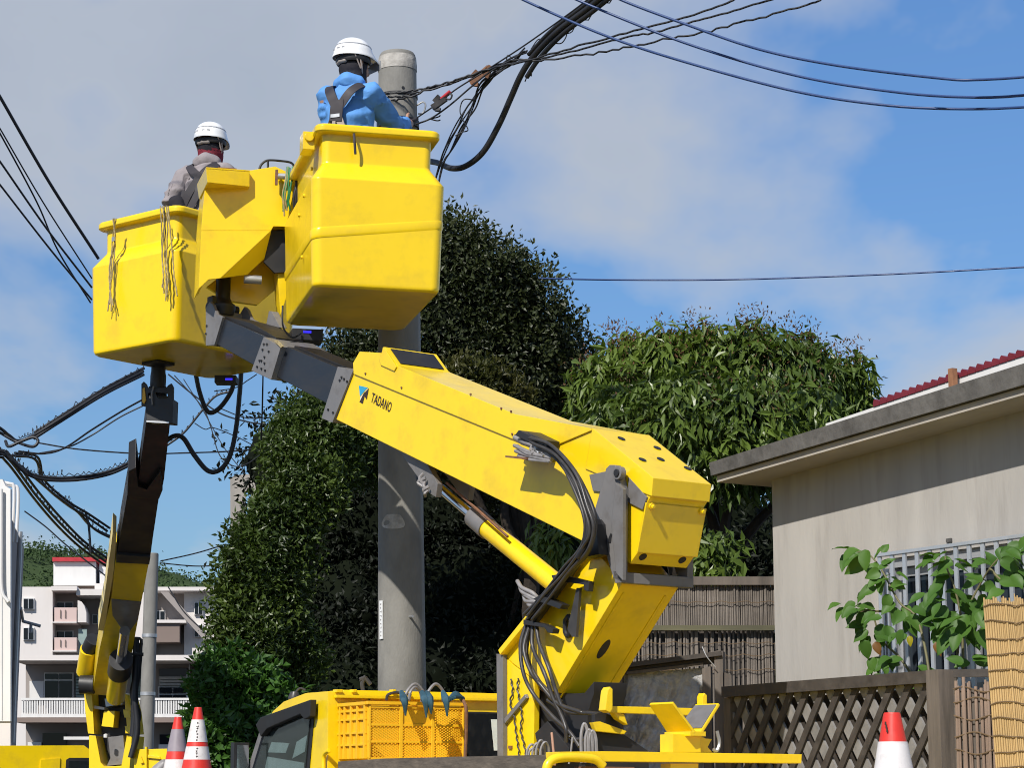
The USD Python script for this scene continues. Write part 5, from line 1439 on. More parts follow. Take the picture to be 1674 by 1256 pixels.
bR = thing("main_bucket", "yellow fibreglass work bucket holding the worker in blue", "bucket", (-0.934, 13.264, 4.5))
CB = np.array([-0.934, 13.264, 4.505])
mesh_, uR, vR = bucket_mesh(CB, 0.24, 0.385, 0.585, 1.0)
part(bR, "shell", mesh_, "yellow_grp", smooth=24)
# ridge shaped in to imitate a cable shadow, slightly uphill round the front
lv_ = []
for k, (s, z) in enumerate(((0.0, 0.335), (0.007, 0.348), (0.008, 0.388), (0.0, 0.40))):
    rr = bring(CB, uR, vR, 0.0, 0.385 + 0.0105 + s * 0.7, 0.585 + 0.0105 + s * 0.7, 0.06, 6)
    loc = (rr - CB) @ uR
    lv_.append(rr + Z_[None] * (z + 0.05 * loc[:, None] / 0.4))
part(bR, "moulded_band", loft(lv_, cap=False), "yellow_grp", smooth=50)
fl_ = Plane(CB - uR * 0.33 + Z_ * 0.9, -uR)
part(bR, "hinge_block", boxm(CB - uR * 0.40 - vR * 0.36 + Z_ * 0.93, (0.07, 0.14, 0.11), [uR, vR, Z_]), "yellow")
part(bR, "hinge_pin", cyl(CB - uR * 0.40 - vR * 0.45 + Z_ * 0.95, CB - uR * 0.40 - vR * 0.42 + Z_ * 0.95, 0.028, n=16), "yellow")
for z, y in ((0.82, -0.2), (0.62, -0.3), (0.55, -0.1), (0.25, -0.25)):
    o = CB - uR * (0.40 if z < 0.7 else 0.34) + vR * y + Z_ * z
    part(bR, "bolt", cyl(o, o - uR * 0.012, 0.012, n=8), "yellow")
lampR = part(bR, "work_lamp", boxm(P(500, 551, 13.5) - Z_ * 0.0, (0.19, 0.16, 0.07), [uR, vR, Z_]), "black")
part(lampR, "blue_light", boxm(P(499, 547, 13.5) - vR * 0.083, (0.05, 0.006, 0.014), [uR, vR, Z_]), "blue_lens")
part(lampR, "cable", tube([P(462, 500, 13.2), P(463, 535, 13.2), P(478, 552, 13.3), P(492, 545, 13.4)], 0.006, 6, 5), "cable")

bL = thing("second_bucket", "yellow work bucket with hanging ropes holding the worker in grey", "bucket", (-2.215, 15.0, 4.52))
CL = np.array([-2.215, 15.0, 4.521])
mesh_, uL, vL = bucket_mesh(CL, 0.89, 0.567, 0.424, 0.938, 0.07)
part(bL, "shell", mesh_, "yellow_grp", smooth=24)
part(bL, "floor_plate", boxm(CL - Z_ * 0.012 - uL * 0.12 + vL * 0.22, (0.16, 0.16, 0.02), [uL, vL, Z_]), "black")
lampL = part(bL, "work_lamp", boxm(P(370, 622, 15.26), (0.15, 0.13, 0.05), [(1, 0, 0), (0, 1, 0), Z_]), "black")
part(lampL, "blue_light", boxm(P(376, 623, 15.26) - (0, 0.068, 0), (0.05, 0.006, 0.012), np.eye(3)), "blue_lens")
gr_ = np.random.default_rng(90)


def strand(pts, Y, r, nm, par, m="rope", wob=0.004):
    c = spline([P(x, y, yy) for (x, y), yy in zip(pts, Y)], 10)
    c = c + np.stack([np.sin(np.arange(len(c)) * 1.7 + Y[0] * 99), 0 * np.arange(len(c)), 0 * np.arange(len(c))], 1) * wob
    return part(par, nm, tube(c, r, 6), m, smooth=60)


rp1 = thing("rope_bunch", "bunch of knotted ropes hanging near the bucket's left end", "ropes", P(183, 430, 14.7))
sideN = -uL
lq = Plane(CL - uL * 0.607, -uL)
lface = lambda x, y, o: P(x, y, 0) * 0 + lq.hit(x, y, o)
for k in range(4):
    pts = [(186 + gr_.normal() * 2, 357), (185 + gr_.normal() * 2, 392), (182 + gr_.normal() * 3, 430), (179 + gr_.normal() * 3, 470), (176 + k * 3, 498 + gr_.uniform(0, 16))]
    c = spline([lface(x, y, -0.012 - 0.006 * k - (0.02 if y < 380 else 0)) for x, y in pts], 10)
    c = c + np.sin(np.arange(len(c)) * 1.5 + k)[:, None] * lq.e1 * 0.0022
    part(rp1, "rope", tube(c, 0.0052, 6), "rope", smooth=60)
part(rp1, "snap_hook", boxm(lface(186, 391, -0.035), (0.03, 0.014, 0.03), [lq.e1, lq.n, Z_]), "steel")
rp2 = thing("rope_bunch", "bunch of dangling ropes over the near corner of the bucket", "ropes", P(270, 400, 14.3))
for k, (x0, xe, ye) in enumerate(((262, 268, 480), (268, 271, 492), (272, 273, 484), (275, 290, 484), (266, 265, 470))):
    pts = [(x0, 337), (x0 + 2, 365), ((x0 + xe) / 2, 420), ((x0 + xe) / 2 + 2, 450), (xe, ye)]
    c = spline([lface(x, y, -0.012 - 0.006 * k - (0.03 if y < 375 else 0)) for x, y in pts], 10)
    c = c + np.sin(np.arange(len(c)) * 1.5 + k)[:, None] * lq.e1 * 0.0022
    part(rp2, "rope", tube(c, 0.0052, 6), "rope", smooth=60)

# head between arm and bucket
HP = Plane(CB - uR * 0.41 + vR * 0.62, -vR)
hp = lambda nm, pix, a, b, m, ref=0.0, lab=None, par=None: part(par or truck, nm, HP.prism(pix, a, b, ref), m, label=lab)
head = hp("bucket_head", [(332, 336), (338, 284), (412, 278), (450, 272), (484, 288), (484, 371), (447, 370), (443, 377), (329, 377)], 0, 0.34, "yellow", lab="boxy yellow bucket head with control box")
hp("head_skirt", [(329, 377.2), (443, 377.2), (360, 455), (341, 457), (325, 472)], 0, 0.015, "yellow", par=head)
hp("head_side", [(325, 472), (329, 377.2), (334, 377.2), (332, 465)], 0.016, 0.30, "yellow", par=head)
f1, f2, f3, f4 = HP.hit(443.5, 377), HP.hit(360, 455), HP.hit(404, 449, 0.07), HP.hit(432, 423, 0.07)
part(head, "head_flap", hexa([f1, f2, f3, f4] + [x - HP.n * 0.012 for x in (f1, f2, f3, f4)]), "yellow")
hp("head_back", [(346, 452), (450, 372), (484, 372), (480, 440), (462, 455), (430, 482), (385, 476)], 0.30, 0.34, "yellow", par=head)
hp("head_bracket", [(455, 372), (484, 372), (486, 440), (462, 510), (458, 455)], 0.10, 0.28, "yellow", par=head)
hp("head_shadow_box", [(446, 372), (481, 372), (477, 440), (452, 442), (434, 424)], 0.075, 0.10, "black", par=head)  # black plate painted in as the shade of the open cavity
o = HP.hit(412, 457, 0.1)
part(head, "small_motor", cyl(o - uR * 0.05, o + uR * 0.06, 0.028, n=16), "steel")
c4 = [HP.hit(337, 276, -0.16), HP.hit(408, 281, -0.05), HP.hit(408, 305, -0.05), HP.hit(339, 298, -0.16)]
c5 = [c4[0] + vR * 0.42 - uR * 0.015, c4[1] + vR * 0.30, c4[2] + vR * 0.30, c4[3] + vR * 0.42 - uR * 0.01]
bx_ = part(head, "control_box", hexa(c4 + c5), "yellow")
part(bx_, "lid", hexa([c4[0] + Z_ * .002, c4[1] + Z_ * .002, c5[1] + Z_ * .002, c5[0] + Z_ * .002, c4[0] + Z_ * .012, c4[1] + Z_ * .012, c5[1] + Z_ * .012, c5[0] + Z_ * .012]), "yellow")
part(bx_, "rust_strip", boxm((c4[0] + c4[1]) / 2 + Z_ * 0.022 + vR * 0.06, (0.12, 0.03, 0.018), [uR, vR, Z_]), "rust")
part(head, "guard_rail", tube([HP.hit(x, y, 0.1) for x, y in ((424, 276), (428, 268), (438, 262), (460, 263), (476, 266), (482, 274))], 0.008, 8, 5), "black")
part(head, "guard_rail", tube([HP.hit(438, 262, 0.1), HP.hit(438, 276, 0.1)], 0.007, 8), "black")
tools = thing("tool_bundle", "green ropes and black hand tools hanging on the bucket head", "tools", HP.hit(475, 310, -0.05))
part(tools, "hanger_bar", cyl(HP.hit(452, 288, -0.04), HP.hit(486, 289, -0.05), 0.020, n=14), "steel")
part(tools, "hanger_handle", boxm(HP.hit(452, 290, -0.05), (0.016, 0.02, 0.10), [uR, vR, Z_]), "rust")
for k in range(9):
    x = 472 + gr_.uniform(-4, 8)
    pts = [(x, 272 + gr_.uniform(0, 6), .06), (x - 2, 295, .075), (x - 6 + gr_.uniform(-3, 3), 320, .07), (x - 8 + gr_.uniform(-2, 6), 338 + gr_.uniform(0, 16), .05)]
    part(tools, "green_rope", tube([HP.hit(a, b, -o) for a, b, o in pts], 0.006, 6, 6), "green" if k % 3 else "rope", smooth=60)
for k in range(7):
    x = 487 + gr_.uniform(-5, 5)
    pts = [(x, 276, .06), (x + 2, 300, .08), (x - 1 + gr_.uniform(-3, 3), 325, .08), (x, 350 + gr_.uniform(0, 10), .06)]
    part(tools, "tool", tube([HP.hit(a, b, -o) for a, b, o in pts], [0.007, 0.014, 0.010, 0.008], 7, 5), ("rubber", "hose_grey", "rubber")[k % 3], smooth=60)
part(tools, "tool_grip", lathe([(0, -0.04), (0.022, -0.035), (0.025, 0.0), (0.018, 0.04), (0, 0.045)], HP.hit(489, 361, -0.06), (0, 0, 1), 12), "rubber")
for x0, x1 in ((497, 505), (503, 512)):
    part(truck, "signal_wire", tube([HP.hit(a, b, -0.01) for a, b in ((490, 340), (x0, 375), (x0 - 6, 410), (488, 440), (490, 470), (496, 505))], 0.005, 6, 6), "rust", smooth=60)

# ------------------------------------------------------------------ second truck, further down the street at left
t2 = thing("bucket_truck", "second yellow truck further off whose dark boom carries the left bucket", "bucket truck", P(185, 1200, 21) * (1, 1, 0))
LB0, LB1 = P(192, 1140, 20.5), P(260, 655, 15.2)
la = unit(LB1 - LB0)
lsd = unit(np.cross(la, Z_))
ln_ = np.cross(lsd, la)
ln_ = ln_ if ln_[2] < 0 else -ln_
LP = Plane(LB0, ln_)
lp = lambda nm, pix, a, b, m, par=None, lab=None: part(par or t2, nm, LP.prism(pix, a, b, 0.0), m, label=lab)
lp("telescopic_arm", [(240, 688), (279, 688), (268, 790), (266, 800), (226, 800), (226, 790)], 0.03, 0.20, "arm_brown")
lp("arm_collar", [(210, 770), (222, 764), (226, 795), (240, 800), (262, 770), (266, 800), (260, 815), (208, 812)], -0.005, 0.24, "arm_brown")
lp("telescopic_arm", [(209, 806), (262, 800), (250, 880), (245, 918), (192, 912), (196, 880)], 0.01, 0.24, "arm_brown")
lp("arm_collar", [(192, 905), (246, 909), (244, 921), (190, 918)], -0.012, 0.26, "black")
yb_ = lp("upper_boom", [(188, 921.5), (243, 921.5), (231, 985), (217, 1060), (202, 1140), (151, 1136), (163, 1060), (183, 975)], 0.0, 0.28, "yellow")
lp("wedge_plate", [(182, 979), (231, 984), (224, 1014), (213, 1030), (199, 1027), (184, 1005)], -0.012, -0.001, "grey", yb_)
lp("side_cover", [(184, 876), (190, 882), (186, 935), (170, 1036), (160, 1034), (170, 985)], 0.02, 0.20, "cream", yb_, "side cover with sunlight painted in as pale cream")
rA, rB, rC = LP.hit(204, 1032, -0.10), LP.hit(197, 1085, -0.12), LP.hit(189, 1140, -0.14)
rm = part(t2, "lift_ram", cyl(rB, rC, 0.085, n=24), "yellow", smooth=50)
part(rm, "rod", cyl(rA, rB, 0.045, n=18), "chrome", smooth=50)
part(rm, "gland", cyl(rB + (rA - rB) * 0.12, rB - (rA - rB) * 0.28, 0.105, n=22), "black", smooth=50)
a0_, a1_ = P(146, 1062, 20.2), P(140, 1100, 20.4)
part(t2, "side_tank", cyl(a0_, a1_, 0.085, n=20), "yellow", smooth=50)
part(t2, "tank_cap", cyl(a0_ + (a0_ - a1_) * 0.42 + (0.03, 0, 0), a0_, 0.075, n=16), "black", smooth=50)
part(t2, "hose", tube([a1_, P(140, 1110, 20.4), P(141, 1120, 20.5)], 0.025, 8, 5), "cream")
part(t2, "pulley", cyl(P(140, 1120, 20.3) - (0.05, 0, 0), P(140, 1120, 20.3) + (0.08, 0, 0), 0.085, n=20), "black", smooth=50)
V3 = Plane(P(185, 1200, 20.4), (-0.1, -1, 0))
v3 = lambda nm, pix, a, b, m: part(t2, nm, V3.prism(pix, a, b, 0.0), m)
v3("turret_fork", [(137.5, 1131), (150, 1131), (154, 1201), (144, 1200), (139, 1160)], 0.0, 0.35, "yellow")
v3("turret_fork", [(147, 1203), (158, 1204), (166, 1247), (172, 1254), (200, 1253), (209, 1203), (217, 1204), (213, 1262), (147, 1262)], -0.03, 0.4, "yellow")
v3("turret_fork", [(204, 1134), (209, 1139), (215, 1163), (219, 1200), (209, 1201), (204.5, 1161)], 0.0, 0.35, "yellow")
v3("turret_step", [(204, 1161), (215, 1163), (216, 1176), (206, 1174)], -0.06, -0.002, "yellow")
v3("turret_step", [(207, 1188), (219, 1190), (219, 1200), (208, 1200)], -0.06, -0.002, "yellow")
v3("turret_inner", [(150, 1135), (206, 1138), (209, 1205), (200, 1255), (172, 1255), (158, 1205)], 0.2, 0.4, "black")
v3("inner_plate", [(174, 1206), (199, 1203), (203, 1250), (172, 1253), (178, 1240)], 0.05, 0.19, "grey")
v3("ram_pivot", [(170, 1143), (196, 1140), (199, 1152), (172, 1156)], 0.02, 0.19, "steel")
v3("white_pad", [(151, 1154), (168, 1157), (168, 1161), (151, 1159)], 0.05, 0.19, "white")
v3("lower_ram", [(169, 1163), (187, 1163), (184, 1190), (165, 1188)], 0.02, 0.19, "yellow")
part(t2, "beacon", lathe([(0, -0.02), (0.02, -0.015), (0.02, 0.015), (0, 0.02)], P(173, 1204, 20.3), (0, 0, 1), 10), "white")
for k, pts in enumerate(([(222, 1045), (222, 1075), (221, 1110), (221, 1150), (224, 1180), (223, 1205), (214, 1240)], [(228, 1052), (227, 1080), (224, 1110), (219, 1140), (219, 1172), (217, 1205)], [(225, 1060), (224, 1100), (217, 1135), (226, 1170), (220, 1190)])):
    part(t2, "hose", tube([P(x, y, 19.6 + 0.1 * k) for x, y in pts], 0.028, 8, 6), "cable", smooth=60)
part(t2, "hose_guide", tube([P(x, y, 19.5) for x, y in ((219, 1044), (231, 1047), (229, 1070), (234, 1070), (220, 1068), (221, 1044))], 0.014, 8, 3), "black")
part(t2, "hose_guide", tube([P(x, y, 19.5) for x, y in ((213, 1070), (234, 1070))], 0.014, 8), "black")

# tip bracket and swivel below the bucket
V4 = Plane(P(258, 655, 15.05), (-0.1, -1, 0))
v4 = lambda nm, pix, a, b, m, h=(): part(t2, nm, V4.prism(pix, a, b, 0.0, h), m)
v4("tip_bracket", [(231, 628), (235, 624), (239, 628), (241, 634), (272, 634), (275, 630), (280, 627), (283, 633), (282, 692), (274, 692), (240, 689), (238, 665), (231, 663)], 0.0, 0.03, "black", [[(242, 643), (246, 642), (246, 652), (242, 651)], [(254, 642), (273, 643), (275, 649), (272, 652), (258, 651)]])
v4("tip_bracket", [(238, 650), (282, 652), (281, 690), (239, 688)], 0.04, 0.16, "black")
v4("bracket_lip", [(240, 688), (277, 690), (277, 693), (240, 691)], -0.012, -0.001, "steel")
v4("yellow_tag", [(234, 636), (237, 634), (239, 655), (236, 661), (233, 658)], -0.012, -0.001, "crate")
part(t2, "swivel_post", [lathe([(0, 0), (0.055, 0), (0.055, 0.09), (0.05, 0.12), (0.05, 0.30), (0, 0.30)], P(258, 636, 15.12), (0, 0, 1), 20), boxm(P(258, 640, 15.12), (0.12, 0.05, 0.06))], "black")
part(t2, "pin_wire", tube([V4.hit(251, 632, -.02), V4.hit(248, 645, -.03), V4.hit(249, 662, -.02)], 0.006, 6, 4), "hose_grey")

# its cab and bed
q0 = P(146, 1235, 22.4)
CR2 = Plane(q0, -RD)
roofz = P(100, 1223, 23)[2]
pr_ = [(-1.70, 0.45), (0.0, 0.45), (0.0, roofz - 0.03), (-0.06, roofz + 0.01), (-1.25, roofz - 0.005), (-1.5, roofz - 0.06), (-1.62, roofz - 0.25)]
cab2 = part(t2, "cab", CR2.solid(Polygon([(u, z - q0[2]) for u, z in pr_]), 0, 1.6), "yellow")
r2_ = lambda nm, pix, a, b, m: part(cab2, nm, CR2.prism(pix, a, b, 0.0), m)
r2_("rear_window_seal", [(108, 1243), (113, 1240), (146, 1240), (146, 1275), (106, 1275)], -0.012, -0.001, "rubber")
r2_("rear_window", [(112, 1245), (144, 1245), (144, 1275), (111, 1275)], -0.018, -0.0125, "glass_cab")
r2_("pressed_panel", [(66, 1243), (98, 1240), (97, 1270), (64, 1270)], -0.012, -0.001, "yellow")
b2c = q0 - RD * 2.4 - RX * 0.8
part(t2, "bed_deck", boxm([b2c[0] + 0.1, b2c[1], 1.3], (1.7, 4.6, 0.12), [RX, RD, Z_]), "arm_brown")
part(t2, "chassis", boxm([q0[0] - 0.6, q0[1] - 0.4, 0.75], (0.8, 6.2, 0.22), [RX, RD, Z_]), "black")
for t in (-0.8, 3.4):
    for s in (-1.55, -0.05):
        o = q0 - RD * t + RX * s
        part(t2, "wheel", lathe(wheel_prof, [o[0], o[1], 0.385], RX, 22), "rubber")
RSD = Plane(P(245, 1240, 19.6), (-0.25, -1, 0))
part(t2, "rear_rack", RSD.prism([(219, 1226), (273, 1225), (272, 1270), (219, 1270)], 0, 0.03, 0), "yellow")
part(t2, "rack_post", RSD.prism([(239, 1222), (242, 1222), (242, 1262), (239, 1262)], -0.03, -0.001, 0), "yellow")
part(t2, "rack_edge", RSD.prism([(243, 1235), (262, 1238), (264, 1242), (243, 1240)], -0.02, -0.001, 0), "yellow")
part(t2, "rack_tag", RSD.prism([(232, 1238), (236, 1248), (231, 1249)], -0.02, -0.001, 0), "yellow")
part(t2, "grey_sack", blobbody([[(P(258, 1262, 18.9), 0.06), (P(268, 1252, 18.9), 0.05)]], 0.03), "hose_grey")
tb_ = P(310, 1300, 18.2)
bz = P(324, 1157, 18)[2] - 0.70

# ------------------------------------------------------------------ road cones


def cone_mesh(base, h0, h1, R0=0.155, R1=0.030, H=0.70, grow=0.0, n=32):
    f = lambda h: R0 + (R1 - R0) * h / H + grow
    return lathe([(f(h0), h0), (f(h1), h1)], base, (0, 0, 1), n)


def cone(name, label, base, bands, group=None):
    c = thing(name, label, "traffic cone", base)
    part(c, "body", lathe([(0.19, 0.0), (0.19, 0.025), (0.162, 0.03), (0.155, 0.03), (0.030, 0.695), (0.027, 0.70), (0.018, 0.70), (0.016, 0.66)], base, (0, 0, 1), 32), "cone_red", smooth=40)
    part(c, "foot", boxm(np.array(base) + (0, 0, 0.011), (0.38, 0.38, 0.02)), "cone_red")
    for h0, h1, m in bands:
        part(c, "sleeve", cone_mesh(base, h0, h1, grow=0.003), m, smooth=60)
    return c


part(t2, "tool_box", boxm([tb_[0], tb_[1] + 0.1, (1.36 + bz) / 2], (0.75, 0.6, bz - 1.364), [RX, RD, Z_]), "black")
b1 = np.array([P(324, 1157, 18)[0], 18.0, bz])
cn = cone("road_cone", "tall red and white cone with dark lettering near the green bush", b1, [(0.42, 0.60, "cone_white"), (0.27, 0.385, "cone_white")])
gq = np.random.default_rng(12)
for k in range(13):
    h = 0.57 - k * 0.022
    if 0.385 < h < 0.42:
        continue
    r = 0.155 - 0.125 * h / 0.70 + 0.0045
    a = math.radians(-84)
    d = np.array([math.cos(a), math.sin(a), 0])
    t = np.array([-d[1], d[0], 0])
    o = b1 + d * r + (0, 0, h)
    for q in range(2):
        part(cn, "dark_letter_stroke", boxm(o + t * gq.normal() * 0.004 + (0, 0, gq.normal() * 0.003), (0.016 if q else 0.005, 0.002, 0.004 if q else 0.015), [t, d, Z_]), "ink")
b2_ = np.array([P(291, 1173, 18.3)[0], 18.3, P(291, 1173, 18.3)[2] - 0.70])
cone("road_cone", "shorter looking dull red cone with grey sleeve beside the taller one", b2_, [(0.42, 0.60, "cone_grey"), (0.25, 0.355, "cone_white")])
b3 = np.array([P(1458, 1166, 7.75)[0], 7.75, P(1458, 1166, 7.75)[2] - 0.70])
c3 = cone("road_cone", "large red topped white cone in front of the lattice fence", b3, [(0.20, 0.60, "cone_white")])
for k in range(3):
    a = math.radians(-128 + 3 * k)
    d = np.array([math.cos(a), math.sin(a), 0])
    part(c3, "dark_letter_stroke", boxm(b3 + d * 0.048 + (0, 0, 0.662 - 0.012 * k), (0.006, 0.002, 0.012), [np.array([-d[1], d[0], 0]), d, Z_]), "ink")
part(truck, "tail_stand", boxm([b3[0], b3[1], (ZD + b3[2]) / 2], (0.5, 0.5, max(b3[2] - ZD, 0.02)), [RX, RD, Z_]), "black")

# ------------------------------------------------------------------ the two workers


def worker(name, label, foot, F, scale, cloth, arms, head_turn, lean=0.0, scarf="dark_cloth", seed=0, tan=False):
    F = unit(F)
    R = np.array([F[1], -F[0], 0])
    W = thing(name, label, "person", foot)
    foot = np.array(foot, float)
    s = scale

    def at(f, r, u):
        return foot + F * (f + lean * max(u - 0.85, 0)) * s + R * r * s + Z_ * u * s
    hips, waist, chest, neck = at(0, 0, 0.90), at(0.0, 0, 1.06), at(0.0, 0, 1.28), at(0.02, 0, 1.46)
    hc = at(0.05, 0, 1.605)
    sh = [at(-0.01, -0.150, 1.38), at(-0.01, 0.150, 1.38)]
    r = lambda x: x * s
    ch = [[(hips, r(0.145)), (waist, r(0.125)), (chest, r(0.12)), (at(0, 0, 1.40), r(0.08)), (neck, r(0.055)), (hc, r(0.075))]]
    for i, sd in enumerate((-1, 1)):
        el, ha = arms[i]
        ch.append([(at(0, sd * 0.09, 0.88), r(0.085)), (at(0.03, sd * 0.11, 0.48), r(0.058)), (at(-0.01, sd * 0.12, 0.09), r(0.043))])
        ch.append([(at(-0.03, sd * 0.12, 0.05), r(0.045)), (at(0.16, sd * 0.14, 0.035), r(0.035))])
        ch.append([(at(0, sd * 0.06, 1.36), r(0.08)), (sh[i], r(0.062)), (el, r(0.045)), (ha, r(0.030))])
        # hand: palm, four fingers and a thumb curled forward
        d = unit(np.array(ha) - np.array(el))
        sidev = unit(np.cross(d, Z_))
        up = np.cross(sidev, d)
        pm = np.array(ha) + d * r(0.06)
        ch.append([(ha, r(0.028)), (pm, (r(0.034),) * 3)])
        for k, (off, ln) in enumerate(((-0.027, 0.07), (-0.009, 0.08), (0.009, 0.075), (0.027, 0.06))):
            k0 = pm + up * r(off) + d * r(0.02)
            k1 = k0 + d * r(ln * 0.5) - sidev * sd * r(0.012)
            k2 = k1 + d * r(ln * 0.25) - sidev * sd * r(ln * 0.42)
            ch.append([(k0, r(0.011)), (k1, r(0.0095)), (k2, r(0.0085))])
        th0 = np.array(ha) + d * r(0.03) + up * r(0.03)
        ch.append([(th0, r(0.012)), (th0 + up * r(0.03) + d * r(0.03), r(0.0105)), (th0 + up * r(0.035) + d * r(0.06), r(0.009))])
    hd = unit(F * math.cos(head_turn) + R * math.sin(head_turn))
    hr = np.array([hd[1], -hd[0], 0])
    ch.append([(hc + Z_ * r(0.02), r(0.082)), (hc + hd * r(0.035) - Z_ * r(0.03), r(0.068))])
    ch.append([(hc + hd * r(0.092) - Z_ * r(0.01), r(0.014)), (hc + hd * r(0.107) - Z_ * r(0.035), r(0.013))])
    ch.append([(hc + hd * r(0.07) - Z_ * r(0.085), r(0.03)), (hc + hd * r(0.045) - Z_ * r(0.075), r(0.045))])
    for sd in (-1, 1):
        ch.append([(hc + hr * sd * r(0.083) + Z_ * r(0.01), r(0.016)), (hc + hr * sd * r(0.083) - Z_ * r(0.02), r(0.012))])
    part(W, "body", blobbody(ch, 0.022, 3, seed=seed), "skin", smooth=True)
    for sd in (-1, 1):
        part(W, "eye", trimesh.creation.icosphere(2, r(0.012)).apply_translation(hc + hd * r(0.088) + hr * sd * r(0.032) + Z_ * r(0.012)), "white", smooth=True)
    # clothes
    jk = [[(at(0, 0, 0.93), (r(0.175), r(0.155), r(0.06))), (waist, (r(0.155), r(0.145), r(0.1))), (chest, (r(0.155), r(0.145), r(0.12))), (at(-0.005, 0, 1.395), r(0.095)), (at(0.015, 0, 1.475), r(0.068))]]
    for i, sd in enumerate((-1, 1)):
        el, ha = arms[i]
        el, ha = np.array(el), np.array(ha)
        jk.append([(at(0, sd * 0.07, 1.355), r(0.10)), (sh[i], r(0.074)), (sh[i] * 0.5 + el * 0.5, r(0.068)), (el, r(0.061)), (el * 0.35 + ha * 0.65, r(0.056)), (el * 0.08 + ha * 0.92, r(0.046))])
    j = part(W, "jacket", blobbody(jk, 0.016, 4, 0.024 * s, 10, seed + 3), cloth, smooth=True)
    tr = []
    for sd in (-1, 1):
        tr.append([(at(0, sd * 0.06, 0.92), r(0.125)), (at(0, sd * 0.09, 0.86), r(0.105)), (at(0.03, sd * 0.11, 0.48), r(0.075)), (at(-0.01, sd * 0.12, 0.08), r(0.06))])
    part(W, "trousers", blobbody(tr, 0.03, 4, 0.006, 12, seed + 5), "trousers", smooth=True)
    for sd in (-1, 1):
        part(W, "boot", blobbody([[(at(-0.04, sd * 0.12, 0.07), r(0.058)), (at(0.17, sd * 0.14, 0.045), r(0.045))]], 0.03, 3), "rubber", smooth=True)
        el, ha = (np.array(x) for x in arms[0 if sd < 0 else 1])
        d = unit(ha - el)
        part(W, "glove_cuff", cyl(ha - d * r(0.02), ha + d * r(0.02), r(0.036), r(0.034)), "glove", smooth=50)
    # face cloth and collar
    part(W, "balaclava", blobbody([[(hc - Z_ * r(0.01) - hd * r(0.005), r(0.092)), (hc - Z_ * r(0.06), r(0.085)), (at(0.02, 0, 1.475), r(0.072))]], 0.016, 3, 0.004, 26, seed + 8), scarf if not tan else scarf, smooth=True)
    part(W, "collar", blobbody([[(at(-0.02, -0.055, 1.465), r(0.052)), (at(-0.045, 0.0, 1.475), r(0.062)), (at(-0.02, 0.055, 1.465), r(0.052)), (at(0.03, 0.0, 1.46), r(0.07))]], 0.014, 3, 0.004, 22, seed + 9), cloth, smooth=True)
    # helmet
    ho = hc + Z_ * r(0.058) - hd * r(0.004)
    prof = [(0.128, -0.012), (0.130, -0.004), (0.124, 0.008), (0.121, 0.03), (0.112, 0.062), (0.096, 0.090), (0.070, 0.112), (0.038, 0.124), (0.0, 0.128)]
    hm_ = lathe([(a * s, b_ * s) for a, b_ in prof], ho, (0, 0, 1), 36)
    v = hm_.vertices - ho
    fd, rd = v @ hd, v @ hr
    brim = np.clip(fd / (0.12 * s), 0, 1) ** 3 * (v[:, 2] < 0.02 * s)
    hm_.vertices = ho + hd * (fd * 1.10 + brim * 0.045 * s)[:, None] + hr * (rd * 0.92)[:, None] + Z_ * (v[:, 2] - brim * 0.022 * s)[:, None]
    H = part(W, "helmet", hm_, "helmet", smooth=60)

    def hband(z0, z1, g):
        rr = lambda z: np.interp(z, [p_[1] for p_ in prof], [p_[0] for p_ in prof])
        b_ = lathe([(rr(z) * s + g, z * s) for z in np.linspace(z0, z1, 4)], ho, (0, 0, 1), 40)
        v = b_.vertices - ho
        b_.vertices = ho + hd * (v @ hd * 1.10)[:, None] + hr * (v @ hr * 0.92)[:, None] + Z_ * v[:, 2:3]
        return b_
    part(H, "grey_line", hband(0.062, 0.070, 0.0015), "helmet_line", smooth=60)
    for a in (150, 168, 196, 214):
        t = math.radians(a)
        dr = hd * math.cos(t) + hr * math.sin(t)
        o = ho + hd * math.cos(t) * 0.118 * 1.10 * s + hr * math.sin(t) * 0.118 * 0.92 * s + Z_ * 0.036 * s
        part(H, "small_mark", boxm(o + dr * 0.003, (0.020, 0.003, 0.009), [unit(np.cross(Z_, dr)), dr, Z_]), "helmet_line")
    part(H, "head_lining", lathe([(0.112 * s, -0.01 * s), (0.114 * s, -0.035 * s), (0.106 * s, -0.05 * s), (0.10 * s, -0.01 * s)], ho, (0, 0, 1), 28), "rubber", smooth=60)
    part(H, "nape_pad", blobbody([[(hc - hd * r(0.093) + hr * r(-0.04) + Z_ * r(0.012), r(0.014)), (hc - hd * r(0.100) + Z_ * r(0.016), r(0.016)), (hc - hd * r(0.093) + hr * r(0.04) + Z_ * r(0.012), r(0.014))]], 0.01, 2), "glove", smooth=True)
    for sd in (-1, 1):
        part(H, "chin_strap", tube([ho + hr * sd * 0.105 * s - hd * 0.03 * s, hc + hr * sd * r(0.097) - Z_ * r(0.03), hc + hd * r(0.03) + hr * sd * r(0.05) - Z_ * r(0.11)], 0.006, 6, 5), "strap_tan", smooth=60)
        part(H, "chin_strap", tube([ho + hr * sd * 0.10 * s - hd * 0.06 * s, hc + hr * sd * r(0.098) - hd * r(0.01) - Z_ * r(0.04)], 0.005, 6, 3), "strap_tan", smooth=60)
    # harness: two straps over the shoulders meeting at the back, webbing down to the belt
    sk = trimesh.load if False else None
    return W, at, r, F, R, hd, hr


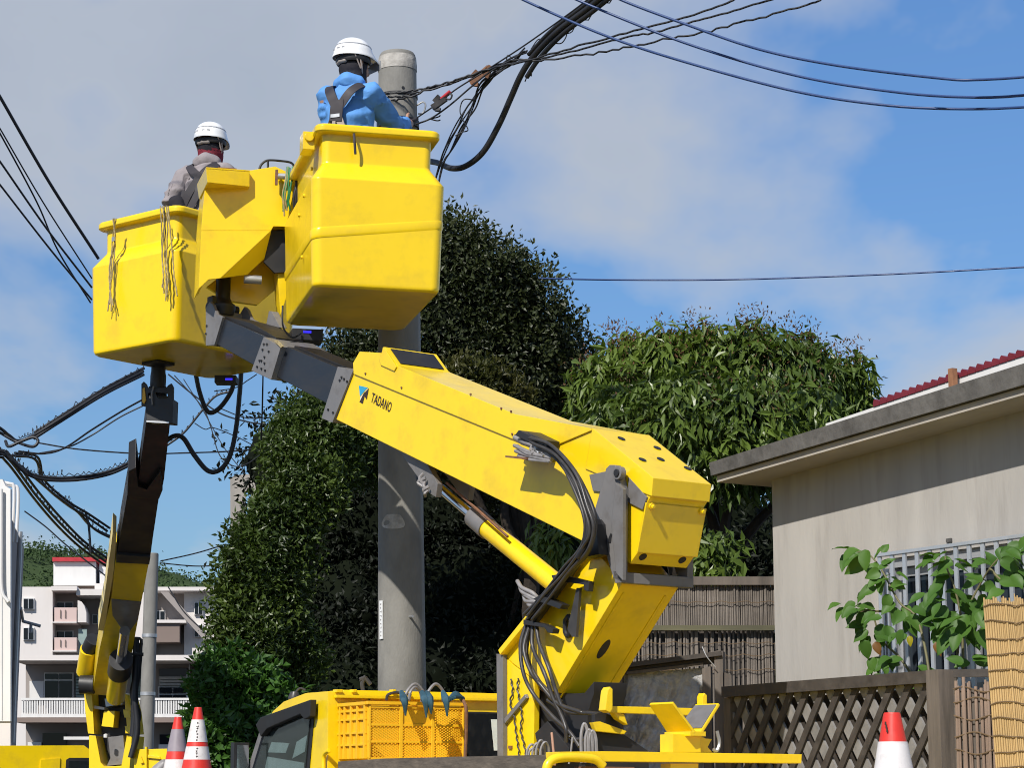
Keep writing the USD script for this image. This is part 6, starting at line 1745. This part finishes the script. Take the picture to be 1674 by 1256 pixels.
# worker in blue, reaching to the pole
s1 = 0.985
f1_ = np.array([-1.02, 13.33, 4.53])
FW = unit((0.32, 0.95, 0))
el_r, ha_r = P(643, 207, 13.52), P(664, 203, 13.84)
el_l, ha_l = P(541, 216, 13.42), P(575, 214, 13.80)
W1, at1, r1_, F1, R1_, hd1, hr1 = worker("person", "worker in bright blue jacket and white helmet reaching to the pole", f1_, FW, s1, "blue_cloth", [(el_l, ha_l), (el_r, ha_r)], math.radians(34), seed=5)


def strap(W, at, pts, w, m="strap", nm="harness_strap", t=0.007):
    """Webbing laid over the back: each point (r, u, stand off)."""
    c = spline([at(-o, r_, u) for r_, u, o in pts], 8)
    b = np.array([at(0, 1, 0) - at(0, 0, 0)])[0]
    rows, faces = [], []
    tg = np.gradient(c, axis=0)
    back = at(-1, 0, 0) - at(0, 0, 0)
    for i, p in enumerate(c):
        sd = unit(np.cross(tg[i], back)) * w / 2
        n = unit(back) * t
        rows.append(np.array([p - sd, p + sd, p + sd + n, p - sd + n]))
    return part(W, nm, loft(rows), m, smooth=False)


OB = 0.176
strap(W1, at1, [(-0.105, 1.46, 0.03), (-0.10, 1.42, 0.105), (-0.065, 1.36, OB - 0.01), (-0.02, 1.27, OB + 0.004)], 0.062)
strap(W1, at1, [(0.125, 1.445, 0.01), (0.11, 1.42, 0.10), (0.07, 1.36, OB - 0.01), (0.01, 1.27, OB + 0.004)], 0.055)
strap(W1, at1, [(-0.01, 1.31, OB + 0.006), (-0.012, 1.25, OB + 0.01), (-0.02, 1.17, OB + 0.006)], 0.085, nm="back_pad")
strap(W1, at1, [(-0.03, 1.20, OB + 0.004), (-0.075, 1.10, OB - 0.012), (-0.11, 1.00, OB - 0.02)], 0.05)
strap(W1, at1, [(0.0, 1.20, OB + 0.004), (0.03, 1.10, OB - 0.002), (0.05, 1.00, OB - 0.006), (0.06, 0.93, OB - 0.005)], 0.045, m="strap_tan")
strap(W1, at1, [(-0.028, 1.17, OB + 0.012), (-0.03, 1.10, OB + 0.01), (-0.025, 1.0, OB + 0.012)], 0.022, m="strap_tan")
strap(W1, at1, [(0.17, 1.14, 0.06), (0.175, 1.06, 0.075), (0.17, 0.96, 0.08)], 0.06)
part(W1, "belt", lathe([(0.20 * s1, -0.035), (0.205 * s1, 0.0), (0.20 * s1, 0.035)], at1(0, 0, 0.955), (0, 0, 1), 28), "strap", smooth=60)
part(W1, "buckle", boxm(at1(-OB - 0.012, -0.02, 1.205), (0.06, 0.014, 0.022), [R1_, F1, Z_]), "steel")
part(W1, "visor", boxm(at1(0.05, 0, 1.605) + hd1 * 0.155 + Z_ * 0.020, (0.15, 0.003, 0.06), [hr1, hd1, Z_]), "visor")
part(W1, "lanyard", tube([at1(-OB - 0.02, 0.03, 1.0), P(577, 212, 12.78), P(579, 224, 12.66), P(581, 252, 12.66)], 0.008, 6, 6), "strap", smooth=60)

# worker in grey in the further bucket
s2 = 0.986
f2_ = np.array([-2.184, 15.18, 4.557])
FW2 = unit((0.22, 0.97, 0))
el_l2, ha_l2 = P(279, 330, 15.16), P(300, 322, 15.63)
el_r2, ha_r2 = P(395, 315, 15.37), P(385, 300, 15.74)
W2, at2, r2__, F2, R2_, hd2, hr2 = worker("person", "worker in grey jacket and white helmet with maroon neck scarf", f2_, FW2, s2, "grey_cloth", [(el_l2, ha_l2), (el_r2, ha_r2)], math.radians(14), lean=0.05, scarf="dark_cloth", seed=15)
hc2 = at2(0.05, 0, 1.605)
part(W2, "neck_scarf", blobbody([[(hc2 - Z_ * 0.045, 0.092), (hc2 - Z_ * 0.10, 0.086)]], 0.014, 2, 0.006, 30, 3), "red_cloth", smooth=True)
strap(W2, at2, [(-0.115, 1.46, 0.02), (-0.10, 1.42, 0.10), (-0.03, 1.35, OB - 0.005), (0.03, 1.30, OB + 0.004)], 0.055)
strap(W2, at2, [(0.12, 1.45, 0.02), (0.10, 1.42, 0.10), (0.04, 1.34, OB), (-0.06, 1.20, OB + 0.002), (-0.14, 1.05, OB - 0.03)], 0.058)
strap(W2, at2, [(0.02, 1.33, OB + 0.002), (0.01, 1.20, OB + 0.008), (-0.06, 1.06, OB), (-0.10, 0.98, OB - 0.01)], 0.05)
strap(W2, at2, [(-0.10, 1.22, OB - 0.02), (-0.125, 1.12, OB - 0.03), (-0.12, 1.02, OB - 0.03)], 0.045)
part(W2, "hip_bag", blobbody([[(at2(-OB + 0.02, -0.16, 1.13), 0.06), (at2(-OB + 0.02, -0.13, 1.02), 0.07)]], 0.016, 3, 0.005, 20, 4), "dark_cloth", smooth=True)
part(W2, "belt", lathe([(0.20 * s2, -0.03), (0.205 * s2, 0.0), (0.20 * s2, 0.03)], at2(0, 0, 0.955), (0, 0, 1), 28), "strap", smooth=60)

# ------------------------------------------------------------------ cables
gc = np.random.default_rng(101)


def wire(label, pts, r, m="cable", wob=0.0, k=10, name="cable", group=None, n=6):
    """pts: (px, py, distance) along the wire."""
    c = [P(x, y, d) for x, y, d in pts]
    ends = {0: False, -1: False}
    off = lambda q: q[0] < 0 or q[0] > 1674 or q[1] < 0
    for end in (0, -1):
        if off(pts[end]):                        # runs on past the picture's edge
            ends[end] = True
    c = spline(c, k)
    if ends[0]:
        c = np.vstack([c[:1] + unit(c[0] - c[2]) * 6.0, c])
    if ends[-1]:
        c = np.vstack([c, c[-1:] + unit(c[-1] - c[-3]) * 6.0])
    if wob:
        q = gc.normal(size=c.shape) * wob
        q[:2] = q[-2:] = 0
        c = c + q
    return single(name, label, "cable", tube(c, r, n), m, smooth=60, group=group)


def lashing(par, pts, amp, n, r=0.0035, m="cable", up=1.0):
    """Loops of lashing wire that ride along a cable."""
    c = spline([P(x, y, d) for x, y, d in pts], 12)
    t = np.linspace(0, len(c) - 1, n * 9)
    p = np.stack([np.interp(t, np.arange(len(c)), c[:, i]) for i in range(3)], 1)
    q = lambda k, f: noise(np.stack([t * f, t * 0 + k * 7.3, t * 0 + n], -1), 5)
    ph = np.cumsum(0.35 + 1.1 * q(1, 0.7)) * 1.25
    a = amp * (0.25 + 1.1 * q(2, 0.45) ** 2)
    p[:, 2] += (0.5 + 0.5 * np.sin(ph)) * a * up
    p[:, 0] += np.cos(ph) * a * 0.22
    return part(par, "lashing_wire", tube(p, r, 5), m, smooth=60)


# three blue service wires across the upper right
BW = "blue service wires crossing the upper right sky"
wire("highest of three blue wires sagging across the upper right sky", [(990, -18, 12.6), (1017, 0, 12.6), (1120, 39, 12.4), (1240, 80, 12.1), (1370, 107, 11.8), (1540, 128, 11.4), (1600, 130, 11.3), (1690, 124, 11.1), (1760, 112, 11.0)], 0.0085, "cable_blue", group=BW)
wire("middle of three blue wires sagging across the upper right sky", [(915, -18, 12.8), (945, 0, 12.8), (1120, 70, 12.5), (1300, 123, 12.1), (1470, 151, 11.7), (1600, 159, 11.4), (1690, 154, 11.2), (1760, 146, 11.1)], 0.0085, "cable_blue", group=BW)
wire("lowest of three blue wires sagging across the upper right sky", [(825, -20, 13.0), (857, 0, 13.0), (990, 58, 12.7), (1120, 101, 12.4), (1300, 149, 12.0), (1450, 172, 11.7), (1580, 178, 11.5), (1690, 174, 11.2), (1760, 168, 11.1)], 0.0085, "cable_blue", group=BW)
wire("thin dark wire crossing the sky between the tall tree and right edge", [(880, 455, 19.0), (1000, 457.5, 19), (1200, 457, 18.8), (1450, 448.5, 18.4), (1690, 436, 18.0)], 0.0075, "cable_blue")

# thick trunk cable from the pole's far side up to the top edge
trunk = [(690, 262, 14.9), (715, 266, 14.6), (738, 275, 14.4), (762, 271, 14.3), (790, 248, 14.2), (815, 205, 14.1), (835, 160, 14.0), (852, 122, 13.9), (872, 92, 13.8), (910, 52, 13.6), (960, 14, 13.4), (1005, -22, 13.2), (1130, -120, 12.8), (1330, -280, 12.2)]
tc_ = thing("trunk_cable", "thick black trunk cable curving from behind the main bucket to the top edge", "cable", P(835, 160, 14))
part(tc_, "sheath", tube(spline([P(*q) for q in trunk], 10), 0.0205, 10), "cable", smooth=60)
part(tc_, "second_core", tube(spline([P(x + 9, y + 4, d - 0.02) for x, y, d in trunk[7:]], 10), 0.017, 8), "cable", smooth=60)
part(tc_, "third_core", tube(spline([P(x - 8, y - 3, d + 0.02) for x, y, d in trunk[8:]], 10), 0.014, 8), "cable", smooth=60)
lashing(tc_, [(x + 6, y + 8, d) for x, y, d in trunk[7:]], 0.05, 7, 0.004, up=-1)
# messenger wires from the pole towards the upper right
PD_ = 14.08
wire("twisted drop wire from the pole top band to the right hand upper edge", [(632, 152, PD_), (664, 150, 14.06), (700, 143, 14.0), (745, 131, 13.9), (800, 113, 13.8), (870, 96, 13.6), (980, 66, 13.3), (1090, 36, 13.0), (1170, 12, 12.8), (1215, -8, 12.7)], 0.0075, wob=0.003)
wire("second drop wire leaving the pole band just below the first", [(630, 158, PD_), (664, 156, 14.06), (705, 144, 14.0), (760, 128, 13.9), (830, 101, 13.75), (900, 92, 13.6), (1010, 64, 13.3), (1090, 47, 13.1), (1180, 22, 12.9), (1285, -8, 12.6)], 0.0065, wob=0.003)
wire("third drop wire running lowest to the top edge near the blue wires", [(640, 164, PD_), (672, 157, 14.0), (760, 128, 13.9), (850, 101, 13.7), (920, 95, 13.55), (1020, 78, 13.3), (1100, 62, 13.1), (1190, 42, 12.9), (1290, 16, 12.65), (1360, -8, 12.5)], 0.0065, wob=0.004)
wire("guy wire from the pole's lower clamp to the tension grips", [(682, 192, 14.05), (704, 177, 14.0), (722, 164, 13.97), (745, 146, 13.92), (775, 127, 13.85), (805, 108, 13.8), (860, 72, 13.65), (930, 22, 13.4), (972, -10, 13.25)], 0.0055)
wire("lower guy wire splayed from the clamp past the grips", [(680, 203, 14.03), (705, 193, 14.0), (735, 172, 13.95), (770, 142, 13.88), (800, 118, 13.8), (835, 98, 13.72)], 0.006)
for lab_, pts in (("upper of two short cut wire tails beside the pole clamp", [(700, 195, 14.0), (716, 191, 14.0), (720, 188, 14.0)]), ("lower of two short cut wire tails beside the pole clamp", [(702, 194, 14.0), (714, 197, 14.0), (720, 196, 14.0)])):
    wire(lab_, pts, 0.0045, name="wire_tail", group="cut wire tails by the pole clamp")
# loom from the bucket's right rim up to the joint
loom = thing("wire_loom", "loose loom of thin black wires between the bucket rim and trunk cable", "cable", P(780, 200, 14))
for k, (dx, dy) in enumerate(((0, 0), (4, 3), (-3, -2), (2, 6), (6, 1), (-5, 2))):
    pts = [(712 + dx * .5, 300 + dy * 2, 14.3), (722 + dx, 265, 14.25), (735 + dx * 1.2, 238 + dy, 14.2), (752 + dx, 205 + dy, 14.15), (772 + dx, 168 + dy, 14.1), (797 - dx, 132 + dy, 14.0), (830 + dx, 102 + dy, 13.9), (860 - dx, 84 - dy, 13.8)]
    part(loom, "wire", tube(spline(np.array([P(*q) for q in pts]) + gc.normal(size=(8, 3)) * 0.008, 8), 0.0048 + 0.001 * (k % 2), 6), "cable", smooth=60)
for pts in ([(776, 163), (758, 163), (752, 180), (757, 196), (765, 212), (755, 216), (744, 222)], [(838, 96), (830, 90), (829, 102), (842, 104), (844, 92)], [(868, 80), (880, 64), (890, 68), (878, 76), (868, 84)], [(905, 70), (918, 70), (926, 58), (924, 50)]):
    part(loom, "stray_wire", tube(spline([P(x, y, 13.95) for x, y in pts], 7), 0.004, 6), "cable", smooth=60)
for nm_, x, y, m, lab in (("wire_grip", 719, 168, "hose", "dark wire grip with red handle on the guy wire"), ("wire_grip", 781, 127, "rust", "brown wire grips clamped where the guy wires meet")):
    o = P(x, y, 13.95)
    d = unit(P(x + 24, y - 16, 13.9) - o)
    sd = np.cross(d, (0, 1, 0))
    gq_ = thing(nm_, lab, "wire grip", o)
    part(gq_, "body", beam(o - d * 0.06, o + d * 0.05, (0, 1, 0), 0.03, 0.03, 0.04, 0.03), m)
    part(gq_, "jaw", beam(o - d * 0.03 + sd * 0.03, o + d * 0.02 + sd * 0.045, (0, 1, 0), 0.025, 0.02, 0.03), m)
    part(gq_, "jaw", beam(o - d * 0.05 - sd * 0.02, o - d * 0.02 - sd * 0.045, (0, 1, 0), 0.02, 0.02, 0.025), m)
    part(gq_, "ring", tube([o + d * 0.05, o + d * 0.075 + sd * 0.02, o + d * 0.1, o + d * 0.075 - sd * 0.02, o + d * 0.05], 0.006, 6, 5), "black")
    part(gq_, "handle", cyl(o + d * 0.02 + sd * 0.02, o + d * 0.10 + sd * 0.03, 0.011, n=10), "roof_red" if m == "hose" else "rust")
    if m == "rust":
        o2 = o + d * 0.07 - sd * 0.01
        part(gq_, "body", beam(o2 - sd * 0.02 - d * 0.02, o2 + d * 0.05 + sd * 0.03, (0, 1, 0), 0.03, 0.025, 0.035), m)

# work strap between worker and pole
single("work_strap", "dark pole strap looped round the concrete pole by the worker's hand", "strap", tube(spline([P(618, 168, 13.75), P(640, 186, 13.9), P(655, 196, 14.02), P(672, 197, 14.04), P(682, 194, 14.1)], 6), 0.012, 8), "strap", smooth=60)

# wires at the left edge
LWG = "wires slanting down from the left edge to the left bucket"
for lab, pts, r in (("thickest wire slanting from the left edge to the bucket rim", [(-12, 140, 16.2), (0, 158, 16.2), (80, 297, 16.8), (161, 423, 17.3)], 0.0125),
                    ("thin wire just below the thickest one at the left edge", [(-12, 192, 16.4), (0, 210, 16.4), (70, 330, 17), (150, 455, 17.6)], 0.006),
                    ("wire crossing another in front of the clouds at left", [(-12, 200, 16.4), (0, 218, 16.4), (60, 330, 17), (95, 410, 17.3), (148, 495, 17.8)], 0.007),
                    ("wire running below the crossing pair at left", [(-12, 250, 16.4), (0, 264, 16.4), (75, 372, 17), (150, 470, 17.6)], 0.0085),
                    ("lowest wire slanting from the left edge to the bucket", [(-12, 288, 16.5), (0, 302, 16.5), (80, 405, 17.1), (150, 490, 17.7)], 0.008)):
    wire(lab, pts, r, group=LWG)

# lashed bundles under the left bucket
def bundle(name, label, paths, lash, r):
    b = thing(name, label, "cable", P(*paths[0][0]))
    for pts in paths:
        part(b, "core", tube(spline(np.array([P(*q) for q in pts]) + gc.normal(size=(len(pts), 3)) * 0.003, 9), r, 8), "cable", smooth=60)
    for pts, amp, n in lash:
        lashing(b, pts, amp, n)
    return b


u1 = [(-160, 600, 16.3), (-14, 690, 16.6), (12, 712, 16.8), (30, 722, 16.9), (56, 712, 17), (100, 684, 17.1), (170, 640, 17.3), (235, 607, 17.6)]
bundle("cable_bundle", "lashed thick cable rising from the left edge to beneath the left bucket", [u1, [(x, y + 5, d) for x, y, d in u1[4:]], [(x, y - 4, d + .03) for x, y, d in u1[4:]]], [([(x, y - 4, d) for x, y, d in u1[3:]], 0.05, 14)], 0.013)
bundle("cable_loop", "slack black cable loop hanging at the left edge", [[(10, 722, 16.7), (14, 730, 16.6), (34, 722, 16.6), (55, 715, 16.6), (63, 722, 16.6), (54, 730, 16.6), (30, 724, 16.7), (14, 716, 16.7), (-10, 700, 16.7)]], [], 0.012)
u2 = [(-160, 690, 16.5), (-12, 735, 16.8), (10, 742, 16.9), (45, 772, 17.0), (80, 782, 17.1), (130, 780, 17.2), (180, 770, 17.3), (222, 752, 17.4)]
bundle("cable_bundle", "sagging lashed cable passing behind the dark boom at left", [u2, [(x, y + 4, d) for x, y, d in u2]], [([(x, y - 3, d) for x, y, d in u2[2:]], 0.055, 16)], 0.012)
u3 = [(-160, 690, 16.6), (-12, 738, 17.0), (15, 752, 17.2), (60, 812, 18), (100, 858, 18.8), (140, 895, 19.6), (190, 930, 21)]
u3b = [(0, 740, 17.0), (40, 768, 17.4), (85, 806, 18.2), (125, 835, 19), (150, 862, 19.6), (185, 880, 20.4)]
u3c = [(20, 745, 17.2), (58, 752, 17.5), (70, 790, 18), (110, 825, 18.7), (140, 845, 19.2), (175, 868, 20)]
bundle("cable_bundle", "pair of ragged cables descending from the left edge to the hill", [u3, u3b, u3c] + [[(x + a, y + b_, d + 0.05) for x, y, d in q] for q, a, b_ in ((u3, 4, -5), (u3, -4, 5), (u3b, 5, 4), (u3c, 4, -4))], [(u3, 0.07, 26), (u3b, 0.07, 22), (u3c, 0.06, 16), (u3, 0.04, 15)], 0.011)
wire("short cable stub hanging from the ragged cables over the hill", [(140, 838, 19.2), (145, 860, 19.2), (147, 885, 19.2), (148, 905, 19.2)], 0.012)
wire("thin wire curving from the loop up to the boom bracket at left", [(30, 738, 17.0), (70, 742, 17.0), (105, 733, 17.0), (150, 703, 17.0), (200, 672, 17.0), (236, 652, 17.0)], 0.0075)
wire("second thin wire beside the one rising to the boom bracket", [(62, 742, 17.1), (110, 732, 17.0), (150, 712, 17.1), (195, 683, 17.1), (235, 663, 17.1)], 0.006)
wire("nearly level wire passing behind the dark boom", [(60, 724, 22), (130, 735, 22), (230, 742, 22), (300, 741, 22), (380, 738, 22), (430, 733, 22)], 0.0075)
hz_ = [(268, 724, 15.9), (285, 713, 15.9), (300, 717, 15.9), (318, 745, 15.9), (340, 770, 15.9), (360, 768, 15.9), (376, 745, 15.9), (386, 700, 15.9), (392, 640, 15.9), (394, 610, 15.9)]
wire("thick black hose looping down between the dark boom and left tree", hz_, 0.018, n=10, name="slack_hose")
wire("shorter black hose loop hanging under the left bucket", [(320, 612, 15.7), (326, 640, 15.7), (336, 668, 15.7), (346, 675, 15.7), (362, 664, 15.7), (378, 640, 15.7), (382, 622, 15.7)], 0.017, n=10, name="slack_hose")
w_ = [(270, 730, 17.5), (300, 708, 17.5), (330, 672, 17.5), (352, 648, 17.5), (375, 640, 17.5)]
bundle("lashed_wire", "lashed thin cable climbing right beneath the left bucket", [w_], [(w_, 0.05, 9)], 0.009)
for k, (lab, pts, r) in enumerate((("fine wire crossing down from the bracket towards the left tree", [(275, 612, 20), (315, 645, 20), (360, 676, 20), (405, 690, 20), (435, 694, 20)], .007), ("fine wire below the bucket ending at the tree in a gentle curve", [(285, 614, 20), (330, 665, 20), (345, 700, 20), (355, 735, 20), (365, 752, 20), (385, 763, 20), (405, 758, 20), (425, 744, 20)], .005),
                                   ("fine wire rising across the hose loop to the bucket corner", [(350, 640, 20), (385, 634, 20), (405, 622, 20), (420, 612, 20)], .005), ("fine level wire entering the left tree high", [(360, 668, 20), (400, 683, 20), (435, 683, 20)], .005), ("fine sagging wire in front of the sky beneath the hose", [(318, 692, 22), (335, 702, 22), (350, 700, 22), (390, 716, 22), (425, 735, 22)], .005),
                                   ("fine steep wire from the bucket to the beige tower", [(300, 620, 24), (330, 668, 24), (365, 730, 24), (400, 775, 24)], .005), ("vertical dark wire dropping from the arm into the left tree", [(430, 612, 15.5), (429, 660, 15.5), (427, 720, 15.6)], .006),
                                   ("low wire over the hills left of the tree", [(262, 918, 30), (320, 905, 30), (370, 890, 30)], .009), ("second low wire just under the first over the hills", [(262, 921, 32), (320, 926, 32), (375, 924, 32)], .009), ("long faint wire from the left edge building towards the apartment roof", [(40, 836, 30), (75, 862, 30), (110, 893, 30), (170, 940, 30), (185, 953, 30)], .010),
                                   ("wire slanting across the grey house right of the slim pole", [(275, 960, 36), (300, 1000, 36), (330, 1030, 36), (352, 1052, 36)], .010))):
    wire(lab, pts, r)
